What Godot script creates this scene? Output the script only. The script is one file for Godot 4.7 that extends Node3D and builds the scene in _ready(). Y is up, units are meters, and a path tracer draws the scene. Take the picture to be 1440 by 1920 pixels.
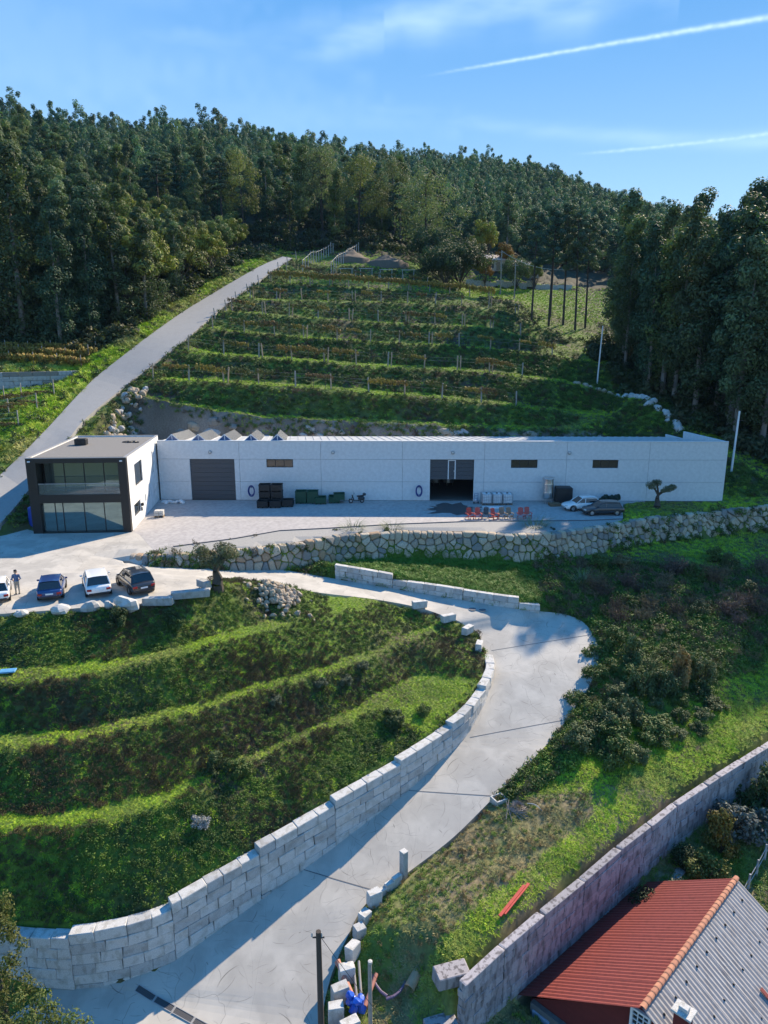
extends Node3D
# Winery on a hillside: white warehouse, terraced vineyard, concrete drive. y up, metres; -z points away from the camera.
const BL := {
"wh_front":[[-24.88,0,-77.33],[37.37,0,-76.52]],
"yard0":[[-34,0,-43],[-34.2,0,-52],[-33.8,0,-58],[-32.6,0,-62.5],[-32.6,0,-66]],
"yard1":[[-31,0,-60],[-27,0,-60.5],[-23,0,-61],[-22.4,0,-66],[-23,0,-72]],
"yard2":[[-30,0,-51],[-25,0,-52],[-21,-0.05,-52.5]],
"rocktop":[[-21.12,0,-56.45],[-18.55,0,-56.3],[-15.57,0,-56.75],[-12.65,0,-57.68],[-9.02,0,-59.12],[-5.38,0,-60.99],[-3.88,0,-62.23],[0.99,0,-63.52],[8.38,0,-63.33],[11.7,0,-62.59],[15.49,0,-63.15],[18.15,0,-64.47],[22.22,0,-66.26],[26.54,0,-68.79],[32.3,0,-71.04],[41.21,0,-74.19],[49.51,0,-76.52]],
"rockbase":[[-21.12,-0.6,-56.02],[-18.55,-0.85,-55.84],[-15.57,-1.15,-56.26],[-12.65,-1.6,-57.14],[-9.02,-2,-58.53],[-5.38,-2.4,-60.35],[-3.88,-2.55,-61.57],[0.99,-2.3,-62.89],[8.38,-2.4,-62.69],[11.7,-2.4,-61.95],[15.49,-2.4,-62.51],[18.15,-2.35,-63.84],[22.22,-2.35,-65.63],[26.54,-2.3,-68.16],[32.3,-2.4,-70.4],[41.21,-2.5,-73.54],[49.51,-2.6,-75.86]],
"carpark":[[-31.6,0,-39.97],[-27.43,0,-41.63],[-25.03,0,-43.42],[-21.23,0,-44.27],[-17.55,0,-44.86],[-15.26,0,-45.56],[-13.18,0,-47.67],[-13.14,-0.3,-50.6],[-12.04,-1.3,-54.39]],
"drive_near":[[-12.04,-1.3,-54.39],[-8.64,-1.9,-54.55],[-5.17,-2.4,-54.29],[-0.87,-3,-54.43],[3.02,-3.6,-53.95],[5.91,-4.1,-52.58]],
"road_in":[[7.72,-4.9,-51.81],[8.09,-5.7,-48.71],[7.61,-6.4,-45.88],[5.61,-7.7,-41.94],[3.7,-8.4,-39.79],[1.28,-9.1,-37.42],[-2.11,-10,-34.66],[-4.61,-10.7,-32.68],[-7.87,-11.5,-30.19],[-10.56,-12.1,-28.17],[-13.13,-12.4,-27.4],[-15.1,-12.5,-27.26],[-18.27,-12.5,-27.55],[-22.38,-12.5,-28.01]],
"road_out":[[12.66,-4.1,-54.17],[14.77,-4.4,-54.23],[16.02,-4.7,-53.16],[16.39,-5.2,-50.96],[15.93,-5.7,-48.71],[14.74,-6.4,-46.28],[11.39,-7.7,-41.94],[8.76,-8.4,-39.04],[6.49,-9.1,-36.96],[3.9,-9.9,-34.54],[1.44,-10.5,-32.68],[-0.83,-11,-31.05],[-1.86,-11.6,-29.3],[-2.63,-12.2,-27.16],[-2.81,-12.8,-24.8]],
"road_end":[[-20.13,-13.1,-24.32],[-11.27,-13.5,-22.23],[-4.64,-13.7,-21.39],[-2.6,-13.5,-22.23]],
"upbase":[[-4.21,-2.6,-57.91],[-0.91,-3,-57.4],[3.15,-3.4,-56.52],[7.05,-3.7,-55.3],[9.99,-3.85,-54.36],[12.6,-4,-53.92]],
"uptop":[[-4.21,-1.45,-58.36],[-0.91,-2,-57.85],[3.15,-2.65,-56.97],[7.05,-2.95,-55.75],[9.99,-3.15,-54.81],[12.6,-3.5,-54.37]],
"intop":[[7.13,-4.82,-51.74],[7.49,-5.47,-48.73],[7.05,-5.72,-46.08],[5.1,-6.32,-42.26],[3.26,-6.62,-40.21],[0.88,-6.97,-37.87],[-2.49,-7.52,-35.13],[-4.98,-8.12,-33.15],[-8.23,-8.72,-30.67],[-10.84,-9.27,-28.7],[-13.25,-9.57,-27.99],[-15.09,-9.67,-27.86],[-18.21,-9.67,-28.14],[-22.31,-9.67,-28.61]],
"lip1":[[-28.84,-2.2,-38.21],[-22.5,-2.2,-38.08],[-19.47,-2.2,-38.28],[-16.67,-2.2,-39.17],[-13.96,-2.25,-40.8],[-11.21,-2.35,-43.23],[-8.16,-2.5,-46.02],[-4.72,-2.75,-49.06],[-0.84,-3.1,-52.55],[2.19,-3.4,-55]],
"lip1_back":[[-29.34,-2.14,-40.21],[-23,-2.14,-40.08],[-19.97,-2.14,-40.28],[-17.17,-2.14,-41.17],[-14.46,-2.19,-42.8],[-11.71,-2.29,-45.23],[-8.66,-2.44,-48.02]],
"lip2":[[-26.54,-4.35,-34.27],[-20.91,-4.35,-34.53],[-18.71,-4.35,-34.79],[-16.63,-4.35,-35.43],[-14.34,-4.35,-36.55],[-12.2,-4.35,-37.6],[-9.77,-4.35,-39.36],[-7.44,-4.4,-41.07],[-4.9,-4.4,-42.67],[-2.53,-4.45,-44.32],[0,-4.45,-46.68],[3.25,-4.5,-50.37]],
"lip2_back":[[-26.98,-4.29,-36.02],[-21.34,-4.29,-36.24],[-19.13,-4.29,-36.46],[-17.04,-4.29,-37.06],[-14.74,-4.29,-38.13],[-12.59,-4.29,-39.15],[-10.15,-4.29,-40.86],[-7.81,-4.34,-42.54],[-5.25,-4.34,-44.09],[-2.88,-4.39,-45.7],[-0.34,-4.39,-48.02],[2.93,-4.44,-51.67]],
"lip3":[[-24.38,-6.5,-30.53],[-19.08,-6.5,-30.53],[-17.26,-6.5,-30.61],[-15.49,-6.45,-30.82],[-13.82,-6.4,-31.37],[-12.14,-6.35,-32.06],[-10.73,-6.3,-32.95],[-9.34,-6.25,-34.28],[-7.31,-6.2,-36.01],[-5.1,-6.15,-37.97],[-3,-6.1,-40],[-0.7,-6,-42.36],[1.85,-5.9,-45.14]],
"lip3_back":[[-24.79,-6.44,-32.18],[-19.48,-6.44,-32.14],[-17.65,-6.44,-32.17],[-15.87,-6.39,-32.34],[-14.18,-6.34,-32.83],[-12.49,-6.29,-33.48],[-11.07,-6.24,-34.33],[-9.67,-6.19,-35.61],[-7.63,-6.14,-37.3],[-5.41,-6.09,-39.21],[-3.3,-6.04,-41.19],[-0.99,-5.94,-43.5],[1.58,-5.84,-46.24]],
"mound":[[-12.05,0.1,-48.75],[-11.35,-0.05,-49.41],[-9.61,-0.6,-50.49],[-7.41,-1.5,-51.81]],
"mound2":[[-12.17,-0.3,-47.84],[-10.19,-0.9,-49.24],[-7.71,-1.8,-50.98]],
"r1":[[15.95,-3.4,-56.52],[18.84,-3.6,-57.86],[25.21,-3.6,-60.09],[35.6,-3.7,-62.62],[44.74,-3.8,-64.52]],
"r2":[[17.88,-4.6,-51.63],[22.56,-4.5,-53.01],[31.69,-4.6,-54.97],[39.5,-4.6,-56.17]],
"r3":[[17.4,-6.3,-46.08],[22.16,-6.2,-47.54],[29.28,-6.3,-49.99],[37.03,-6.3,-51.92]],
"r4":[[12.1,-7.6,-40.01],[16.66,-7.4,-41.57],[22.55,-7.2,-44.69],[27.42,-7.2,-46.21],[35.1,-7.2,-48.69]],
"r5":[[7.2,-9,-34.72],[11.7,-8.5,-35.93],[17.49,-8.1,-39.04],[26.3,-7.8,-43.95],[34.72,-7.7,-47.97]],
"r6":[[3.03,-9.8,-31.17],[6.15,-9.4,-31.85],[8.65,-9.1,-33.1]],
"r7":[[0.39,-10.4,-28.87],[2.06,-10.1,-28.56],[4.69,-9.6,-29.18]],
"rwtop":[[2.79,-10.25,-25.79],[4.8,-10.05,-27.52],[7.01,-9.85,-29.3],[9.43,-9.65,-31.19],[11.92,-9.35,-33.15],[16.1,-8.95,-36.27],[19.54,-8.65,-38.53],[23.58,-8.35,-41.14],[29.6,-8.15,-45.33],[37.95,-7.95,-51.13]],
"rwbase":[[3.49,-13.3,-24.99],[5.5,-13.2,-26.72],[7.71,-13,-28.5],[10.13,-12.7,-30.39],[12.62,-12.3,-32.35],[16.8,-11.6,-35.47],[20.24,-11,-37.73],[24.28,-10.4,-40.34],[30.3,-10,-44.53],[38.65,-9.6,-50.33]],
"g1":[[5.69,-13.6,-22.99],[7.7,-13.5,-24.72],[9.91,-13.3,-26.5],[12.33,-13,-28.39],[14.82,-12.6,-30.35],[19,-11.9,-33.47],[22.44,-11.3,-35.73],[26.48,-10.7,-38.34],[32.5,-10.3,-42.53],[40.85,-9.9,-48.33]],
"g2":[[18.13,-13.5,-26.39],[20.62,-13.1,-28.35],[24.8,-12.4,-31.47],[28.24,-11.8,-33.73],[32.28,-11.2,-36.34],[38.3,-10.8,-40.53],[46.65,-10.4,-46.33]],
"g3":[[6,-15.2,-20],[12,-15.4,-20],[20,-13.5,-24],[27,-13,-29],[42,-12.2,-33]],
"pit":[[-1.7,-12.2,-26.2],[-0.3,-12.1,-26.8],[1.6,-11.9,-26.6],[2.7,-12.3,-25.2],[1,-12.9,-23],[-1.4,-12.8,-23.6]],
"near":[[-60,-14,-12],[-20,-13.8,-17],[0,-14.6,-15],[15,-15.6,-12],[45,-14,-12]],
"near0":[[-80,-16,10],[0,-17,10],[80,-17,10]],
"wh_back":[[-30.88,3.2,-94],[34.37,2.4,-92.5]],
"wh_back2":[[-28.88,0,-79],[-29.88,0,-92.2],[34.37,0,-91.2],[38.17,0,-78.5]],
"v0":[[-34.28,10.26,-95.5],[-29.88,9.42,-95.5],[-25.66,8.64,-95.5],[-17.16,7.22,-95.5],[-8.59,6.79,-95.5],[-1.43,6.51,-95.5],[9.33,6,-95.5],[20.11,5.57,-95.5],[28.72,5.57,-95.5]],
"v0_back":[[-34.28,10.51,-97.5],[-29.88,9.67,-97.5],[-25.66,8.89,-97.5],[-17.16,7.47,-97.5],[-8.59,7.04,-97.5],[-1.43,6.76,-97.5],[9.33,6.25,-97.5],[20.11,5.82,-97.5],[28.72,5.82,-97.5]],
"v1":[[-34.11,11.78,-101],[-23.93,11.56,-101],[-16.47,11.04,-101],[-7.35,10.45,-101],[2.03,9.56,-101],[9.1,9.11,-101],[17.33,8.22,-101],[25.69,7.17,-101],[32.52,6.72,-101]],
"v1_back":[[-32.84,12.03,-105.6],[-23.93,11.81,-105.6],[-16.47,11.29,-105.6],[-7.35,10.7,-105.6],[2.03,9.81,-105.6],[9.1,9.36,-105.6],[17.33,8.47,-105.6],[25.69,7.42,-105.6],[32.52,6.97,-105.6]],
"v2":[[-31.57,16.04,-111],[-26.06,15.16,-111],[-9.14,13.97,-111],[-0.65,13.33,-111],[14.74,12.52,-111],[22.98,11.56,-111],[29.61,10.58,-111],[34.64,9.28,-111]],
"v2_back":[[-30.53,16.29,-115.6],[-26.06,15.41,-115.6],[-9.14,14.22,-115.6],[-0.65,13.58,-115.6],[14.74,12.77,-115.6],[22.98,11.81,-115.6],[29.61,10.83,-115.6],[34.64,9.53,-115.6]],
"v3":[[-29.97,19.1,-121],[-19.41,18.07,-121],[-6.8,17.21,-121],[4.25,16.53,-121],[10.36,16.35,-121],[19.51,15.58,-121],[28.42,14.71,-121],[32.93,13.67,-121]],
"v3_back":[[-29.5,19.35,-125.6],[-19.41,18.32,-125.6],[-6.8,17.46,-125.6],[4.25,16.78,-125.6],[10.36,16.6,-125.6],[19.51,15.83,-125.6],[28.42,14.96,-125.6],[32.93,13.92,-125.6]],
"v4":[[-28.85,22.39,-131.5],[-14.02,21.19,-131.5],[-0.76,20.27,-131.5],[17.21,19.53,-131.5],[23,18.51,-131.5],[29.83,16.18,-131.5]],
"v4_back":[[-28.28,22.64,-136.1],[-14.02,21.44,-136.1],[-0.76,20.52,-136.1],[17.21,19.78,-136.1],[23,18.76,-136.1],[29.83,16.43,-136.1]],
"v5":[[-27.45,24.99,-142.5],[-11.51,24.59,-142.5],[2.78,24.3,-142.5],[18.53,23.5,-142.5],[24.76,22.31,-142.5],[30.04,19.92,-142.5]],
"v5_back":[[-26.48,25.24,-147.1],[-11.51,24.84,-147.1],[2.78,24.55,-147.1],[18.53,23.75,-147.1],[24.76,22.56,-147.1],[30.04,20.17,-147.1]],
"v6":[[-25.03,28.68,-154],[-16.13,28.57,-154],[2.99,27.31,-154],[17.74,26.14,-154],[26.65,25.39,-154]],
"v6_back":[[-24.32,28.93,-157.5],[-16.13,28.82,-157.5],[2.99,27.56,-157.5],[17.74,26.39,-157.5],[26.65,25.64,-157.5]],
"v7":[[-23,31.32,-164],[-11.74,30.54,-164],[5.65,29.19,-164],[16.51,27.62,-164]],
"v7_back":[[-22.27,31.57,-167.5],[-11.74,30.79,-167.5],[5.65,29.44,-167.5],[16.51,27.87,-167.5]],
"v8":[[-19.96,34.4,-175],[-7.49,34.04,-175],[6.22,32.53,-174]],
"v9":[[-24.38,38.96,-196],[-11.13,39.75,-196],[0,38.63,-193],[10.61,35.1,-186]],
"meadow":[[19.36,26.94,-168],[31.13,25.68,-166],[44.37,24.64,-166]],
"meadow2":[[21.82,30.56,-190],[38.23,29.91,-190],[51.9,29.64,-190],[65.55,29.64,-190]],
"uroadR":[[-35.49,-0.48,-58],[-35.22,0.8,-63],[-36.03,2.25,-70],[-36.11,4.38,-76],[-36.14,6.55,-82],[-36.57,8.08,-88],[-35.62,11.14,-99.5],[-33.7,13.95,-106.5],[-31.64,17.14,-115.5],[-30.14,21.51,-130],[-28.65,25.06,-142],[-26.33,28.71,-153],[-23.69,32.85,-166],[-21.54,35.92,-176]],
"uroadL":[[-39.79,1.32,-61],[-39.69,2.12,-66],[-40.14,3.48,-73],[-39.57,5.42,-78],[-40,7.58,-86],[-40.42,8.91,-91],[-40.72,11.85,-101],[-39.28,14.6,-108],[-37.56,17.8,-116.5],[-36.04,21.91,-131],[-33.99,25.41,-143],[-31,29.24,-154.5],[-27.4,33.39,-167],[-23.92,36.39,-177]],
"bankR":[[-35.37,7.88,-88],[-34.42,10.94,-99.5],[-32.5,13.75,-106.5],[-30.44,16.94,-115.5],[-28.94,21.31,-130],[-27.45,24.86,-142],[-25.13,28.51,-153],[-22.49,32.65,-166],[-20.34,35.72,-176]],
"rs":[[-32.5,1,-80],[-32.5,2,-86],[-32,3,-92]],
"l1":[[-42.29,2.02,-61],[-42.19,2.82,-66],[-42.64,4.18,-73],[-42.07,6.12,-78],[-42.5,8.28,-86],[-42.92,9.61,-91],[-43.22,12.55,-101],[-41.78,15.3,-108],[-40.06,18.5,-116.5],[-38.54,22.61,-131],[-36.49,26.11,-143],[-33.5,29.94,-154.5],[-29.9,34.09,-167],[-26.42,37.09,-177]],
"l2":[[-52.84,4.19,-80],[-43.51,5.9,-80],[-42.63,7.13,-86],[-42.29,9.28,-93]],
"lw_base":[[-64.07,9.64,-99],[-53.44,10.52,-100],[-42.77,10.93,-104]],
"lw_top":[[-64.54,12.83,-100.5],[-53.91,13.01,-101.5],[-43.18,12.99,-105.5]],
"l3":[[-68.97,14.99,-108],[-57.08,14.99,-108],[-44.81,14.92,-111]],
"l4":[[-73.82,16.48,-116],[-61.1,16.48,-116],[-43.46,17.13,-119],[-38.2,20.78,-130]],
"l5":[[-90,24,-130],[-70,24,-135],[-60,27,-150],[-50,32,-165],[-45,38,-190]],
"l6":[[-150,34,-140],[-120,38,-170],[-90,40,-190]],
"l7":[[-140,20,-95],[-140,8,-70],[-140,4,-50]],
"rf0":[[45,0.2,-76.5],[52,0.5,-77],[70,1,-76]],
"rf1":[[40.05,6.05,-97],[41.46,4.62,-90],[42.48,2.89,-84],[60,2.2,-90],[80,3,-92]],
"rf2":[[35.19,8.79,-110],[36.81,8.95,-103],[52,9,-112],[70,10,-118],[95,12,-120]],
"rf3":[[35,13.64,-122],[38.86,17.1,-140],[60,15,-140],[85,13,-145]],
"rf4":[[50,23,-165],[70,19,-165],[100,16,-165]],
"h0":[[-60,50,-215],[-20,50,-215],[20,42,-215],[60,31,-215],[110,24,-210]],
"h1":[[-170,85,-230],[-120,72,-250],[-60,66,-270],[0,60,-280],[70,50,-290],[150,44,-300]],
"h2":[[-175.86,98.18,-300],[-154.6,90.88,-300],[-137.4,87.15,-310],[-123.7,93.24,-330],[-95.58,104.06,-360],[-63.96,107.91,-390],[-28.84,108.01,-420],[25.9,115.73,-470],[86.09,122.19,-520],[150.35,107.82,-570],[216.35,96.85,-620],[290.77,93.88,-680],[358.21,97.2,-700],[443.79,102.86,-720]],
"h3":[[-500,40,-700],[0,90,-800],[400,100,-950],[800,80,-1000]],
"far":[[-600,0,10],[600,-15,10],[-600,30,-300],[600,60,-300],[-1500,0,-2500],[1500,0,-2500],[0,0,-2500],[-1500,-15,10],[1500,-15,10]],
}
const PAIRS := [[-12.04,-1.3,-54.39],[-12.65,-1.6,-57.14],[-8.64,-1.9,-54.55],[-9.02,-2,-58.53],[-5.17,-2.4,-54.29],[-4.21,-2.6,-57.91],[-0.87,-3,-54.43],[-0.91,-3,-57.4],[3.02,-3.6,-53.95],[3.15,-3.4,-56.52],[5.91,-4.1,-52.58],[9.99,-3.85,-54.36],[6.81,-4.5,-52.2],[12.66,-4.1,-54.17],[7.72,-4.9,-51.81],[14.77,-4.4,-54.23],[7.87,-5.22,-50.57],[16.02,-4.7,-53.16],[8.09,-5.7,-48.71],[16.39,-5.2,-50.96],[7.85,-6.05,-47.29],[15.93,-5.7,-48.71],[7.61,-6.4,-45.88],[14.74,-6.4,-46.28],[5.61,-7.7,-41.94],[11.39,-7.7,-41.94],[3.7,-8.4,-39.79],[8.76,-8.4,-39.04],[1.28,-9.1,-37.42],[6.49,-9.1,-36.96],[-2.11,-10,-34.66],[3.9,-9.9,-34.54],[-4.61,-10.7,-32.68],[1.44,-10.5,-32.68],[-7.87,-11.5,-30.19],[-0.83,-11,-31.05],[-10.56,-12.1,-28.17],[-1.86,-11.6,-29.3],[-13.13,-12.4,-27.4],[-2.63,-12.2,-27.16],[-15.1,-12.5,-27.26],[-2.81,-12.8,-24.8],[-17.64,-12.8,-24.27],[-2.5,-13.2,-20.5],[-20,-13.5,-17],[-2.4,-13.7,-17]]
const YARD := [[-22.33,0,-62.59],[-23.5,0,-63.9],[-25.1,0,-77.2],[28.87,0,-76.52],[25.97,0,-75.21],[23.73,0,-68.36],[19.95,0,-67.71],[14.66,0,-67.5],[9.42,0,-67.5],[1.03,0,-66.26],[-5.68,0,-64.67],[-9.69,0,-63.9],[-13.36,0,-61.16],[-18.12,0,-58.63],[-19.33,0,-57.36]]
const CARP := [[-22.33,0,-62.59],[-19.33,0,-57.36],[-19.98,0,-55.55],[-21.7,-0.3,-56.3],[-21.4,-0.6,-55.8],[-18.5,-0.85,-55.6],[-15.6,-1.15,-56],[-12.6,-1.6,-56.9],[-12.04,-1.3,-54.39],[-13.21,-0.4,-50.89],[-13.18,0,-47.67],[-15.26,0,-45.56],[-17.55,0,-44.86],[-21.23,0,-44.27],[-25.03,0,-43.42],[-31.6,0,-41],[-36,0,-41],[-37,0,-58],[-35.6,0,-62],[-36,0,-63],[-33.5,0,-64.5],[-32,0,-63.4],[-23.5,0,-63.9]]
const GRAVEL := [[-19.33,0,-57.36],[-18.12,0,-58.63],[-13.36,0,-61.16],[-9.69,0,-63.9],[-5.68,0,-64.67],[1.03,0,-66.26],[9.42,0,-67.5],[14.66,0,-67.5],[19.95,0,-67.71],[23.73,0,-68.36],[22.18,0,-66.46],[18.15,0,-64.47],[15.49,0,-63.15],[11.7,0,-62.59],[8.38,0,-63.33],[0.99,0,-63.52],[-3.88,0,-62.23],[-5.38,0,-60.99],[-9.02,0,-59.12],[-12.65,0,-57.68],[-15.57,0,-56.75],[-18.55,0,-56.3]]
const WHA := [-24.88,0,-77.33]
const WHB := [37.37,0,-76.52]

var rng := RandomNumberGenerator.new()
var names := {}
var M := {}

# ---------------------------------------------------------------- mesh builder
class MB:
	var v := PackedVector3Array()
	var c := PackedColorArray()
	var col := Color.WHITE
	func tri(a: Vector3, b: Vector3, d: Vector3) -> void:
		v.append(a); v.append(b); v.append(d)
		c.append(col); c.append(col); c.append(col)
	func quad(a: Vector3, b: Vector3, d: Vector3, e: Vector3) -> void:
		tri(a, b, d); tri(a, d, e)
	# eight corners: bottom ring b0..b3 then top ring t0..t3, both counter-clockwise seen from above
	func hexa(p: Array) -> void:
		quad(p[0], p[1], p[2], p[3])
		quad(p[4], p[7], p[6], p[5])
		for i in 4:
			var j := (i + 1) % 4
			quad(p[i], p[i + 4], p[j + 4], p[j])
	func box(t: Transform3D, s: Vector3) -> void:
		var h := s * 0.5
		hexa([t * Vector3(-h.x, -h.y, h.z), t * Vector3(h.x, -h.y, h.z), t * Vector3(h.x, -h.y, -h.z), t * Vector3(-h.x, -h.y, -h.z), t * Vector3(-h.x, h.y, h.z), t * Vector3(h.x, h.y, h.z), t * Vector3(h.x, h.y, -h.z), t * Vector3(-h.x, h.y, -h.z)])
	func at(p: Vector3, s: Vector3) -> void:
		box(Transform3D(Basis(), p), s)
	# a box with chamfered edges, optionally with its corners knocked about
	func bev(t: Transform3D, s: Vector3, b: float, r: RandomNumberGenerator = null, j := 0.0) -> void:
		var h := s * 0.5
		var P := {}
		for sx in [-1, 1]:
			for sy in [-1, 1]:
				for sz in [-1, 1]:
					var o := Vector3.ZERO
					if r: o = Vector3(r.randf_range(-j, j), r.randf_range(-j, j), r.randf_range(-j, j))
					P[Vector4i(sx, sy, sz, 0)] = t * (Vector3(sx * h.x, sy * (h.y - b), sz * (h.z - b)) + o)
					P[Vector4i(sx, sy, sz, 1)] = t * (Vector3(sx * (h.x - b), sy * h.y, sz * (h.z - b)) + o)
					P[Vector4i(sx, sy, sz, 2)] = t * (Vector3(sx * (h.x - b), sy * (h.y - b), sz * h.z) + o)
		for s1 in [-1, 1]:
			quad(P[Vector4i(s1, -1, -1, 0)], P[Vector4i(s1, 1, -1, 0)], P[Vector4i(s1, 1, 1, 0)], P[Vector4i(s1, -1, 1, 0)])
			quad(P[Vector4i(-1, s1, -1, 1)], P[Vector4i(1, s1, -1, 1)], P[Vector4i(1, s1, 1, 1)], P[Vector4i(-1, s1, 1, 1)])
			quad(P[Vector4i(-1, -1, s1, 2)], P[Vector4i(1, -1, s1, 2)], P[Vector4i(1, 1, s1, 2)], P[Vector4i(-1, 1, s1, 2)])
			for s2 in [-1, 1]:
				quad(P[Vector4i(s1, s2, -1, 0)], P[Vector4i(s1, s2, 1, 0)], P[Vector4i(s1, s2, 1, 1)], P[Vector4i(s1, s2, -1, 1)])
				quad(P[Vector4i(s1, -1, s2, 0)], P[Vector4i(s1, 1, s2, 0)], P[Vector4i(s1, 1, s2, 2)], P[Vector4i(s1, -1, s2, 2)])
				quad(P[Vector4i(-1, s1, s2, 1)], P[Vector4i(1, s1, s2, 1)], P[Vector4i(1, s1, s2, 2)], P[Vector4i(-1, s1, s2, 2)])
				for s3 in [-1, 1]:
					tri(P[Vector4i(s1, s2, s3, 0)], P[Vector4i(s1, s2, s3, 1)], P[Vector4i(s1, s2, s3, 2)])
	func tube(a: Vector3, b: Vector3, r0: float, r1: float, n := 8, cap := true) -> void:
		var d := (b - a).normalized()
		var x := d.cross(Vector3.UP if absf(d.y) < 0.95 else Vector3.RIGHT).normalized()
		var y := d.cross(x)
		for i in n:
			var p := x * cos(TAU * i / n) + y * sin(TAU * i / n)
			var q := x * cos(TAU * (i + 1) / n) + y * sin(TAU * (i + 1) / n)
			quad(a + p * r0, a + q * r0, b + q * r1, b + p * r1)
			if cap:
				tri(a, a + q * r0, a + p * r0)
				tri(b, b + p * r1, b + q * r1)
	func path(pts: Array, r: float, n := 6) -> void:
		for i in pts.size() - 1: tube(pts[i], pts[i + 1], r, r, n)
	func lathe(prof: Array, n: int, t := Transform3D()) -> void:
		for k in prof.size() - 1:
			var a: Vector2 = prof[k]
			var b: Vector2 = prof[k + 1]
			for i in n:
				var u := TAU * i / n
				var w := TAU * (i + 1) / n
				quad(t * Vector3(a.x * cos(u), a.y, a.x * sin(u)), t * Vector3(b.x * cos(u), b.y, b.x * sin(u)), t * Vector3(b.x * cos(w), b.y, b.x * sin(w)), t * Vector3(a.x * cos(w), a.y, a.x * sin(w)))
	func mesh(colored := false) -> ArrayMesh:
		var a := []
		a.resize(Mesh.ARRAY_MAX)
		a[Mesh.ARRAY_VERTEX] = v
		if colored: a[Mesh.ARRAY_COLOR] = c
		var m := ArrayMesh.new()
		if v.size(): m.add_surface_from_arrays(Mesh.PRIMITIVE_TRIANGLES, a)
		return m
	# normals shared wherever positions meet
	func soft(colored := false) -> ArrayMesh:
		var acc := {}
		var fn := PackedVector3Array()
		for i in range(0, v.size(), 3):
			var n := (v[i + 2] - v[i]).cross(v[i + 1] - v[i])
			fn.append(n)
			for k in 3:
				var key := v[i + k].snapped(Vector3.ONE * 0.0005)
				acc[key] = acc.get(key, Vector3.ZERO) + n
		var ns := PackedVector3Array()
		ns.resize(v.size())
		for i in v.size():
			var s: Vector3 = acc[v[i].snapped(Vector3.ONE * 0.0005)]
			ns[i] = s.normalized() if s.length() > 1e-9 else Vector3.UP
		var a := []
		a.resize(Mesh.ARRAY_MAX)
		a[Mesh.ARRAY_VERTEX] = v
		a[Mesh.ARRAY_NORMAL] = ns
		if colored: a[Mesh.ARRAY_COLOR] = c
		var m := ArrayMesh.new()
		m.add_surface_from_arrays(Mesh.PRIMITIVE_TRIANGLES, a)
		return m

# ---------------------------------------------------------------- scene helpers
func numbered(n: String) -> String:
	var k: int = names.get(n, 0)
	names[n] = k + 1
	return n if k == 0 else "%s_%03d" % [n, k]

func tag(o: Node3D, label := "", category := "", group := "", kind := "") -> Node3D:
	if label: o.set_meta("label", label)
	if category: o.set_meta("category", category)
	if group: o.set_meta("group", group)
	if kind: o.set_meta("kind", kind)
	return o

func thing(called: String, label: String, category: String, at := Vector3.ZERO, turn := 0.0, group := "") -> Node3D:
	var o := Node3D.new()
	o.name = numbered(called)
	add_child(o)
	o.position = at
	o.rotation.y = turn
	tag(o, label, category, group)
	return o

func part(parent: Node, called: String, m: Mesh, mt: Material, t := Transform3D()) -> MeshInstance3D:
	var o := MeshInstance3D.new()
	o.name = called if parent != self else numbered(called)
	o.mesh = m
	o.material_override = mt
	o.transform = t
	parent.add_child(o, true)
	return o

func solo(called: String, m: Mesh, mt: Material, label: String, category: String, group := "", t := Transform3D()) -> MeshInstance3D:
	var o := part(self, called, m, mt, t)
	tag(o, label, category, group)
	return o

func copy_of(o: Node3D, at: Vector3, turn: float, label := "", sc := Vector3.ONE) -> Node3D:
	var base: String = o.name
	var r: Node3D = o.duplicate()
	r.name = numbered(base.trim_suffix("_000"))
	add_child(r)
	r.transform = Transform3D(Basis(Vector3.UP, turn).scaled_local(sc), at)
	if label: r.set_meta("label", label)
	return r

func setting(called: String, m: Mesh, mt: Material, label := "") -> MeshInstance3D:
	var o := part(self, called, m, mt)
	o.set_meta("kind", "structure")
	if label: o.set_meta("label", label)
	return o

func v3(a: Array) -> Vector3:
	return Vector3(a[0], a[1], a[2])

func v3s(a: Array) -> PackedVector3Array:
	var r := PackedVector3Array()
	for p in a: r.append(v3(p))
	return r

func xf(p: Vector3, yaw := 0.0, pitch := 0.0, roll := 0.0) -> Transform3D:
	return Transform3D(Basis.from_euler(Vector3(pitch, yaw, roll)), p)

# Catmull-Rom through points, about one sample every step metres
func smooth_line(p: PackedVector3Array, step: float) -> PackedVector3Array:
	var r := PackedVector3Array()
	for i in p.size() - 1:
		var a := p[maxi(i - 1, 0)]
		var b := p[i]
		var c := p[i + 1]
		var d := p[mini(i + 2, p.size() - 1)]
		var n := maxi(1, int(round(b.distance_to(c) / step)))
		for k in n: r.append(b.cubic_interpolate(c, a, d, float(k) / n))
	r.append(p[p.size() - 1])
	return r

func poly2(a) -> PackedVector2Array:
	var r := PackedVector2Array()
	for p in a: r.append(Vector2(p[0], p[2]) if p is Array else Vector2(p.x, p.z))
	return r

# ---------------------------------------------------------------- materials
func lin(r: float, g: float, b: float) -> Color:
	return Color(r, g, b).linear_to_srgb()

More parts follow.
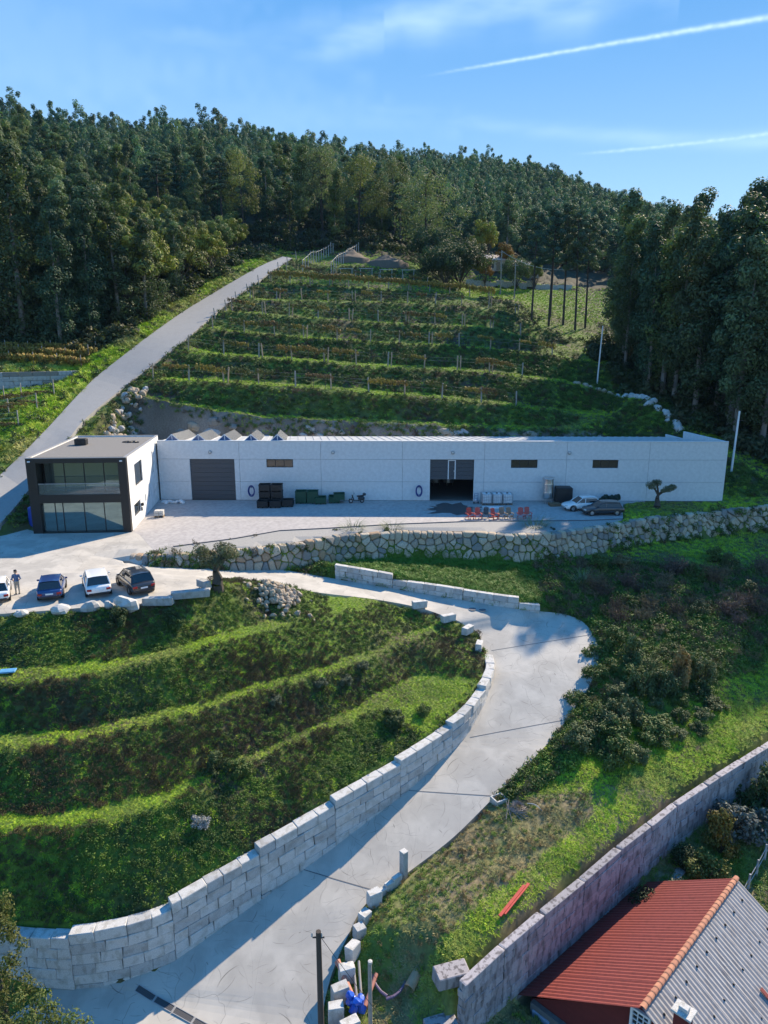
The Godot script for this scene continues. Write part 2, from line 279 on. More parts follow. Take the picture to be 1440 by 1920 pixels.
func ntex(size: int, freq: float, ramp: Array, sd := 1, oct := 4, kind := FastNoiseLite.TYPE_SIMPLEX_SMOOTH, warp := 0.0) -> NoiseTexture2D:
	var n := FastNoiseLite.new()
	n.seed = sd
	n.noise_type = kind
	n.frequency = freq
	n.fractal_octaves = oct
	if warp > 0.0:
		n.domain_warp_enabled = true
		n.domain_warp_amplitude = warp
		n.domain_warp_frequency = freq * 0.7
	var t := NoiseTexture2D.new()
	t.width = size
	t.height = size
	t.seamless = true
	t.seamless_blend_skirt = 0.2
	t.noise = n
	if ramp.size():
		var g := Gradient.new()
		var o := PackedFloat32Array()
		var cs := PackedColorArray()
		for k in ramp.size():
			o.append(ramp[k][0])
			cs.append(Color(ramp[k][1], ramp[k][2], ramp[k][3]).linear_to_srgb())
		g.offsets = o
		g.colors = cs
		t.color_ramp = g
	return t

func grey(t0: float, a: float, t1: float, b: float) -> Array:
	return [[t0, a, a, a], [t1, b, b, b]]

func mat(id: String, col: Color, rough := 0.9, tex: Texture2D = null, sc := 1.0, metal := 0.0, world := true) -> StandardMaterial3D:
	var m := StandardMaterial3D.new()
	m.resource_name = id
	m.albedo_color = col
	m.roughness = rough
	m.metallic = metal
	m.cull_mode = BaseMaterial3D.CULL_DISABLED
	if tex:
		m.albedo_texture = tex
		m.uv1_triplanar = true
		m.uv1_world_triplanar = world
		m.uv1_scale = Vector3.ONE * sc
	M[id] = m
	return m

func over(m: StandardMaterial3D, tex: Texture2D, sc: float) -> void:
	m.detail_enabled = true
	m.detail_blend_mode = BaseMaterial3D.BLEND_MODE_MUL
	m.detail_albedo = tex
	m.detail_uv_layer = BaseMaterial3D.DETAIL_UV_2
	m.uv2_triplanar = true
	m.uv2_world_triplanar = true
	m.uv2_scale = Vector3.ONE * sc

func bump(m: StandardMaterial3D, tex: Texture2D, cm: float) -> void:
	m.heightmap_enabled = true
	m.heightmap_texture = tex
	m.heightmap_scale = cm

func leafy(id: String, col: Color, back: float) -> StandardMaterial3D:
	var m := mat(id, col, 0.62)
	m.vertex_color_use_as_albedo = true
	m.metallic_specular = 0.35
	m.backlight_enabled = true
	m.backlight = Color(back * 0.85, back, back * 0.8)
	return m

# ---------------------------------------------------------------- terrain
var gx := PackedFloat32Array()
var gd := PackedFloat32Array()
var gh := PackedFloat32Array()
var gy := PackedFloat32Array()   # heights with roughness and cuts
var tn := FastNoiseLite.new()
var keep_out: Array = []         # polygons that carry paving or buildings

func lattice() -> void:
	var r := PackedFloat32Array()
	var x := 50.0
	var s := 0.55
	while x < 1500.0:
		r.append(x)
		s = minf(s * 1.09, 60.0)
		x += s
	r.append(1500.0)
	for i in range(r.size() - 1, -1, -1): gx.append(-r[i])
	x = -49.5
	while x < 49.8:
		gx.append(x)
		x += 0.5
	for i in r.size(): gx.append(r[i])
	var d := -10.0
	while d < 2500.0:
		gd.append(d)
		if d < 17.0: d += 1.5
		elif d < 62.0: d += 0.45
		elif d < 100.0: d += 0.6
		elif d < 190.0: d += 0.8
		else: d += minf(1.0 + (d - 190.0) * 0.06, 80.0)
	gd.append(2500.0)

func find(a: PackedFloat32Array, q: float) -> int:
	return clampi(a.bsearch(q, false) - 1, 0, a.size() - 2)

func ground(x: float, z: float) -> float:
	var i := find(gx, x)
	var j := find(gd, -z)
	var u := clampf((x - gx[i]) / (gx[i + 1] - gx[i]), 0.0, 1.0)
	var w := clampf((-z - gd[j]) / (gd[j + 1] - gd[j]), 0.0, 1.0)
	var n := gx.size()
	var a := gy[j * n + i]
	var b := gy[j * n + i + 1]
	var c := gy[(j + 1) * n + i]
	var d := gy[(j + 1) * n + i + 1]
	return (a * (1 - u) + b * u) * (1 - w) + (c * (1 - u) + d * u) * w

func on(x: float, z: float, up := 0.0) -> Vector3:
	return Vector3(x, ground(x, z) + up, z)

# steepness of the graded land, without its roughness
func grade(x: float, z: float) -> float:
	var i := find(gx, x)
	var j := find(gd, -z)
	var n := gx.size()
	var q := j * n + i
	return Vector2((gh[q + 1] - gh[q]) / (gx[i + 1] - gx[i]), (gh[q + n] - gh[q]) / (gd[j + 1] - gd[j])).length()

# steepness and the way down
func fall(x: float, z: float, e := 0.5) -> Vector2:
	return Vector2(ground(x - e, z) - ground(x + e, z), ground(x, z - e) - ground(x, z + e)) / (2 * e)

func survey() -> void:
	lattice()
	var n := gx.size()
	gh.resize(n * gd.size())
	gh.fill(-14.0)
	for near in [false, true]:
		var pts := PackedVector2Array()
		var hs := PackedFloat32Array()
		var taken := {}
		for key in BL:
			var line := v3s(BL[key])
			var far := -line[0].z
			if near and key in ["far", "h1", "h2", "h3"]: continue
			var step := 1.0 if far < 80.0 else (1.8 if far < 200.0 else 12.0)
			var dense := line
			if key != "far" and line.size() > 1:
				if key in ["wh_front", "wh_back", "wh_back2", "h3", "l7", "near0", "g3"]:
					dense = PackedVector3Array()
					for i in line.size() - 1:
						var cnt := maxi(1, int(line[i].distance_to(line[i + 1]) / maxf(step, 2.0)))
						for k in cnt: dense.append(line[i].lerp(line[i + 1], float(k) / cnt))
					dense.append(line[-1])
				else: dense = smooth_line(line, step if near else 8.0)
			for p in dense:
				if near and absf(p.x) > 152.0: continue
				var cell := Vector2i(roundi(p.x * 3.0), roundi(p.z * 3.0)) if near else Vector2i(roundi(p.x / 6.0), roundi(p.z / 6.0))
				if taken.has(cell): continue
				taken[cell] = true
				pts.append(Vector2(p.x + rng.randf_range(-0.06, 0.06), p.z + rng.randf_range(-0.06, 0.06)))
				hs.append(p.y)
		print("survey points ", pts.size())
		drape(pts, hs, 1e9 if near else 40.0)
	# far terrain smoothed, then uneven ground
	for pass_ in 3:
		for j in range(1, gd.size() - 1):
			if gd[j] < 195.0: continue
			for i in range(1, n - 1):
				var q := j * n + i
				gh[q] = 0.5 * gh[q] + 0.125 * (gh[q - 1] + gh[q + 1] + gh[q - n] + gh[q + n])
	tn.seed = 5
	tn.frequency = 0.35
	tn.fractal_octaves = 4
	gy = gh.duplicate()
	for j in gd.size():
		var d := gd[j]
		for i in n:
			var x := gx[i]
			var q := j * n + i
			var cut := false
			if absf(x) < 60.0 and d > 14.0 and d < 200.0:
				var p := Vector2(x, -d)
				for k in keep_out:
					if k[1].has_point(p) and Geometry2D.is_point_in_polygon(p, k[0]):
						cut = true
						break
			if cut: gy[q] = gh[q] - 0.5
			else:
				var amp := 0.16 if d < 90.0 else (0.3 if d < 190.0 else 1.5)
				gy[q] = gh[q] + tn.get_noise_2d(x, d) * amp

func drape(pts: PackedVector2Array, hs: PackedFloat32Array, _reach: float) -> void:
	var n := gx.size()
	var mid := Vector2(0, -90)
	var moved := PackedVector2Array()
	for p in pts: moved.append(p - mid)
	var tri := Geometry2D.triangulate_delaunay(moved)
	for t in range(0, tri.size(), 3):
		var a := pts[tri[t]]
		var b := pts[tri[t + 1]]
		var c := pts[tri[t + 2]]
		var ha := hs[tri[t]]
		var hb := hs[tri[t + 1]]
		var hc := hs[tri[t + 2]]
		var den := (b.y - c.y) * (a.x - c.x) + (c.x - b.x) * (a.y - c.y)
		if absf(den) < 1e-9: continue
		var i0 := gx.bsearch(minf(a.x, minf(b.x, c.x)) - 0.001)
		var i1 := gx.bsearch(maxf(a.x, maxf(b.x, c.x)) + 0.001)
		var j0 := gd.bsearch(-maxf(a.y, maxf(b.y, c.y)) - 0.001)
		var j1 := gd.bsearch(-minf(a.y, minf(b.y, c.y)) + 0.001)
		for j in range(j0, mini(j1, gd.size())):
			var y := -gd[j]
			for i in range(i0, mini(i1, n)):
				var x := gx[i]
				var u := ((b.y - c.y) * (x - c.x) + (c.x - b.x) * (y - c.y)) / den
				if u < -1e-4: continue
				var w := ((c.y - a.y) * (x - c.x) + (a.x - c.x) * (y - c.y)) / den
				if w < -1e-4 or u + w > 1.0001: continue
				gh[j * n + i] = u * ha + w * hb + (1 - u - w) * hc

func guard(poly: PackedVector2Array, grow := 0.0) -> void:
	var p := poly
	if grow != 0.0:
		var o := Geometry2D.offset_polygon(poly, grow)
		if o.size(): p = o[0]
	var r := Rect2(p[0], Vector2.ZERO)
	for q in p: r = r.expand(q)
	keep_out.append([p, r])

func kept_out(x: float, z: float) -> bool:
	var p := Vector2(x, z)
	for k in keep_out:
		if k[1].has_point(p) and Geometry2D.is_point_in_polygon(p, k[0]): return true
	return false

var soil_n := FastNoiseLite.new()
func soil(x: float, d: float, s: float) -> Color:
	var k := soil_n.get_noise_2d(x, d)
	var grass := Color(0.15, 0.24, 0.03)
	var dry := Color(0.33, 0.255, 0.145)
	var earth := Color(0.115, 0.085, 0.055)
	if d < 60.0:
		var c := grass.lerp(earth, clampf(0.35 + k * 1.2, 0.0, 1.0))
		if x > -1.0 and d < 37.0: c = grass.lerp(dry, clampf(0.75 + k * 1.5, 0.0, 1.0))
		return c
	if d > 92.2 and d < 96.0 and absf(x) < 34.0 and s > 0.7: return Color(0.33, 0.29, 0.25).lerp(Color(0.16, 0.14, 0.11), clampf(0.4 + k * 1.5, 0.0, 1.0))
	if d < 190.0 and absf(x + 2.0) < 46.0: return grass.lerp(earth, clampf(0.4 + k * 1.2, 0.0, 1.0))
	return Color(0.05, 0.055, 0.025).lerp(Color(0.08, 0.065, 0.035), clampf(0.5 + k, 0.0, 1.0))

func build_ground() -> void:
	var n := gx.size()
	var m := gd.size()
	var vs := PackedVector3Array()
	var ns := PackedVector3Array()
	var cs := PackedColorArray()
	vs.resize(n * m)
	ns.resize(n * m)
	cs.resize(n * m)
	soil_n.seed = 9
	soil_n.frequency = 0.12
	for j in m:
		for i in n:
			var q := j * n + i
			vs[q] = Vector3(gx[i], gy[q], -gd[j])
			var il := maxi(i - 1, 0)
			var ir := mini(i + 1, n - 1)
			var jl := maxi(j - 1, 0)
			var jr := mini(j + 1, m - 1)
			var dx := (gy[j * n + ir] - gy[j * n + il]) / (gx[ir] - gx[il])
			var dd := (gy[jr * n + i] - gy[jl * n + i]) / (gd[jr] - gd[jl])
			ns[q] = Vector3(-dx, 1.0, dd).normalized()
			cs[q] = soil(gx[i], gd[j], sqrt(dx * dx + dd * dd))
	var ix := PackedInt32Array()
	ix.resize((n - 1) * (m - 1) * 6)
	var o := 0
	for j in m - 1:
		for i in n - 1:
			var q := j * n + i
			ix[o] = q; ix[o + 1] = q + n; ix[o + 2] = q + n + 1
			ix[o + 3] = q; ix[o + 4] = q + n + 1; ix[o + 5] = q + 1
			o += 6
	var a := []
	a.resize(Mesh.ARRAY_MAX)
	a[Mesh.ARRAY_VERTEX] = vs
	a[Mesh.ARRAY_NORMAL] = ns
	a[Mesh.ARRAY_COLOR] = cs
	a[Mesh.ARRAY_INDEX] = ix
	var me := ArrayMesh.new()
	me.add_surface_from_arrays(Mesh.PRIMITIVE_TRIANGLES, a)
	setting("ground", me, M.soil, "grassy terraced hillside under the whole scene")

# ---------------------------------------------------------------- sky
func dir_uv(px: float, el: float) -> Vector2:
	return Vector2(fposmod(px / 360.0, 1.0) * 4096.0, (90.0 - el) / 180.0 * 2048.0)

func sky_cover() -> ImageTexture:
	var n := FastNoiseLite.new()
	n.seed = 21
	n.frequency = 0.012
	n.fractal_octaves = 5
	n.domain_warp_enabled = true
	n.domain_warp_amplitude = 25.0
	var im := Image.create(512, 256, false, Image.FORMAT_RGBA8)
	for y in 128:
		for x in 512:
			var u := TAU * x / 512.0
			var k := n.get_noise_3d(cos(u) * 60.0 + y * 0.9, y * 3.0, sin(u) * 60.0)
			im.set_pixel(x, y, Color(1, 1, 1, clampf(k * 0.35 - 0.02, 0.0, 0.16)))
	im.resize(4096, 2048, Image.INTERPOLATE_CUBIC)
	var f := FastNoiseLite.new()
	f.seed = 4
	f.frequency = 0.06
	f.fractal_octaves = 4
	# wisps and vapour trails: azimuth and elevation of both ends, half width at both ends in pixels, strength
	for s in [[2.0, 17.8, 32.0, 19.2, 0.45, 1.9, 0.95, 0.1, 0.67], [13.0, 12.75, 32.0, 13.1, 0.6, 1.8, 0.5, 0.2, 0.0], [-5.0, 16.5, 32.0, 11.9, 4.5, 6.5, 0.27, 0.5, 0.0], [-9.0, 18.9, 20.0, 22.6, 8.0, 24.0, 0.5, 0.85, 0.4], [-20.0, 19.3, -3.0, 20.2, 6.0, 12.0, 0.18, 0.9, 0.0], [60.0, 24.0, 100.0, 30.0, 5.0, 12.0, 0.25, 0.8, 0.0], [-120.0, 20.0, -70.0, 28.0, 6.0, 14.0, 0.25, 0.8, 0.0], [150.0, 25.0, 200.0, 18.0, 5.0, 12.0, 0.25, 0.8, 0.0]]:
		var steps := 1800
		for k in steps:
			var t := k / float(steps)
			var p := dir_uv(lerpf(s[0], s[2], t), lerpf(s[1], s[3], t) + s[8] * 4.0 * t * (1.0 - t))
			var w := lerpf(s[4], s[5], t)
			var fade := smoothstep(0.0, 0.25, t)
			p.y += f.get_noise_2d(t * (420.0 if s[7] < 0.3 else 40.0), s[0]) * w * (0.25 + s[7])
			var rad := int(ceil(w * 2.0))
			for dy in range(-rad, rad + 1):
				var y := int(p.y) + dy
				var e := (y + 0.5 - p.y) / w
				var g := exp(-e * e)
				if s[7] > 0.4: g *= clampf(0.65 + 1.0 * f.get_noise_3d(p.x * 0.14, y * 0.6, s[3]), 0.0, 1.3)
				elif s[7] > 0.05: g *= clampf(1.0 + 0.55 * f.get_noise_2d(p.x * 3.0, y * 3.0), 0.0, 1.3)
				var x := int(p.x) % 4096
				var c := im.get_pixel(x, clampi(y, 0, 1023))
				c.a = maxf(c.a, minf(g * s[6] * fade, 1.0))
				im.set_pixel(x, clampi(y, 0, 1023), c)
	return ImageTexture.create_from_image(im)

func build_light() -> void:
	var cam := Camera3D.new()
	cam.name = "camera"
	add_child(cam)
	cam.position = Vector3(0, 17.3, 0)
	cam.rotation_degrees = Vector3(-13.6, 0, 0)
	cam.fov = 71.6
	cam.near = 0.1
	cam.far = 6000.0
	cam.current = true
	var sky_m := ProceduralSkyMaterial.new()
	sky_m.sky_top_color = lin(0.025, 0.20, 0.54)
	sky_m.sky_horizon_color = lin(0.55, 0.80, 0.94)
	sky_m.sky_curve = 0.15
	sky_m.ground_bottom_color = lin(0.10, 0.11, 0.08)
	sky_m.ground_horizon_color = lin(0.30, 0.36, 0.40)
	sky_m.sun_angle_max = 1.0
	sky_m.sky_cover = sky_cover()
	sky_m.sky_cover_modulate = Color(0.6, 0.6, 0.6)
	var sky := Sky.new()
	sky.sky_material = sky_m
	var e := Environment.new()
	e.background_mode = Environment.BG_SKY
	e.sky = sky
	e.background_energy_multiplier = 0.88
	e.tonemap_mode = Environment.TONE_MAPPER_LINEAR
	e.tonemap_exposure = 1.8
	e.fog_enabled = true
	e.fog_density = 0.00005
	e.fog_light_color = Color(0.62, 0.80, 1.0)
	e.sdfgi_enabled = true
	e.ssao_enabled = true
	e.ssil_enabled = true
	var we := WorldEnvironment.new()
	we.name = "world_environment"
	we.environment = e
	add_child(we)
	var sun := DirectionalLight3D.new()
	sun.name = "sun"
	sun.light_energy = 1.6
	sun.light_color = Color(1.0, 0.93, 0.82)
	sun.light_angular_distance = 0.5
	sun.shadow_enabled = true
	add_child(sun)
	sun.look_at_from_position(Vector3.ZERO, -Vector3(0.507, 0.566, -0.649))

# ---------------------------------------------------------------- paved surfaces
func graded(x: float, z: float) -> float:
	var i := find(gx, x)
	var j := find(gd, -z)
	var u := clampf((x - gx[i]) / (gx[i + 1] - gx[i]), 0.0, 1.0)
	var w := clampf((-z - gd[j]) / (gd[j + 1] - gd[j]), 0.0, 1.0)
	var q := j * gx.size() + i
	var n := gx.size()
	return lerpf(lerpf(gh[q], gh[q + 1], u), lerpf(gh[q + n], gh[q + n + 1], u), w)

# a paved area laid on the graded land in small pieces, with a skirt round its edge
func slab(called: String, pts: PackedVector3Array, up: float, thick: float, mt: Material, label := "") -> MeshInstance3D:
	var poly := poly2(pts)
	var r := Rect2(poly[0], Vector2.ZERO)
	for p in poly: r = r.expand(p)
	var b := MB.new()
	var P := func(p: Vector2, dy: float) -> Vector3: return Vector3(p.x, minf(graded(p.x, p.y), 0.0) + dy, p.y)
	var c := 1.6
	var x := r.position.x
	while x < r.end.x:
		var z := r.position.y
		while z < r.end.y:
			for piece in Geometry2D.intersect_polygons(poly, PackedVector2Array([Vector2(x, z), Vector2(x + c, z), Vector2(x + c, z + c), Vector2(x, z + c)])):
				var ix := Geometry2D.triangulate_polygon(piece)
				for i in range(0, ix.size(), 3): b.tri(P.call(piece[ix[i]], up), P.call(piece[ix[i + 1]], up), P.call(piece[ix[i + 2]], up))
			z += c
		x += c
	for i in poly.size():
		var q := poly[(i + 1) % poly.size()]
		var n := maxi(1, int(poly[i].distance_to(q) / 0.8))
		for k in n:
			var u := poly[i].lerp(q, float(k) / n)
			var w := poly[i].lerp(q, float(k + 1) / n)
			b.quad(P.call(u, up), P.call(w, up), P.call(w, up - thick), P.call(u, up - thick))
	return setting(called, b.mesh(), mt, label)

var drive_in: PackedVector3Array
var drive_out: PackedVector3Array

func ribbon(called: String, A: PackedVector3Array, B: PackedVector3Array, up: float, thick: float, cross: int, mt: Material, label := "") -> MeshInstance3D:
	var b := MB.new()
	var L := Vector3(0, up, 0)
	var K := Vector3(0, up - thick, 0)
	for i in A.size() - 1:
		for k in cross:
			var s := float(k) / cross
			var t := float(k + 1) / cross
			b.quad(A[i].lerp(B[i], s) + L, A[i + 1].lerp(B[i + 1], s) + L, A[i + 1].lerp(B[i + 1], t) + L, A[i].lerp(B[i], t) + L)
		b.quad(A[i] + L, A[i + 1] + L, A[i + 1] + K, A[i] + K)
		b.quad(B[i] + L, B[i + 1] + L, B[i + 1] + K, B[i] + K)
	return setting(called, b.mesh(), mt, label)

func plan_roads() -> void:
	var a := PackedVector3Array()
	var c := PackedVector3Array()
	for i in range(0, PAIRS.size(), 2):
		a.append(v3(PAIRS[i]))
		c.append(v3(PAIRS[i + 1]))
	for i in a.size() - 1:
		for k in 6:
			var t := k / 6.0
			drive_in.append(a[i].cubic_interpolate(a[i + 1], a[maxi(i - 1, 0)], a[mini(i + 2, a.size() - 1)], t))
			drive_out.append(c[i].cubic_interpolate(c[i + 1], c[maxi(i - 1, 0)], c[mini(i + 2, a.size() - 1)], t))
	drive_in.append(a[-1])
	drive_out.append(c[-1])
	for i in drive_in.size():   # run the slab in under the wall
		var o := drive_in[i] - drive_out[i]
		o.y = 0.0
		drive_in[i] += o.normalized() * 0.4
	var ring := poly2(drive_in)
	var back := poly2(drive_out)
	back.reverse()
	ring.append_array(back)
	guard(ring, 0.1)
	guard(poly2(YARD), 0.05)
	guard(poly2(CARP), 0.05)
	guard(poly2(GRAVEL), -0.2)
	var ul := smooth_line(v3s(BL.uroadL), 4.0)
	var ur := smooth_line(v3s(BL.uroadR), 4.0)
	var up := poly2(ul)
	var dn := poly2(ur)
	dn.reverse()
	up.append_array(dn)
	guard(up, 0.1)
	guard(PackedVector2Array([Vector2(-24.9, -77.3), Vector2(37.4, -76.5), Vector2(35.8, -90), Vector2(-26.5, -90.6)]))
	guard(PackedVector2Array([Vector2(6.3, -27.4), Vector2(13.3, -34.2), Vector2(21.8, -25.9), Vector2(14.8, -18.9)]))
	guard(PackedVector2Array([Vector2(-32.2, -63), Vector2(-23.4, -63.5), Vector2(-25.2, -79), Vector2(-34, -78.4)]))

func build_paving() -> void:
	ribbon("driveway", drive_in, drive_out, 0.0, 0.5, 4, M.concrete, "pale concrete drive curving down past the terraces")
	slab("car_park", v3s(CARP), 0.012, 0.6, M.concrete, "pale concrete car park beside the black fronted office")
	slab("yard", v3s(YARD), 0.016, 0.5, M.yard, "pinkish concrete yard in front of the warehouse")
	var kb := MB.new()
	for i in range(1, 9):
		var a := v3(GRAVEL[i])
		var c := v3(GRAVEL[i + 1])
		var dr := (c - a).normalized()
		kb.box(Transform3D(Basis(dr, Vector3.UP, dr.cross(Vector3.UP)).orthonormalized(), (a + c) * 0.5 + Vector3.UP * 0.05), Vector3(a.distance_to(c), 0.12, 0.1))
	setting("kerb", kb.mesh(), M.joint, "dark kerb between yard and gravel bed")
	slab("gravel_bed", v3s(GRAVEL), 0.03, 0.3, M.gravel, "strip of pale gravel along the top of the stone wall")
	var l := smooth_line(v3s(BL.uroadL), 3.0)
	var r := smooth_line(v3s(BL.uroadR), 3.0)
	var n := 60
	var A := PackedVector3Array()
	var B := PackedVector3Array()
	for i in n:
		var t := i / float(n - 1)
		A.append(along(l, t))
		B.append(along(r, t))
	ribbon("hill_road", A, B, 0.12, 0.8, 3, M.hill_road, "grey concrete road climbing left of the vineyard")

func along(p: PackedVector3Array, t: float) -> Vector3:
	var total := 0.0
	for i in p.size() - 1: total += p[i].distance_to(p[i + 1])
	var want := clampf(t, 0.0, 1.0) * total
	for i in p.size() - 1:
		var d := p[i].distance_to(p[i + 1])
		if want <= d: return p[i].lerp(p[i + 1], want / maxf(d, 1e-6))
		want -= d
	return p[-1]

# ---------------------------------------------------------------- warehouse
func sheet(b: MB, o: Vector3, u: Vector3, w: Vector3, n: Vector3, t: float) -> void:
	# a slab spanned by u and w from o, of thickness t behind the face (along -n)
	var k := -n * t
	b.hexa([o + k, o + u + k, o + u, o, o + w + k, o + u + w + k, o + u + w, o + w])

func warehouse() -> void:
	var A := v3(WHA)
	var B := v3(WHB)
	var e := (B - A).normalized()
	var q := Vector3(-0.12, 0, -1).normalized()
	var nrm := e.cross(Vector3.UP)          # towards the yard
	var len_ := A.distance_to(B)
	var deep := 13.2
	var t := thing("warehouse", "long white warehouse of concrete panels with grey roll doors and seamed metal roof", "warehouse", A)
	var P := func(u: float, y: float, d := 0.0) -> Vector3: return e * u + Vector3.UP * y + q * d
	# openings on the front: u0, u1, y0, y1
	var open := [[3.47, 8.41, 0.0, 4.6], [29.95, 34.77, 0.0, 4.6], [11.94, 14.88, 3.68, 4.56], [38.8, 41.7, 3.68, 4.56], [47.7, 50.5, 3.68, 4.56]]
	var rows := [[0.0, 2.1], [2.1, 4.6], [4.6, 6.6]]
	for k in 7:
		var u0 := k * 8.97
		var u1 := minf(u0 + 8.97, len_)
		for r in rows:
			var b := MB.new()
			# cut the panel round its openings
			var cuts := [u0 + 0.012, u1 - 0.012]
			for o in open:
				for c in [o[0], o[1]]:
					if c > u0 + 0.05 and c < u1 - 0.05: cuts.append(c)
			cuts.sort()
			for i in cuts.size() - 1:
				var mid: float = (cuts[i] + cuts[i + 1]) * 0.5
				var spans := [[r[0] + 0.012, r[1] - 0.012]]
				for o in open:
					if mid > o[0] and mid < o[1]:
						var left := []
						for s in spans:
							if o[3] <= s[0] or o[2] >= s[1]: left.append(s)
							else:
								if o[2] > s[0] + 0.03: left.append([s[0], o[2]])
								if o[3] < s[1] - 0.03: left.append([o[3], s[1]])
						spans = left
				if spans.is_empty() and b.v.size():
					part(t, "wall_panel", b.mesh(), M.panel)
					b = MB.new()
				for s in spans:
					sheet(b, P.call(cuts[i], s[0]), e * (cuts[i + 1] - cuts[i]), Vector3.UP * (s[1] - s[0]), nrm, 0.2)
			if b.v.size(): part(t, "wall_panel", b.mesh(), M.panel)
	# inner lining seen only through joints and doors
	var b := MB.new()
	for s in [[0.0, 3.45], [8.43, 29.93], [34.79, len_]]:
		sheet(b, P.call(s[0], 0.0, 0.215), e * (s[1] - s[0]), Vector3.UP * 3.6, nrm, 0.05)
	sheet(b, P.call(0.0, 4.62, 0.215), e * len_, Vector3.UP * 1.85, nrm, 0.05)
	part(t, "joint_backing", b.mesh(), M.joint)
	# other walls
	b = MB.new()
	sheet(b, P.call(0.0, 0.0, deep), e * len_, Vector3.UP * 5.35, nrm, 0.2)
	part(t, "back_wall", b.mesh(), M.panel)
	b = MB.new()
	sheet(b, P.call(len_, 0, 0.02), q * 9.0, Vector3.UP * 6.62, e, 0.2)
	sheet(b, P.call(len_, 0, 9.05), q * (deep - 9.05), Vector3.UP * 5.75, e, 0.2)
	part(t, "end_wall", b.mesh(), M.panel)
	b = MB.new()
	sheet(b, P.call(0.2, 0, 0.25), q * (deep - 0.3), Vector3.UP * 5.3, e, 0.2)
	part(t, "end_wall", b.mesh(), M.panel)
	b = MB.new()
	sheet(b, P.call(0.3, 0.03, deep - 0.3), e * (len_ - 0.6), -q * (deep - 0.6), Vector3.UP, 0.1)
	part(t, "floor", b.mesh(), M.dark_floor)
	# coping on the front wall
	b = MB.new()
	var cop := 6
	for k in cop:
		var w := len_ / cop
		b.box(Transform3D(Basis(e, Vector3.UP, -q.slide(e).normalized()), P.call((k + 0.5) * w, 6.625, 0.1)), Vector3(w - 0.01, 0.05, 0.32))
	part(t, "coping", b.mesh(), M.coping)
	# roof sheets with standing seams, falling to the back
	var y0 := 6.42
	var y1 := y0 - 1.02
	var nr := 68
	var pw := (len_ - 0.25) / nr
	var one := MB.new()
	var down := q * (deep - 0.2) + Vector3.UP * (y1 - y0)
	sheet(one, Vector3.ZERO, e * (pw - 0.012), down, Vector3.UP, 0.05)
	sheet(one, Vector3.UP * 0.06, e * 0.045, down, Vector3.UP, 0.07)
	var one_m := one.mesh()
	for k in nr:
		part(t, "roof_sheet", one_m, M.roof_white, Transform3D(Basis(), P.call(k * pw + 0.02, y0, 0.2)))
	# saw-tooth skylights
	for k in 5:
		var u := 1.63 + 2.9 * k
		var ridge_a: Vector3 = P.call(u, y0 + 0.86, 0.32)
		var left_a: Vector3 = P.call(u - 0.85, y0 + 0.05, 0.32)
		var right_a: Vector3 = P.call(u + 0.95, y0 + 0.05, 0.32)
		var run := q * (deep - 0.8) + Vector3.UP * (y1 - y0) * 0.95
		var sk := MB.new()
		sk.hexa([left_a + Vector3.DOWN * 0.04, right_a + Vector3.DOWN * 0.04, right_a + run + Vector3.DOWN * 0.04, left_a + run + Vector3.DOWN * 0.04, left_a, right_a, right_a + run, left_a + run])
		var light := part(t, "skylight", sk.mesh(), M.coping)
		var rb := MB.new()
		var sl := right_a - ridge_a
		var nn := run.cross(sl).normalized()
		if nn.y < 0: nn = -nn
		sheet(rb, ridge_a, sl, run, nn, 0.05)
		for r in 26:
			var f := (r + 0.5) / 26.0
			sheet(rb, ridge_a + run * f + nn * 0.035, sl, run * 0.012, nn, 0.035)
		part(light, "ribbed_slope", rb.mesh(), M.ribbed)
		var gl := MB.new()
		sheet(gl, left_a, ridge_a - left_a, run, -nn, 0.02)
		gl.tri(left_a, ridge_a, right_a)
		gl.tri(left_a + run, ridge_a + run, right_a + run)
		part(light, "glazing", gl.mesh(), M.blue_glass)
		var fr := MB.new()
		for pr in [[left_a, ridge_a], [ridge_a, right_a], [left_a, right_a], [(left_a + right_a) * 0.5, ridge_a]]:
			fr.tube(pr[0] + nrm * 0.03, pr[1] + nrm * 0.03, 0.035, 0.035, 4)
		part(light, "frame", fr.mesh(), M.white_metal)
	# roller doors
	for dr in [[3.47, 8.41, 0.05, 4.58, false], [29.95, 34.77, 2.35, 4.58, true]]:
		var door := Node3D.new()
		door.name = "roller_door"
		t.add_child(door, true)
		var n := 9 if not dr[4] else 5
		var hh: float = (dr[3] - dr[2]) / n
		for i in n:
			var s := MB.new()
			sheet(s, P.call(dr[0] + 0.03, dr[2] + hh * i + 0.008, 0.16), e * (dr[1] - dr[0] - 0.06), Vector3.UP * (hh - 0.016), nrm, 0.05)
			part(door, "door_slat", s.mesh(), M.door_grey)
		if dr[4]:
			var w := MB.new()
			for f in [[31.93, 32.03, 2.4, 4.52], [32.68, 32.78, 2.4, 4.52], [32.03, 32.68, 4.44, 4.52]]:
				sheet(w, P.call(f[0], f[2], 0.14), e * (f[1] - f[0]), Vector3.UP * (f[3] - f[2]), nrm, 0.02)
			part(door, "wicket_frame", w.mesh(), M.white_metal)
			w = MB.new()
			w.at(P.call(32.6, 3.3, 0.08), Vector3(0.05, 0.18, 0.06))
			part(door, "handle", w.mesh(), M.white_metal)
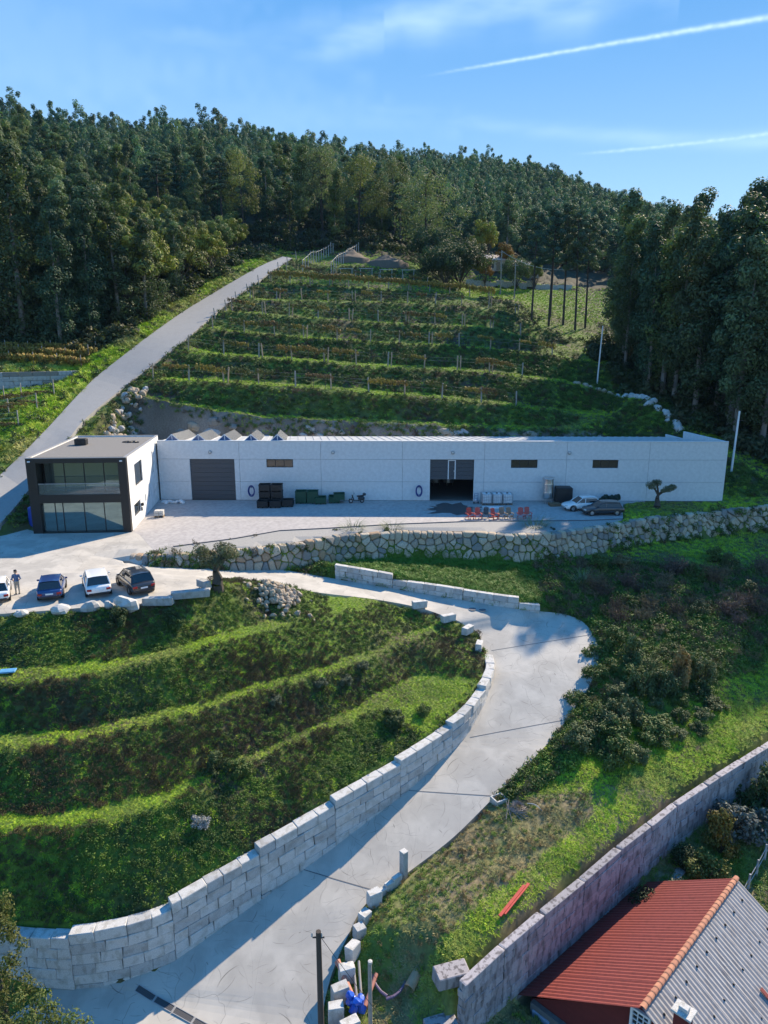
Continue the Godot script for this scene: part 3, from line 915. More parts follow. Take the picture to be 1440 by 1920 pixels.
	# strip windows
	for o in open.slice(2):
		var win := MB.new()
		var w: float = o[1] - o[0]
		sheet(win, P.call(o[0], o[2], 0.11), e * w, Vector3.UP * 0.06, nrm, 0.06)
		sheet(win, P.call(o[0], o[3] - 0.06, 0.11), e * w, Vector3.UP * 0.06, nrm, 0.06)
		for k in 4:
			sheet(win, P.call(lerpf(o[0], o[1] - 0.06, k / 3.0), o[2] + 0.06, 0.11), e * 0.06, Vector3.UP * (o[3] - o[2] - 0.12), nrm, 0.06)
		var wn := part(t, "window", win.mesh(), M.dark_metal)
		for k in 3:
			var pn := MB.new()
			var pu := lerpf(o[0], o[1] - 0.06, k / 3.0) + 0.06
			sheet(pn, P.call(pu, o[2] + 0.06, 0.15), e * (w / 3.0 - 0.08), Vector3.UP * (o[3] - o[2] - 0.12), nrm, 0.012)
			part(wn, "pane", pn.mesh(), M.dark_glass)
	# bulkhead lamps (unlit by day)
	for u in [5.8, 19.3, 32.4, 45.1]:
		var lp := MB.new()
		var bs := Basis(e, nrm, e.cross(nrm))
		lp.lathe([Vector2(0.0, 0.02), Vector2(0.2, 0.02), Vector2(0.2, 0.1), Vector2(0.15, 0.16), Vector2(0.0, 0.2)], 14, Transform3D(bs, P.call(u, 5.38)))
		var lo := part(t, "wall_lamp", lp.mesh(), M.grey_metal)
		lp = MB.new()
		lp.lathe([Vector2(0.11, 0.15), Vector2(0.1, 0.2), Vector2(0.0, 0.22)], 12, Transform3D(bs, P.call(u, 5.38)))
		part(lo, "lens", lp.mesh(), M.lamp_lens)
	# inside, glimpsed through the half open door
	for k in 3:
		var tk := thing("steel_vat", ["steel wine vat deep inside the open doorway, left", "steel wine vat in the middle of the open doorway", "steel wine vat inside the open doorway, right"][k], "tank", A + P.call(30.6 + 1.6 * k, 0.03, 8.5))
		var vb := MB.new()
		vb.lathe([Vector2(0, 0.3), Vector2(0.62, 0.4), Vector2(0.62, 2.6), Vector2(0.25, 2.9), Vector2(0, 2.92)], 16)
		part(tk, "shell", vb.mesh(), M.steel)
		for g in 3:
			vb = MB.new()
			vb.tube(Vector3(cos(TAU * g / 3) * 0.5, 0.0, sin(TAU * g / 3) * 0.5), Vector3(cos(TAU * g / 3) * 0.5, 0.45, sin(TAU * g / 3) * 0.5), 0.05, 0.05, 6)
			part(tk, "leg", vb.mesh(), M.steel)

# ---------------------------------------------------------------- office block
func office() -> void:
	var FL := Vector3(-32.2, 0, -62.96)
	var FR := Vector3(-23.4, 0, -63.52)
	var e := (FR - FL).normalized()
	var q := Vector3(-0.12, 0, -1).normalized()
	var nf := e.cross(Vector3.UP)
	var W := FL.distance_to(FR)
	var ns := q.cross(Vector3.UP)            # the right-hand side
	if ns.x < 0: ns = -ns
	var t := thing("office_block", "two storey office with black framed glazed front and white side wall", "building", FL)
	var P := func(u: float, y: float, d := 0.0) -> Vector3: return e * u + Vector3.UP * y + q * d
	var H := 7.0
	var deep := 15.6
	var b := MB.new()
	# black portal
	sheet(b, P.call(0, 0, 0), e * 0.85, Vector3.UP * H, nf, 0.5)
	sheet(b, P.call(W - 0.72, 0, 0), e * 0.72, Vector3.UP * H, nf, 0.5)
	sheet(b, P.call(0.852, H - 0.46, 0), e * (W - 1.575), Vector3.UP * 0.46, nf, 0.5)
	sheet(b, P.call(0.852, 2.86, 0), e * (W - 1.575), Vector3.UP * 0.76, nf, 0.5)
	sheet(b, P.call(0.852, 0.0, 0.002), e * (W - 1.575), Vector3.UP * 0.1, nf, 0.5)
	part(t, "portal_frame", b.mesh(), M.black_clad)
	# seams of the cladding
	# loggia: floor, ceiling and inner walls
	b = MB.new()
	sheet(b, P.call(0.855, 3.5, 0.502), e * (W - 1.58), q * 1.6, Vector3.UP, 0.15)
	sheet(b, P.call(0.855, H - 0.3, 0.502), e * (W - 1.58), q * 1.6, Vector3.UP, 0.15)
	sheet(b, P.call(0.7, 3.5, 0.502), q * 1.6, Vector3.UP * 3.1, e, 0.1)
	sheet(b, P.call(W - 0.6, 3.5, 0.502), q * 1.6, Vector3.UP * 3.1, e, 0.1)
	part(t, "loggia", b.mesh(), M.black_clad)
	var up := Node3D.new()
	up.name = "upper_glazing"
	t.add_child(up)
	for k in 4:
		var w := (W - 1.6) / 4.0
		var g := MB.new()
		sheet(g, P.call(0.87 + w * k + 0.05, 3.58, 2.0), e * (w - 0.1), Vector3.UP * 2.95, nf, 0.02)
		part(up, "pane", g.mesh(), M.front_glass)
		g = MB.new()
		sheet(g, P.call(0.87 + w * k - 0.05, 3.52, 1.98), e * 0.1, Vector3.UP * 3.05, nf, 0.08)
		part(up, "mullion", g.mesh(), M.dark_metal)
	var cur := MB.new()
	for k in 9:
		sheet(cur, P.call(W - 2.55 + 0.05 * k, 3.6, 2.2 + 0.05 * (k % 2)), e * 0.055 + q * (0.05 if k % 2 == 0 else -0.05), Vector3.UP * 2.9, nf, 0.01)
	part(up, "curtain", cur.mesh(), M.curtain)
	# glass balustrade
	var rail := MB.new()
	sheet(rail, P.call(0.86, 4.6, 0.1), e * (W - 1.6), Vector3.UP * 0.05, nf, 0.05)
	var ra := part(t, "balustrade", rail.mesh(), M.grey_metal)
	for k in 3:
		rail = MB.new()
		var w := (W - 1.62) / 3.0
		sheet(rail, P.call(0.88 + w * k, 3.63, 0.12), e * (w - 0.02), Vector3.UP * 0.97, nf, 0.015)
		part(ra, "glass_panel", rail.mesh(), M.rail_glass)
	# ground floor glazing
	var lowg := Node3D.new()
	lowg.name = "lower_glazing"
	t.add_child(lowg)
	var xs := [0.86, 2.05, 2.75, 4.65, 6.45, W - 0.73]
	for k in 5:
		var g := MB.new()
		sheet(g, P.call(xs[k] + 0.04, 0.12, 0.4), e * (xs[k + 1] - xs[k] - 0.08), Vector3.UP * 2.72, nf, 0.02)
		part(lowg, "pane", g.mesh(), M.front_glass)
		g = MB.new()
		sheet(g, P.call(xs[k] - 0.035, 0.1, 0.36), e * 0.07, Vector3.UP * 2.76, nf, 0.08)
		part(lowg, "mullion", g.mesh(), M.dark_metal)
	b = MB.new()
	sheet(b, P.call(0.5, 0.02, 6.0), e * (W - 0.8), Vector3.UP * 6.4, nf, 0.1)
	part(t, "inner_wall", b.mesh(), M.inner)
	b = MB.new()
	sheet(b, P.call(0.4, 0.05, 6.0), e * (W - 0.7), -q * 5.4, Vector3.UP, 0.1)
	sheet(b, P.call(0.4, 3.46, 6.0), e * (W - 0.7), -q * 3.85, Vector3.UP, 0.2)
	part(t, "inner_floor", b.mesh(), M.dark_floor)
	# right side wall with its openings: d0, d1, y0, y1
	var open := [[3.15, 6.5, 3.65, 5.8], [11.5, 12.0, 3.5, 5.78], [13.6, 14.1, 3.45, 5.74], [1.85, 4.65, 0.95, 2.15], [6.85, 7.25, 1.4, 2.1], [8.8, 9.2, 1.35, 2.05], [11.2, 11.6, 1.3, 2.05], [13.4, 13.8, 1.25, 2.05]]
	var S := func(d: float, y: float, inn := 0.0) -> Vector3: return e * W + q * d + Vector3.UP * y - ns * inn
	b = MB.new()
	var cuts := [0.505, deep]
	for o in open: cuts.append_array([o[0], o[1]])
	cuts.sort()
	for i in cuts.size() - 1:
		var mid: float = (cuts[i] + cuts[i + 1]) * 0.5
		if cuts[i + 1] - cuts[i] < 0.01: continue
		var spans := [[0.0, H - 0.02]]
		for o in open:
			if mid > o[0] and mid < o[1]:
				var left := []
				for s in spans:
					if o[3] <= s[0] or o[2] >= s[1]: left.append(s)
					else:
						if o[2] > s[0] + 0.03: left.append([s[0], o[2]])
						if o[3] < s[1] - 0.03: left.append([o[3], s[1]])
				spans = left
		for s in spans: sheet(b, S.call(cuts[i], s[0]), q * (cuts[i + 1] - cuts[i]), Vector3.UP * (s[1] - s[0]), ns, 0.22)
	part(t, "side_wall", b.mesh(), M.white_wall)
	for o in open:
		var f := MB.new()
		sheet(f, S.call(o[0], o[2], 0.1), q * (o[1] - o[0]), Vector3.UP * 0.06, ns, 0.06)
		sheet(f, S.call(o[0], o[3] - 0.06, 0.1), q * (o[1] - o[0]), Vector3.UP * 0.06, ns, 0.06)
		for d in [o[0], o[1] - 0.06]: sheet(f, S.call(d, o[2] + 0.06, 0.1), q * 0.06, Vector3.UP * (o[3] - o[2] - 0.12), ns, 0.06)
		var wn := part(t, "window", f.mesh(), M.dark_metal)
		f = MB.new()
		sheet(f, S.call(o[0] + 0.06, o[2] + 0.06, 0.14), q * (o[1] - o[0] - 0.12), Vector3.UP * (o[3] - o[2] - 0.12), ns, 0.015)
		part(wn, "pane", f.mesh(), M.dark_glass)
	b = MB.new()
	sheet(b, P.call(0.2, 0, 0.505), q * (deep - 0.51), Vector3.UP * (H - 0.02), e, 0.2)
	sheet(b, P.call(0.22, 0, deep - 0.2), e * (W - 0.46), Vector3.UP * (H - 0.02), nf, 0.2)
	part(t, "rear_wall", b.mesh(), M.white_wall)
	b = MB.new()
	sheet(b, P.call(0.22, H - 0.12, 0.51), e * (W - 0.45), q * (deep - 0.75), Vector3.UP, 0.15)
	part(t, "gravel_roof", b.mesh(), M.roof_gravel)
	b = MB.new()
	for s in [[P.call(-0.02, H + 0.03, -0.02), e * (W + 0.04), q * 0.16], [P.call(-0.02, H + 0.03, deep - 0.2), e * (W + 0.04), q * 0.22], [P.call(-0.02, H + 0.03, 0.142), e * 0.22, q * (deep - 0.345)], [P.call(W - 0.2, H + 0.03, 0.142), e * 0.23, q * (deep - 0.345)]]:
		sheet(b, s[0], s[1], s[2], Vector3.UP, 0.06)
	part(t, "roof_edge", b.mesh(), M.grey_metal)
	b = MB.new()
	b.bev(Transform3D(Basis(e, Vector3.UP, -q), P.call(2.3, H + 0.2, 9.3)), Vector3(1.15, 0.62, 0.9), 0.04)
	part(t, "roof_vent", b.mesh(), M.black_clad)
	b = MB.new()
	for k in 7: b.bev(Transform3D(Basis(Vector3.UP, k * 0.9), P.call(6.3 + 0.22 * k, H - 0.06 + 0.02 * (k % 3), 10.8 + 0.25 * sin(k * 2.0))), Vector3(0.4, 0.12, 0.3), 0.03)
	part(t, "roof_bracket", b.mesh(), M.dark_metal)
	for u in [0.32, W - 0.4]:
		b = MB.new()
		b.bev(Transform3D(Basis(e, Vector3.UP, -q), P.call(u, H - 0.3, -0.08)), Vector3(0.24, 0.12, 0.15), 0.02)
		part(t, "spotlight", b.mesh(), M.white_metal)
	for d in [4.85]:
		b = MB.new()
		b.bev(Transform3D(Basis(ns, Vector3.UP, q), S.call(d, 1.55, -0.12)), Vector3(0.24, 0.3, 0.3), 0.03)
		b.bev(Transform3D(Basis(ns, Vector3.UP, q), S.call(d, 1.1, -0.05)), Vector3(0.1, 0.35, 0.2), 0.02)
		part(t, "meter_box", b.mesh(), M.dark_metal)

# ---------------------------------------------------------------- masonry
var block_m: Array = []
var rock_m: Array = []

func rocks() -> void:
	for k in 6:
		var b := MB.new()
		b.bev(Transform3D(), Vector3(1.0, 0.6, 0.6), 0.03, rng, 0.028)
		block_m.append(b.mesh())
	var n := FastNoiseLite.new()
	n.frequency = 0.9
	for k in 7:
		n.seed = 40 + k
		var s := SphereMesh.new()
		s.radius = 0.5
		s.height = 1.0
		s.radial_segments = 9
		s.rings = 5
		var a := s.get_mesh_arrays()
		var vs: PackedVector3Array = a[Mesh.ARRAY_VERTEX]
		var cut: Array = []
		for c in 7: cut.append([Vector3(rng.randf_range(-1, 1), rng.randf_range(-0.7, 1), rng.randf_range(-1, 1)).normalized(), rng.randf_range(0.3, 0.42)])
		for i in vs.size():
			var p: Vector3 = vs[i].snapped(Vector3.ONE * 0.001) * (1.0 + 0.3 * n.get_noise_3dv(vs[i].snapped(Vector3.ONE * 0.01) * 2.0))
			for c in cut:
				var over_: float = p.dot(c[0]) - c[1]
				if over_ > 0.0: p -= c[0] * over_
			vs[i] = p
		var ix: PackedInt32Array = a[Mesh.ARRAY_INDEX]
		var b := MB.new()
		for i in range(0, ix.size(), 3): b.tri(vs[ix[i]], vs[ix[i + 1]], vs[ix[i + 2]])
		rock_m.append(b.mesh())

func line_len(p: PackedVector3Array) -> PackedFloat32Array:
	var r := PackedFloat32Array([0.0])
	for i in p.size() - 1: r.append(r[i] + Vector2(p[i].x - p[i + 1].x, p[i].z - p[i + 1].z).length())
	return r

func at_len(p: PackedVector3Array, l: PackedFloat32Array, s: float) -> Vector3:
	var i := clampi(l.bsearch(s) - 1, 0, p.size() - 2)
	return p[i].lerp(p[i + 1], clampf((s - l[i]) / maxf(l[i + 1] - l[i], 1e-5), 0.0, 1.0))

# blocks in courses along a line; top(s) gives the height of the top course, base(s) the foot; side +1 puts the thickness to the left of travel
func block_wall(t: Node3D, p: PackedVector3Array, segs: Array, rows: int, ch: float, thick: float, side: float, mt: Array, long_cap := false, lmin := 0.85, lmax := 1.5, fit := 0.955) -> void:
	var l := line_len(p)
	for sg in segs:   # s0, s1, top0, top1
		for k in rows:
			var s: float = sg[0]
			var first := true
			while s < sg[1] - 0.05:
				var w := rng.randf_range(lmin, lmax)
				if first and k % 2 == 1: w *= 0.55
				if long_cap and k == 0: w = rng.randf_range(2.4, 3.2)
				if sg[1] - (s + w) < 0.45: w = sg[1] - s
				first = false
				var sm := s + w * 0.5
				var f: float = (sm - sg[0]) / (sg[1] - sg[0])
				var top: float = lerpf(sg[2], sg[3], f) - k * ch
				var a := at_len(p, l, s)
				var b := at_len(p, l, s + w)
				var foot := (a.y + b.y) * 0.5
				if top > foot - 0.5:
					var dir := Vector3(b.x - a.x, 0, b.z - a.z).normalized()
					var slope: float = (sg[3] - sg[2]) / (sg[1] - sg[0])
					var ex := (dir + Vector3.UP * slope).normalized()
					var back := Vector3.UP.cross(dir) * side
					var ey := Vector3.UP
					var c := (a + b) * 0.5 + back * (thick * 0.5 + rng.randf_range(-0.02, 0.02))
					c.y = top - ch * 0.5
					var chord := Vector2(b.x - a.x, b.z - a.z).length()
					var bs := Basis(ex * (chord + 0.004) * (1.0 - (1.0 - fit) * 0.6), ey * (ch / 0.6) * fit, back * (thick / 0.6))
					part(t, "block", block_m[rng.randi() % block_m.size()], mt[rng.randi() % mt.size()], Transform3D(bs, c - t.position))
				s += w

# irregular stones filling a strip between a foot line and a top line
func stone_wall(t: Node3D, top: PackedVector3Array, base: PackedVector3Array, size: float, mts: Array) -> void:
	var l := line_len(top)
	var total := l[-1]
	var seeds := PackedVector2Array()
	for tries in int(total * 60.0):
		var u := rng.randf_range(0.05, total - 0.05)
		var hh := at_len(top, l, u).y - at_h(base, l, u).y
		var c := Vector2(u, rng.randf_range(0.12, maxf(0.2, hh - 0.1)))
		var own := size * (rng.randf_range(0.6, 1.35) if tries < total * 8.0 else rng.randf_range(0.36, 0.6))
		var ok := true
		for q in seeds:
			if absf(q.x - c.x) < own and ((q - c) * Vector2(0.8, 1.15)).length() < own:
				ok = false
				break
		if ok: seeds.append(c)
	for i in seeds.size():
		var c := seeds[i]
		if c.x < 0.05 or c.x > total - 0.05: continue
		var hh := at_len(top, l, c.x).y - at_h(base, l, c.x).y
		var poly := PackedVector2Array([Vector2(maxf(c.x - 1.6, 0.0), -0.15), Vector2(minf(c.x + 1.6, total), -0.15), Vector2(minf(c.x + 1.6, total), hh + rng.randf_range(-0.04, 0.12)), Vector2(maxf(c.x - 1.6, 0.0), hh + rng.randf_range(-0.04, 0.12))])
		for j in seeds.size():
			if i == j or absf(seeds[j].x - c.x) > 3.0: continue
			var mid := (c + seeds[j]) * 0.5
			var nn := seeds[j] - c
			var out := PackedVector2Array()
			for k in poly.size():
				var a := poly[k]
				var b := poly[(k + 1) % poly.size()]
				var da := (a - mid).dot(nn)
				var db := (b - mid).dot(nn)
				if da <= 0: out.append(a)
				if (da < 0 and db > 0) or (da > 0 and db < 0): out.append(a.lerp(b, da / (da - db)))
			poly = out
			if poly.size() < 3: break
		if poly.size() < 3: continue
		var cen := Vector2.ZERO
		for q in poly: cen += q
		cen /= poly.size()
		# round the corners by cutting them
		var rp := PackedVector2Array()
		for k in poly.size():
			var a := poly[k]
			var b := poly[(k + 1) % poly.size()]
			if a.distance_to(b) < 0.05: continue
			rp.append(a.lerp(b, 0.16))
			rp.append(a.lerp(b, 0.84))
		if rp.size() < 4: continue
		var P := func(q: Vector2, shrink: float, out_: float) -> Vector3:
			var d := q - cen
			var u := cen + d * maxf(0.2, (d.length() - shrink) / maxf(d.length(), 0.01))
			var tp := at_len(top, l, clampf(u.x, 0.0, total))
			var bp := at_h(base, l, clampf(u.x, 0.0, total))
			var a := at_len(top, l, clampf(u.x - 0.4, 0.0, total))
			var b := at_len(top, l, clampf(u.x + 0.4, 0.0, total))
			var dir := Vector3(b.x - a.x, 0, b.z - a.z).normalized()
			var nrm := dir.cross(Vector3.UP)
			var f := u.y / maxf(tp.y - bp.y, 0.1)
			return bp + (tp - bp) * f + nrm * out_ - t.position
		var bulge := rng.randf_range(0.04, 0.24)
		var tilt := Vector2(rng.randf_range(-0.1, 0.1), rng.randf_range(-0.14, 0.06))
		var mb := MB.new()
		var n := rp.size()
		var mid3: Vector3 = P.call(cen, 0.0, bulge + rng.randf_range(0.0, 0.05))
		for k in n:
			var a := rp[k]
			var b := rp[(k + 1) % n]
			var ta := bulge + (a - cen).dot(tilt)
			var tb := bulge + (b - cen).dot(tilt)
			var a0: Vector3 = P.call(a, 0.012, -0.5)
			var b0: Vector3 = P.call(b, 0.012, -0.5)
			var a1: Vector3 = P.call(a, 0.012, ta - 0.14)
			var b1: Vector3 = P.call(b, 0.012, tb - 0.14)
			var a2: Vector3 = P.call(a, 0.1, ta)
			var b2: Vector3 = P.call(b, 0.1, tb)
			mb.quad(a0, a1, b1, b0)
			mb.quad(a1, a2, b2, b1)
			mb.tri(a2, mid3, b2)
		part(t, "stone", mb.mesh(), mts[rng.randi() % mts.size()])

func at_h(p: PackedVector3Array, l: PackedFloat32Array, s: float) -> Vector3:
	# base line sampled with the top line's lengths
	var i := clampi(l.bsearch(s) - 1, 0, p.size() - 2)
	return p[i].lerp(p[i + 1], clampf((s - l[i]) / maxf(l[i + 1] - l[i], 1e-5), 0.0, 1.0))

func pair_lines(a: Array, b: Array) -> Array:
	var ta := PackedVector3Array()
	var tb := PackedVector3Array()
	var pa := v3s(a)
	var pb := v3s(b)
	for i in pa.size() - 1:
		for k in 4:
			ta.append(pa[i].cubic_interpolate(pa[i + 1], pa[maxi(i - 1, 0)], pa[mini(i + 2, pa.size() - 1)], k / 4.0))
			tb.append(pb[i].cubic_interpolate(pb[i + 1], pb[maxi(i - 1, 0)], pb[mini(i + 2, pa.size() - 1)], k / 4.0))
	ta.append(pa[-1])
	tb.append(pb[-1])
	return [ta, tb]

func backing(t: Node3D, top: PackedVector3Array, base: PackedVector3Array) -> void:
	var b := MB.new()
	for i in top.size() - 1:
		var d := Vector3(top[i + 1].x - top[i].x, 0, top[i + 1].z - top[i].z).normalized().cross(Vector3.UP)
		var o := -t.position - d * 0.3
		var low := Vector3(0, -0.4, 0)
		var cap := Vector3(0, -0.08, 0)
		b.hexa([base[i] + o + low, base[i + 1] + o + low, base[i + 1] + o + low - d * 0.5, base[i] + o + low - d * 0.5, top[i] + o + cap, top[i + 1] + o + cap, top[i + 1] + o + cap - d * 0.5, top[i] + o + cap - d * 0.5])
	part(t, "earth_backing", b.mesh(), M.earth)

func walls() -> void:
	var before := get_child_count()
	rocks()
	var stones := [M.stone_a, M.stone_e, M.stone_b, M.stone_c, M.stone_c2, M.stone_a, M.stone_d, M.stone_e]
	var tl := pair_lines(BL.rocktop.slice(0, 8), BL.rockbase.slice(0, 8))
	var t := thing("stone_wall", "rough granite boulder wall rising beside the drive, orange stones among grey", "wall", tl[1][0], 0.0, "boulder retaining walls below the yard")
	stone_wall(t, tl[0], tl[1], 1.15, stones)
	backing(t, tl[0], tl[1])
	tl = pair_lines(BL.rocktop.slice(7), BL.rockbase.slice(7))
	t = thing("stone_wall", "long rough granite boulder wall above the dark grass, running off at right", "wall", tl[1][0], 0.0, "boulder retaining walls below the yard")
	stone_wall(t, tl[0], tl[1], 1.12, [M.stone_a, M.stone_b, M.stone_e, M.stone_c2, M.stone_a, M.stone_d])
	backing(t, tl[0], tl[1])
	# granite blocks holding the near terraces along the drive
	var gran := [M.granite, M.granite, M.granite_b]
	var p := smooth_line(v3s(BL.road_in), 0.8)
	var top := smooth_line(v3s(BL.intop), 0.8)
	var l := line_len(p)
	var lt := line_len(top)
	t = thing("block_wall", "long stepped wall of pale granite blocks along the left of the drive", "wall", Vector3(-2, -10, -35), 0.0, "granite block walls")
	var segs := []
	var s := 3.0
	while s < l[-1] - 0.5:
		var w := minf(4.7, l[-1] - s)
		var f0 := s / l[-1]
		var y0 := at_len(top, lt, f0 * lt[-1]).y
		var y1 := at_len(top, lt, (s + w) / l[-1] * lt[-1]).y
		segs.append([s, s + w, y0 + 0.05, lerpf(y0, y1, 0.55) + 0.05])
		s += w
	block_wall(t, p, segs, 6, 0.58, 0.62, -1.0, gran)
	# lower wall uphill of the drive
	p = smooth_line(v3s(BL.upbase), 0.8)
	l = line_len(p)
	t = thing("block_wall", "low pale granite block wall on the uphill side of the drive below dark grass", "wall", p[0], 0.0, "granite block walls")
	segs = [[0.0, 5.0, p[0].y + 1.25, at_len(p, l, 5.0).y + 1.2], [5.0, 11.0, at_len(p, l, 5.0).y + 0.72, at_len(p, l, 11.0).y + 0.95], [11.05, 15.6, at_len(p, l, 11.0).y + 0.9, at_len(p, l, 15.6).y + 0.95], [15.6, l[-1], at_len(p, l, 15.6).y + 0.5, p[-1].y + 0.5]]
	block_wall(t, p, segs, 3, 0.5, 0.5, 1.0, gran, false, 0.9, 1.6)
	# wall above the house
	p = v3s(BL.rwbase)
	l = line_len(p)
	t = thing("block_wall", "tall stained granite block wall with long coping stones above the red roofed house", "wall", p[0], 0.0, "granite block walls")
	segs = []
	for i in p.size() - 1: segs.append([l[i], l[i + 1], BL.rwtop[i][1] + 0.4, BL.rwtop[i + 1][1] + 0.4])
	block_wall(t, p, segs, 9, 0.42, 0.4, 1.0, [M.granite_w, M.granite_w, M.granite_v], true, 0.6, 1.25, 0.94)
	for i in range(before, get_child_count()): get_child(i).set_meta("kind", "thing")
	# blocks stacked along the right of the drive
	var spots := [[-0.5, -30.6, 0.75, 1.0, 0.5], [-0.95, -29.75, 0.5, 0.8, 0.9], [-1.2, -29.05, 0.55, 0.75, 0.55], [-1.5, -28.2, 0.75, 0.95, 1.0], [-1.75, -27.3, 0.85, 1.05, 0.3], [-2.0, -26.4, 0.9, 1.1, 0.45], [-2.15, -25.6, 0.95, 1.0, 0.15], [-1.5, -24.9, 0.8, 1.2, 0.5], [-2.05, -24.3, 0.75, 1.35, 0.15], [-2.1, -23.5, 0.75, 1.5, 0.1], [-2.25, -22.7, 0.7, 1.2, -0.1]]
	var names_ := ["small pale block nearest the gate post at the right edge of the drive", "second granite block below the gate post beside the drive", "third granite block below the gate post, low and flat", "square granite block halfway down the right edge of the drive", "large angled granite block beside the dark utility pole top", "granite block just above the shadow on the drive", "tall granite block over the shadow at the drive edge", "granite block set back beside the orange pipe", "long granite block topmost of the stack at bottom of picture", "middle long granite block of the stack beside the blue sack", "lowest granite block of the stack at the bottom edge"]
	for i in spots.size():
		var q: Array = spots[i]
		var g := ground(q[0], q[1])
		var hh: float = q[2] + 0.35
		solo("granite_block", block_m[i % 6], gran[i % 3], names_[i], "stone block", "loose blocks edging the drive", Transform3D(Basis(Vector3.UP, q[4]) * Basis.from_scale(Vector3(q[3] * 0.7, hh / 0.6 * 0.72, 0.8)), Vector3(q[0], g - 0.3 + hh * 0.5 + 0.15, q[1])))

func edge_blocks() -> void:
	for a in [[3.1, -3.5, -53.6, 0.3, 0.9, "granite block where the upper grass ledge meets the drive"], [5.3, -4.1, -52.2, 0.5, 0.9, "second granite block on the inner edge of the drive bend"], [6.7, -4.6, -51.0, 0.9, 0.8, "third granite block on the inner edge of the drive bend"], [7.4, -5.2, -49.4, 1.3, 0.75, "stacked granite block at the upper end of the stepped wall"]]:
		solo("granite_block", block_m[int(a[4] * 10) % 6], M.granite, a[5], "stone block", "blocks on the inner drive edge", Transform3D(Basis(Vector3.UP, a[3]) * Basis.from_scale(Vector3(a[4] * 1.3, 0.95, 0.8)), Vector3(a[0] - 0.25, a[1] + 0.22, a[2])))

func rock_thing(at: Vector3, sc: Vector3, turn: float, mt: Material, label: String, group: String, k: int) -> void:
	solo("boulder", rock_m[k % rock_m.size()], mt, label, "boulder", group, Transform3D(Basis(Vector3.UP, turn) * Basis.from_scale(sc), at))

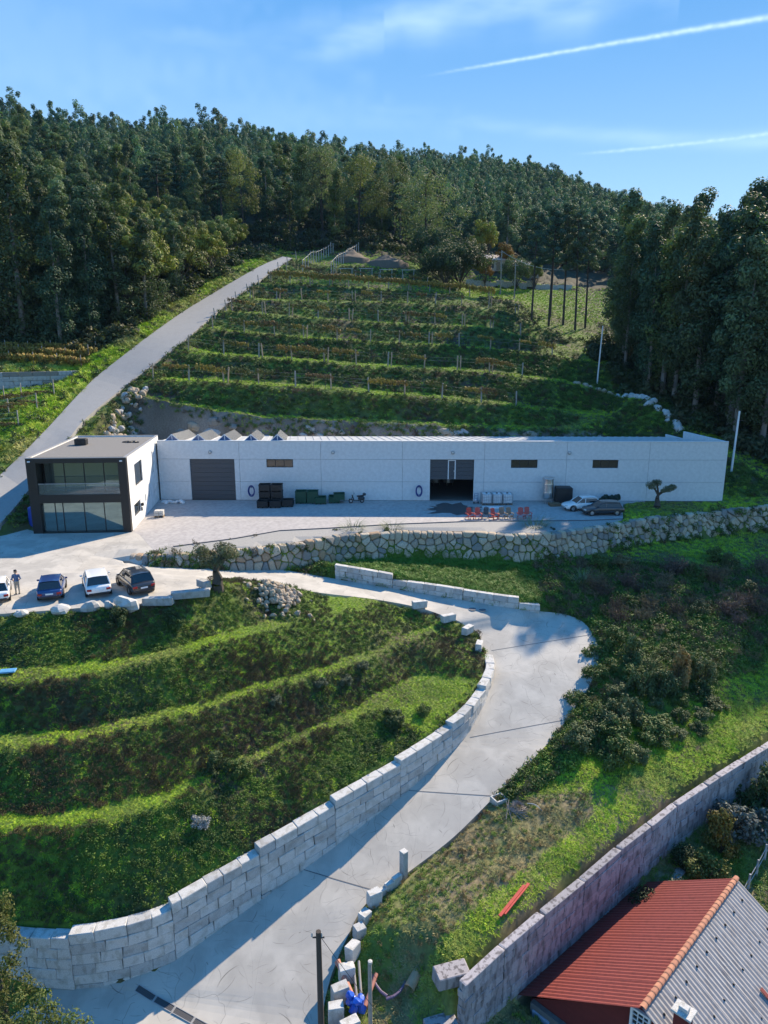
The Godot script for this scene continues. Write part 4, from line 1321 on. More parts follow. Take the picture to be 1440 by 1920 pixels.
func boulders() -> void:
	# along the edge of the car park
	rock_thing(Vector3(-21.4, 0.05, -43.95), Vector3(1.4, 0.7, 1.0), 0.3, M.granite, "low pale boulder behind the blue hatchback", "boulders along the car park edge", 0)
	rock_thing(Vector3(-19.6, 0.1, -44.4), Vector3(1.5, 0.85, 1.0), 0.1, M.granite_b, "grey boulder between the blue hatchback and the white car", "boulders along the car park edge", 1)
	rock_thing(Vector3(-18.4, 0.1, -44.6), Vector3(0.7, 0.7, 0.7), 0.8, M.granite_b, "small grey boulder left of the largest pale boulder", "boulders along the car park edge", 2)
	rock_thing(Vector3(-17.2, 0.2, -44.7), Vector3(2.0, 1.15, 1.2), -0.2, M.granite, "largest pale rounded boulder behind the white car", "boulders along the car park edge", 3)
	rock_thing(Vector3(-23.6, 0.02, -43.4), Vector3(1.0, 0.55, 0.8), 0.5, M.granite, "flat pale boulder at the left end of the car park", "boulders along the car park edge", 4)
	for a in [[-15.3, 0.15, -45.3, 2.2, "grey granite slab lying behind the dark estate car", 0.06], [-13.4, 0.2, -46.5, 2.9, "long grey granite slab between the dark car and the olive tree", 0.3], [-12.9, 0.35, -48.2, 1.3, "short granite block standing left of the olive tree", -0.7]]:
		solo("granite_slab", block_m[int(a[3] * 3) % 6], M.granite_b, a[4], "stone block", "slabs along the car park edge", Transform3D(Basis(Vector3.UP, a[5]) * Basis.from_scale(Vector3(a[3] * 0.9, 0.85, 0.8)), Vector3(a[0], a[1], a[2])))
	# heap of stones on the mound
	var t := thing("stone_heap", "heap of broken pale stones spilling off the grassy mound", "stone heap", on(-8.2, -50.2))
	for k in 170:
		var x := -8.0 + rng.randfn(0.0, 0.85)
		var z := -50.4 + rng.randfn(0.0, 0.8)
		var h := maxf(0.0, 0.9 - 0.45 * Vector2((x + 8.0) * 0.9, z + 50.6).length())
		var sc := rng.randf_range(0.3, 0.75)
		var p := on(x, z, h * rng.randf_range(0.5, 1.0) + 0.04) - t.position
		part(t, "stone", rock_m[rng.randi() % 7], [M.stone_a, M.stone_c2, M.stone_b][rng.randi() % 3], Transform3D(Basis.from_euler(Vector3(rng.randf() * 6, rng.randf() * 6, rng.randf() * 6)) * Basis.from_scale(Vector3(sc, sc * 0.55, sc * 0.8)), p))
	# pale rock wall holding the hill road above the warehouse
	t = thing("rock_bank", "pale tumbled rocks holding up the hill road behind the office roof", "rock bank", on(-34, -88))
	for k in 150:
		var f := rng.randf()
		var d := lerpf(81.0, 98.5, f)
		var x := -34.9 + rng.randf() * 2.3 + 0.4 * f
		var sc := rng.randf_range(0.45, 1.05)
		part(t, "rock", rock_m[rng.randi() % 7], [M.stone_b, M.stone_a, M.granite_b][rng.randi() % 3], Transform3D(Basis.from_euler(Vector3(rng.randf() * 6, rng.randf() * 6, rng.randf() * 6)) * Basis.from_scale(Vector3.ONE * sc), on(x, -d, 0.25) - t.position))
	# rock cut behind the roof
	t = thing("rock_cut", "bare grey rock face cut into the slope behind the warehouse roof", "rock face", on(0, -94.4))
	for k in 46:
		var x := rng.randf_range(-31, 33)
		var sc := rng.randf_range(0.8, 1.9)
		var dd := rng.randf_range(94.0, 95.4)
		part(t, "rock", rock_m[rng.randi() % 7], [M.stone_d, M.granite_b, M.stone_b][rng.randi() % 3], Transform3D(Basis.from_euler(Vector3(rng.randf_range(-0.3, 0.3), rng.randf_range(-0.3, 0.3), rng.randf_range(-0.3, 0.3))) * Basis.from_scale(Vector3(sc * 1.7, sc * 0.9, 1.3)), on(x, -dd, rng.randf_range(-0.9, -0.35)) - t.position))
	# line of rocks at the edge of the eucalyptus stand
	for k in 22:
		var f := k / 21.0
		var x := lerpf(36.0, 40.2, f) + rng.randf_range(-0.5, 0.5)
		var d := lerpf(109.0, 95.5, f)
		rock_thing(on(x, -d, 0.2), Vector3(1, 0.7, 0.8) * rng.randf_range(0.9, 1.9), rng.randf() * 6, M.granite, "pale rock in the line of rocks running down beside the tall eucalyptus stand", "rocks at the foot of the eucalyptus stand", k)
	for k in 9:
		rock_thing(on(30.0 + 0.8 * k * 0.7 + rng.randf_range(-0.3, 0.3), -113.5 + 0.45 * k, 0.2), Vector3(1.2, 0.8, 0.9) * rng.randf_range(0.7, 1.2), rng.randf() * 6, M.stone_a, "pale rock on the shaded terrace end right of the vine rows", "rocks at the terrace end", k)

# ---------------------------------------------------------------- plants
class Leaves:
	var v := PackedVector3Array()
	var c := PackedColorArray()
	var r: RandomNumberGenerator
	func leaf(p: Vector3, n: Vector3, l: float, w: float, col: Color, along := Vector3.ZERO) -> void:
		var a := along
		if a == Vector3.ZERO: a = Vector3(r.randf_range(-1, 1), r.randf_range(-1, 1), r.randf_range(-1, 1))
		a = a.slide(n)
		if a.length_squared() < 1e-6: a = n.cross(Vector3(0.3, 0.1, 0.9))
		a = a.normalized() * l * 0.5
		var s := n.cross(a).normalized() * w * 0.5
		var f := n * w * 0.22
		# a folded leaf cluster: two faces meeting on a raised rib
		v.append(p - a); v.append(p + s - f); v.append(p + a)
		v.append(p - a); v.append(p + a); v.append(p - s - f)
		for k in 6: c.append(col)
	# leaves through an ellipsoid, thicker towards its skin
	func clump(o: Vector3, rad: Vector3, n: int, l: float, w: float, col: Color, vary: float, up := 0.35, droop := 0.0, shell := 0.45, rough := 0.55) -> void:
		var tone := r.randf_range(1.0 - vary, 1.0 + vary)
		for k in n:
			var d := Vector3(r.randfn(), r.randfn(), r.randfn()).normalized()
			var q := pow(r.randf(), shell)
			var p := o + d * rad * q
			var nn := (d + Vector3(r.randfn(), r.randfn(), r.randfn()) * rough + Vector3.UP * up).normalized()
			var t := tone * r.randf_range(0.78, 1.22)
			var cc := Color(col.r * t * r.randf_range(0.9, 1.15), col.g * t, col.b * t * r.randf_range(0.85, 1.1))
			var al := Vector3(r.randfn() * 0.5, -droop, r.randfn() * 0.5) if droop > 0.0 else Vector3.ZERO
			leaf(p, nn, l * r.randf_range(0.7, 1.3), w * r.randf_range(0.7, 1.3), cc, al)
	func mesh() -> ArrayMesh:
		var a := []
		a.resize(Mesh.ARRAY_MAX)
		a[Mesh.ARRAY_VERTEX] = v
		a[Mesh.ARRAY_COLOR] = c
		var m := ArrayMesh.new()
		m.add_surface_from_arrays(Mesh.PRIMITIVE_TRIANGLES, a)
		return m

var kit := {}      # name -> Array of [trunk mesh, crown mesh, height]

func new_leaves(sd: int) -> Leaves:
	var l := Leaves.new()
	l.r = RandomNumberGenerator.new()
	l.r.seed = sd
	return l

func limb(b: MB, a: Vector3, c: Vector3, r0: float, r1: float, bend: Vector3, n := 6) -> void:
	var m := (a + c) * 0.5 + bend
	b.tube(a, m, r0, (r0 + r1) * 0.5, n, false)
	b.tube(m, c, (r0 + r1) * 0.5, r1, n, false)

# tall narrow eucalyptus: straight stem, crown of hanging tufts that tapers to a ragged tip
func eucalyptus(sd: int, dens: float, big: float, low_ := 0.2) -> Array:
	var L := new_leaves(sd)
	var r := L.r
	var b := MB.new()
	var H := 24.0
	var lean := Vector3(r.randf_range(-0.8, 0.8), 0, r.randf_range(-0.8, 0.8))
	var P := func(y: float) -> Vector3: return Vector3(lean.x * pow(y / H, 2.0), y, lean.z * pow(y / H, 2.0))
	for k in 6: b.tube(P.call(H * k / 6.5 - (0.6 if k == 0 else 0.0)), P.call(H * (k + 1) / 6.5), lerpf(0.3, 0.05, k / 6.0), lerpf(0.3, 0.05, (k + 1) / 6.0), 7, false)
	var low := low_ * r.randf_range(0.8, 1.25)
	var wide := r.randf_range(2.2, 3.0)
	var n := int(34 * dens)
	for k in n:
		var f := low + (1.0 - low) * (k + r.randf()) / n
		var prof := wide * pow(clampf((1.03 - f) / (1.0 - low), 0.0, 1.0), 0.45) * smoothstep(low - 0.08, low + 0.16, f)
		var az := r.randf() * TAU
		var out := prof * sqrt(r.randf()) * r.randf_range(0.75, 1.2)
		var o: Vector3 = P.call(f * H) + Vector3(cos(az) * out, r.randf_range(-0.5, 0.5), sin(az) * out)
		var s := r.randf_range(0.95, 1.75) * (1.15 - 0.55 * f)
		if out > 0.7 and k % 2 == 0: limb(b, P.call(f * H - out * 0.7), o, 0.06, 0.02, Vector3(0, 0.2, 0), 4)
		L.clump(o, Vector3(s, s * 1.25, s), int(190 * big), 0.42 / big, 0.22 / big, Color(0.135, 0.19, 0.092), 0.22, 0.25, 0.9, 0.25, 0.35)
	for k in 7:
		var y := H * r.randf_range(0.08, low)
		var az := r.randf() * TAU
		var o: Vector3 = P.call(y) + Vector3(cos(az), 0.25, sin(az)) * r.randf_range(0.5, 1.2)
		limb(b, P.call(y), o, 0.04, 0.015, Vector3.ZERO, 4)
		L.clump(o, Vector3(0.5, 0.6, 0.5), int(16 * big), 0.5, 0.24, Color(0.09, 0.11, 0.045), 0.2, 0.3, 0.9)
	return [b.mesh(), L.mesh()]

# spreading crown of rounded masses on forked limbs
func broadleaf(sd: int, H: float, W: float, col: Color, low: float, leafn: int, ll := 0.42) -> Array:
	var L := new_leaves(sd)
	var r := L.r
	var b := MB.new()
	var fork := H * low
	b.tube(Vector3(0, -0.5, 0), Vector3(0, fork, 0), H * 0.028, H * 0.02, 8, false)
	var n := 34
	for k in n:
		var az := k * 2.4 + r.randf() * 0.6
		var f := (k + 0.5) / n
		var el := asin(lerpf(-0.35, 0.98, f))
		var rad := r.randf_range(0.4, 1.05)
		var o := Vector3(cos(az) * cos(el) * W * 0.5 * rad, lerpf(fork, H, 0.5) + sin(el) * (H - fork) * 0.46 * rad, sin(az) * cos(el) * W * 0.5 * rad)
		var s := W * r.randf_range(0.08, 0.2)
		if k % 2 == 0: limb(b, Vector3(0, fork * r.randf_range(0.7, 1.0), 0), o, H * 0.012, 0.02, Vector3(r.randfn(), r.randfn(), r.randfn()) * 0.2, 5)
		L.clump(o, Vector3(s, s * 0.8, s), int(leafn * 1.5), ll, ll * 0.6, col, 0.24, 0.3, 0.0, 0.25, 0.35)
	return [b.mesh(), L.mesh()]

# maritime pine: bare leaning stem, tiers of dark needle pads near the top
func pine(sd: int, H: float, W: float, low: float, col: Color) -> Array:
	var L := new_leaves(sd)
	var r := L.r
	var b := MB.new()
	var lean := Vector3(r.randf_range(-1.2, 1.2), 0, r.randf_range(-0.6, 0.6))
	var P := func(y: float) -> Vector3: return Vector3(lean.x * pow(maxf(y, 0.0) / H, 1.5), y, lean.z * pow(maxf(y, 0.0) / H, 1.5))
	for k in 6: b.tube(P.call(H * k / 6.2 - (0.5 if k == 0 else 0.0)), P.call(H * (k + 1) / 6.2), lerpf(0.28, 0.08, k / 6.0), lerpf(0.28, 0.08, (k + 1) / 6.0), 7, false)
	var n := 26
	for k in n:
		var f := low + (0.99 - low) * (k + r.randf() * 0.8) / n
		var prof := W * 0.5 * pow(clampf((1.06 - f) / (1.06 - low), 0.0, 1.0), 0.55)
		var az := k * 2.4 + r.randf()
		var out := prof * r.randf_range(0.35, 1.0)
		var o: Vector3 = P.call(f * H) + Vector3(cos(az) * out, r.randf_range(0.0, 0.6), sin(az) * out)
		limb(b, P.call(f * H - out * 0.15), o, 0.07, 0.025, Vector3(0, -0.15, 0), 4)
		var s := W * r.randf_range(0.1, 0.17)
		L.clump(o, Vector3(s, s * 0.6, s), 210, 0.5, 0.17, col, 0.22, 0.5, 0.0, 0.3, 0.5)
	return [b.mesh(), L.mesh()]

func cone_tree(sd: int, H: float, W: float, col: Color) -> Array:
	var L := new_leaves(sd)
	var r := L.r
	var b := MB.new()
	b.tube(Vector3(0, -0.5, 0), Vector3(0, H * 0.9, 0), H * 0.018, 0.03, 7, false)
	for k in 44:
		var f := 0.06 + 0.92 * (k + r.randf()) / 44.0
		var az := r.randf() * TAU
		var out := W * 0.5 * (1.02 - f) * sqrt(r.randf()) * 1.1
		var s := W * 0.13 * (1.15 - f * 0.6)
		L.clump(Vector3(cos(az) * out, f * H, sin(az) * out), Vector3(s, s, s), 60, 0.42, 0.2, col, 0.2)
	return [b.mesh(), L.mesh()]

func plant_kit() -> void:
	kit.euc = []
	for k in 5: kit.euc.append(eucalyptus(100 + k, 1.0, 1.0) + [24.0])
	kit.euclow = []
	for k in 4: kit.euclow.append(eucalyptus(110 + k, 1.1, 1.0, 0.08) + [24.0])
	kit.round = []
	for k in 4: kit.round.append(broadleaf(130 + k, 12.0, 8.5, Color(0.24, 0.27, 0.08), 0.12, 105, 0.5) + [12.0])
	kit.oak = []
	for k in 2: kit.oak.append(broadleaf(140 + k, 10.0, 12.0, Color(0.10, 0.13, 0.055), 0.16, 120, 0.45) + [10.0])
	kit.pine = []
	for k in 4: kit.pine.append(pine(150 + k, 22.0, 7.5, 0.52, Color(0.15, 0.215, 0.13)) + [22.0])
	kit.bigpine = []
	for k in 2: kit.bigpine.append(pine(160 + k, 17.0, 17.0, 0.3, Color(0.2, 0.22, 0.095)) + [17.0])
	kit.cone = []
	for k in 2: kit.cone.append(cone_tree(170 + k, 15.0, 6.5, Color(0.12, 0.14, 0.035)) + [15.0])
	# coarser crowns for the wood on the far hill
	kit.far = []
	for k in 4:
		var L := new_leaves(180 + k)
		var n := 20
		for q in n:
			var f := 0.05 + 0.95 * (q + L.r.randf()) / n
			var az := L.r.randf() * TAU
			var out := 3.2 * pow(maxf(1.03 - f, 0.0), 0.45) * sqrt(L.r.randf()) * 1.25
			if k == 3: out *= 1.5
			var s := L.r.randf_range(1.1, 2.0) * (1.2 - 0.6 * f)
			L.clump(Vector3(cos(az) * out, f * 17.0, sin(az) * out), Vector3(s, s * 1.15, s), 90, 0.55, 0.34, [Color(0.128, 0.19, 0.105), Color(0.15, 0.205, 0.1), Color(0.105, 0.168, 0.1), Color(0.1, 0.165, 0.11)][k], 0.2, 0.3, 0.0, 0.25, 0.35)
		L.v.append_array([Vector3(-0.2, -1, 0), Vector3(0, 15, 0), Vector3(0.2, -1, 0)])
		for q in 3: L.c.append(Color(0.1, 0.08, 0.06))
		kit.far.append(L.mesh())

var bark := {"euc": "bark_pale", "euclow": "bark_pale", "pine": "bark_dark", "bigpine": "bark_dark"}
var tree_first := {}

func tree(kind: String, called: String, at: Vector3, height: float, wide: float, label: String, group: String, k := -1, mt := "foliage") -> Node3D:
	var set_: Array = kit[kind]
	var q: Array = set_[(rng.randi() if k < 0 else k) % set_.size()]
	var t := thing(called, label, "tree", at, 0.0, group)
	var sc: float = height / q[2]
	t.transform = Transform3D(Basis(Vector3.UP, rng.randf() * TAU) * Basis.from_scale(Vector3(wide * sc, sc, wide * sc)), at)
	part(t, "trunk", q[0], M[bark.get(kind, "bark")])
	part(t, "crown", q[1], M[["foliage", "foliage_b", "foliage_c", "foliage_d"][rng.randi() % 4]] if mt == "foliage" else M[mt])
	return t

func road_left(d: float) -> float:
	var p: Array = BL.uroadL
	for i in p.size() - 1:
		if -p[i][2] <= d and d <= -p[i + 1][2]: return lerpf(p[i][0], p[i + 1][0], (d + p[i][2]) / (p[i][2] - p[i + 1][2]))
	return -24.0

func curve(a: Array, x: float) -> float:
	for i in a.size() - 1:
		if x <= a[i + 1][0]: return lerpf(a[i][1], a[i + 1][1], clampf((x - a[i][0]) / (a[i + 1][0] - a[i][0]), 0.0, 1.0))
	return a[-1][1]

func forests() -> void:
	plant_kit()
	var used: Array = []
	var free := func(x: float, z: float, gap: float) -> bool:
		for u in used:
			if Vector2(u.x - x, u.y - z).length_squared() < gap * gap: return false
		return true
	# the wood left of the hill road
	var n := 0
	for tries in 2600:
		if n >= 125: break
		var d := rng.randf_range(113.0, 200.0)
		var x := rng.randf_range(-d * 0.58 - 4.0, -36.0)
		if x > road_left(d) - 4.0 - (3.0 if d < 125.0 else 0.0): continue
		if d < 121.0 and x > -47.0: continue
		var hgt := curve([[-0.6, 35.0], [-0.52, 33.0], [-0.47, 25.0], [-0.4, 21.0], [-0.33, 15.0], [-0.27, 12.0], [-0.2, 9.0], [-0.1, 9.0]], x / d) * rng.randf_range(0.8, 1.05)
		var gap := clampf(hgt * 0.17, 2.6, 4.6)
		if not free.call(x, -d, gap): continue
		used.append(Vector2(x, -d))
		n += 1
		var at := on(x, -d, -0.2)
		if hgt > 19.0: tree("euclow", "eucalyptus_tree", at, hgt, 1.35, "tall dark eucalyptus in the wood left of the hill road", "trees in the wood left of the hill road")
		elif hgt > 17.0 or rng.randf() < 0.3: tree("euclow", "eucalyptus_tree", at, hgt * 1.15, 1.6, "shorter eucalyptus among bushy trees left of the hill road", "trees in the wood left of the hill road")
		else: tree("round", "bushy_tree", at, hgt, rng.randf_range(0.85, 1.1), "yellow green bushy tree beside the hill road", "bushy trees along the hill road")
	tree("cone", "poplar_tree", on(-24.5, -197.0), 15.0, 0.9, "pointed yellow green tree standing at the top of the hill road", "", 0)
	# the stand at the right
	n = 0
	for tries in 3000:
		if n >= 112: break
		var d := rng.randf_range(90.0, 134.0)
		var edge := curve([[90, 46.0], [97, 43.5], [110, 40.0], [125, 38.5], [140, 41.5], [165, 45.0]], d)
		var x := rng.randf_range(edge, minf(d * 0.6 + 10.0, 104.0))
		if not free.call(x, -d, 2.9): continue
		used.append(Vector2(x, -d))
		n += 1
		tree("euc", "eucalyptus_tree", on(x, -d, -0.2), rng.randf_range(19.0, 28.5) * (1.12 if x > 62.0 else 1.0), rng.randf_range(1.1, 1.5), "tall straight eucalyptus in the dark stand right of the warehouse", "eucalyptus stand at the right")
	# slender pines at the right end of the terraces
	var pl := [[29.3, -146.0, 21.5, "slender pine standing alone left of the pine group"], [33.2, -148.0, 23.0, "tallest slender pine in the group above the terraces"], [36.6, -150.0, 23.5, "slender pine in the middle of the pine group"], [38.3, -147.0, 22.5, "second slender pine from the right in the pine group"], [41.0, -149.5, 21.5, "rightmost slender pine beside the eucalyptus stand"], [35.0, -155.0, 21.0, "slender pine at the back of the pine group"]]
	for k in pl.size(): tree("pine", "pine_tree", on(pl[k][0], pl[k][1], -0.3), pl[k][2], 0.85, pl[k][3], "slender pines above the terraces", k)
	# trees round the top of the vineyard
	for a in [["bigpine", "pine_tree", 10.5, -190.0, 21.0, 1.1, "broad spreading pine rising behind the top of the vineyard"], ["oak", "oak_tree", 13.6, -166.0, 9.5, 1.0, "dark round oak at the top right end of the vine rows"], ["oak", "oak_tree", 17.5, -172.0, 11.0, 1.05, "larger dark oak behind the round oak above the vine rows"], ["oak", "oak_tree", 11.5, -181.0, 10.5, 0.8, "dark oak under the broad spreading pine"], ["round", "bushy_tree", 28.5, -212.0, 13.0, 0.8, "rounded green tree beside the far stone houses"], ["oak", "oak_tree", 33.0, -186.0, 8.5, 0.7, "small dark tree in front of the far stone houses"], ["round", "bushy_tree", 38.5, -190.0, 8.0, 0.8, "light green tree right of the far stone houses"], ["bigpine", "pine_tree", -7.0, -206.0, 20.0, 0.9, "wide pine behind the posts at the top of the vineyard"], ["bigpine", "pine_tree", -17.0, -210.0, 21.0, 0.85, "wide dark pine right of the pointed yellow green tree"], ["bigpine", "pine_tree", -38.0, -205.0, 20.0, 0.8, "wide dark pine above the top of the hill road"], ["bigpine", "pine_tree", 3.0, -214.0, 20.0, 0.8, "wide pine left of the broad spreading pine"]]:
		used.append(Vector2(a[2], a[3]))
		tree(a[0], a[1], on(a[2], a[3], -0.3), a[4], a[5], a[6], "trees at the top of the vineyard")
	tree("round", "autumn_tree", on(25.8, -190.0), 7.5, 0.7, "orange leaved tree by the far stone houses", "trees at the top of the vineyard", 1, "autumn")
	tree("round", "autumn_tree", on(33.5, -206.0), 8.0, 0.9, "brown autumn tree behind the far stone houses", "trees at the top of the vineyard", 2, "autumn")
	# nearest rows of the hill wood, one by one
	n = 0
	for tries in 2500:
		if n >= 64: break
		var d := rng.randf_range(203.0, 262.0)
		var x := rng.randf_range(-d * 0.5, d * 0.42)
		if x > 14.0 and x < 80.0 and d < 240.0: continue
		if not free.call(x, -d, 5.0): continue
		used.append(Vector2(x, -d))
		n += 1
		if rng.randf() < 0.35: tree("pine", "pine_tree", on(x, -d, -0.3), rng.randf_range(15.0, 20.0), 1.5, "dark pine in the first rows of the hill wood", "first trees of the hill wood")
		else: tree("euclow", "eucalyptus_tree", on(x, -d, -0.3), rng.randf_range(15.0, 22.0), 1.5, "eucalyptus in the first rows of the hill wood", "first trees of the hill wood")
	# the hill wood beyond
	var xs := [[], [], [], []]
	var hue := [[], [], [], []]
	var cell := 4.9
	var d := 222.0
	while d < 800.0:
		var x := -d * 0.60 - 20.0
		while x < d * 0.60 + 30.0:
			var px := x + rng.randf_range(-0.45, 0.45) * cell
			var pd := d + rng.randf_range(-0.45, 0.45) * cell
			x += cell
			if pd < 250.0 and px > 12.0 and px < 85.0: continue
			var sc := rng.randf_range(0.55, 0.98)
			if rng.randf() < 0.08: sc *= 1.25
			var bs := Basis(Vector3.UP, rng.randf() * TAU) * Basis.from_scale(Vector3(sc * rng.randf_range(0.9, 1.4), sc, sc * rng.randf_range(0.9, 1.4)))
			var k := rng.randi() % 4
			var tone := rng.randf_range(0.72, 1.3)
			hue[k].append(Color(tone * rng.randf_range(0.85, 1.15), tone, tone * rng.randf_range(0.9, 1.1)))
			xs[k].append(Transform3D(bs, on(px, -pd, -0.5)))
		cell = 4.9 + (d - 222.0) * 0.005
		d += cell * 0.95
	var wood := Node3D.new()
	wood.name = numbered("hill_wood")
	add_child(wood)
	tag(wood, "dense eucalyptus and pine wood covering the hill behind the vineyard", "wood", "", "stuff")
	for k in 4: scatter("tree_mass", kit.far[k], M.foliage, xs[k], hue[k], "", wood)

func scatter(called: String, m: Mesh, mt: Material, xs: Array, cols: Array, label: String, parent: Node3D = self) -> void:
	var mm := MultiMesh.new()
	mm.transform_format = MultiMesh.TRANSFORM_3D
	mm.use_colors = cols.size() > 0
	mm.mesh = m
	mm.instance_count = xs.size()
	for i in xs.size():
		mm.set_instance_transform(i, xs[i])
		if cols.size(): mm.set_instance_color(i, cols[i])
	var o := MultiMeshInstance3D.new()
	o.name = numbered(called) if parent == self else called
	o.multimesh = mm
	o.material_override = mt
	tag(o, label, called.replace("_", " ") if parent == self else "", "", "stuff")
	parent.add_child(o, true)

# ---------------------------------------------------------------- ground cover
func tuft_mesh(sd: int, n: int, h: float, w: float, spread: float) -> ArrayMesh:
	var r := RandomNumberGenerator.new()
	r.seed = sd
	var b := MB.new()
	for k in n:
		var az := r.randf() * TAU
		var o := Vector3(cos(az), 0, sin(az)) * spread * sqrt(r.randf())
		var d := Vector3(cos(az + r.randf_range(-0.8, 0.8)), 0, sin(az + r.randf_range(-0.8, 0.8)))
		var hh := h * r.randf_range(0.55, 1.2)
		var s := d.cross(Vector3.UP) * w * r.randf_range(0.7, 1.2)
		var m := o + d * hh * 0.4 + Vector3.UP * hh * 0.55
		var e := o + d * hh * r.randf_range(0.8, 1.2) + Vector3.UP * hh * r.randf_range(0.6, 0.95)
		var t := r.randf_range(0.8, 1.2)
		b.col = Color(t * r.randf_range(0.92, 1.12), t, t * 0.95)
		b.quad(o - s + Vector3.DOWN * 0.05, m - s * 0.8, m + s * 0.8, o + s + Vector3.DOWN * 0.05)
		b.tri(m - s * 0.8, e, m + s * 0.8)
	return b.mesh(true)

func weed_mesh(sd: int, rad: Vector3, n: int, l: float) -> ArrayMesh:
	var L := new_leaves(sd)
	for k in 4:
		L.clump(Vector3(L.r.randf_range(-0.6, 0.6) * rad.x, rad.y * L.r.randf_range(0.35, 0.85), L.r.randf_range(-0.6, 0.6) * rad.z), rad * 0.62, n / 4, l, l * 0.55, Color(1, 1, 1), 0.15, 0.4)
	return L.mesh()

func twig_mesh(sd: int, n: int, h: float) -> ArrayMesh:
	var r := RandomNumberGenerator.new()
	r.seed = sd
	var b := MB.new()
	for k in n:
		var az := r.randf() * TAU
		var d := Vector3(cos(az) * 0.55, 1.0, sin(az) * 0.55).normalized()
		var o := Vector3(r.randfn() * 0.12, -0.05, r.randfn() * 0.12)
		var e := o + d * h * r.randf_range(0.6, 1.1)
		var t := r.randf_range(0.75, 1.2)
		b.col = Color(t, t, t)
		b.tube(o, e, 0.012, 0.005, 3, false)
		for q in 5:
			var p := o.lerp(e, r.randf_range(0.35, 1.0))
			var f := p + Vector3(r.randfn(), absf(r.randfn()) * 0.6, r.randfn()) * h * 0.13
			b.tube(p, f, 0.008, 0.004, 3, false)
			var s := Vector3(r.randfn(), r.randfn(), r.randfn()) * 0.05
			b.tri(f - s, f + Vector3(0.0, 0.07, 0.03), f + s)
	return b.mesh(true)

var cover := {}
func sow(kind: String, at: Vector3, sc: float, col: Color, tilt := Vector3.UP) -> void:
	if not cover.has(kind): cover[kind] = [[], []]
	var q := Basis(Vector3.UP, rng.randf() * TAU)
	if tilt != Vector3.UP:
		var ax := Vector3.UP.cross(tilt)
		if ax.length() > 0.01: q = Basis(ax.normalized(), Vector3.UP.angle_to(tilt)) * q
	cover[kind][0].append(Transform3D(q * Basis.from_scale(Vector3(sc * rng.randf_range(0.85, 1.2), sc * rng.randf_range(0.8, 1.25), sc * rng.randf_range(0.85, 1.2))), at))
	var t := rng.randf_range(0.8, 1.2)
	cover[kind][1].append(Color(col.r * t * rng.randf_range(0.9, 1.1), col.g * t, col.b * t))

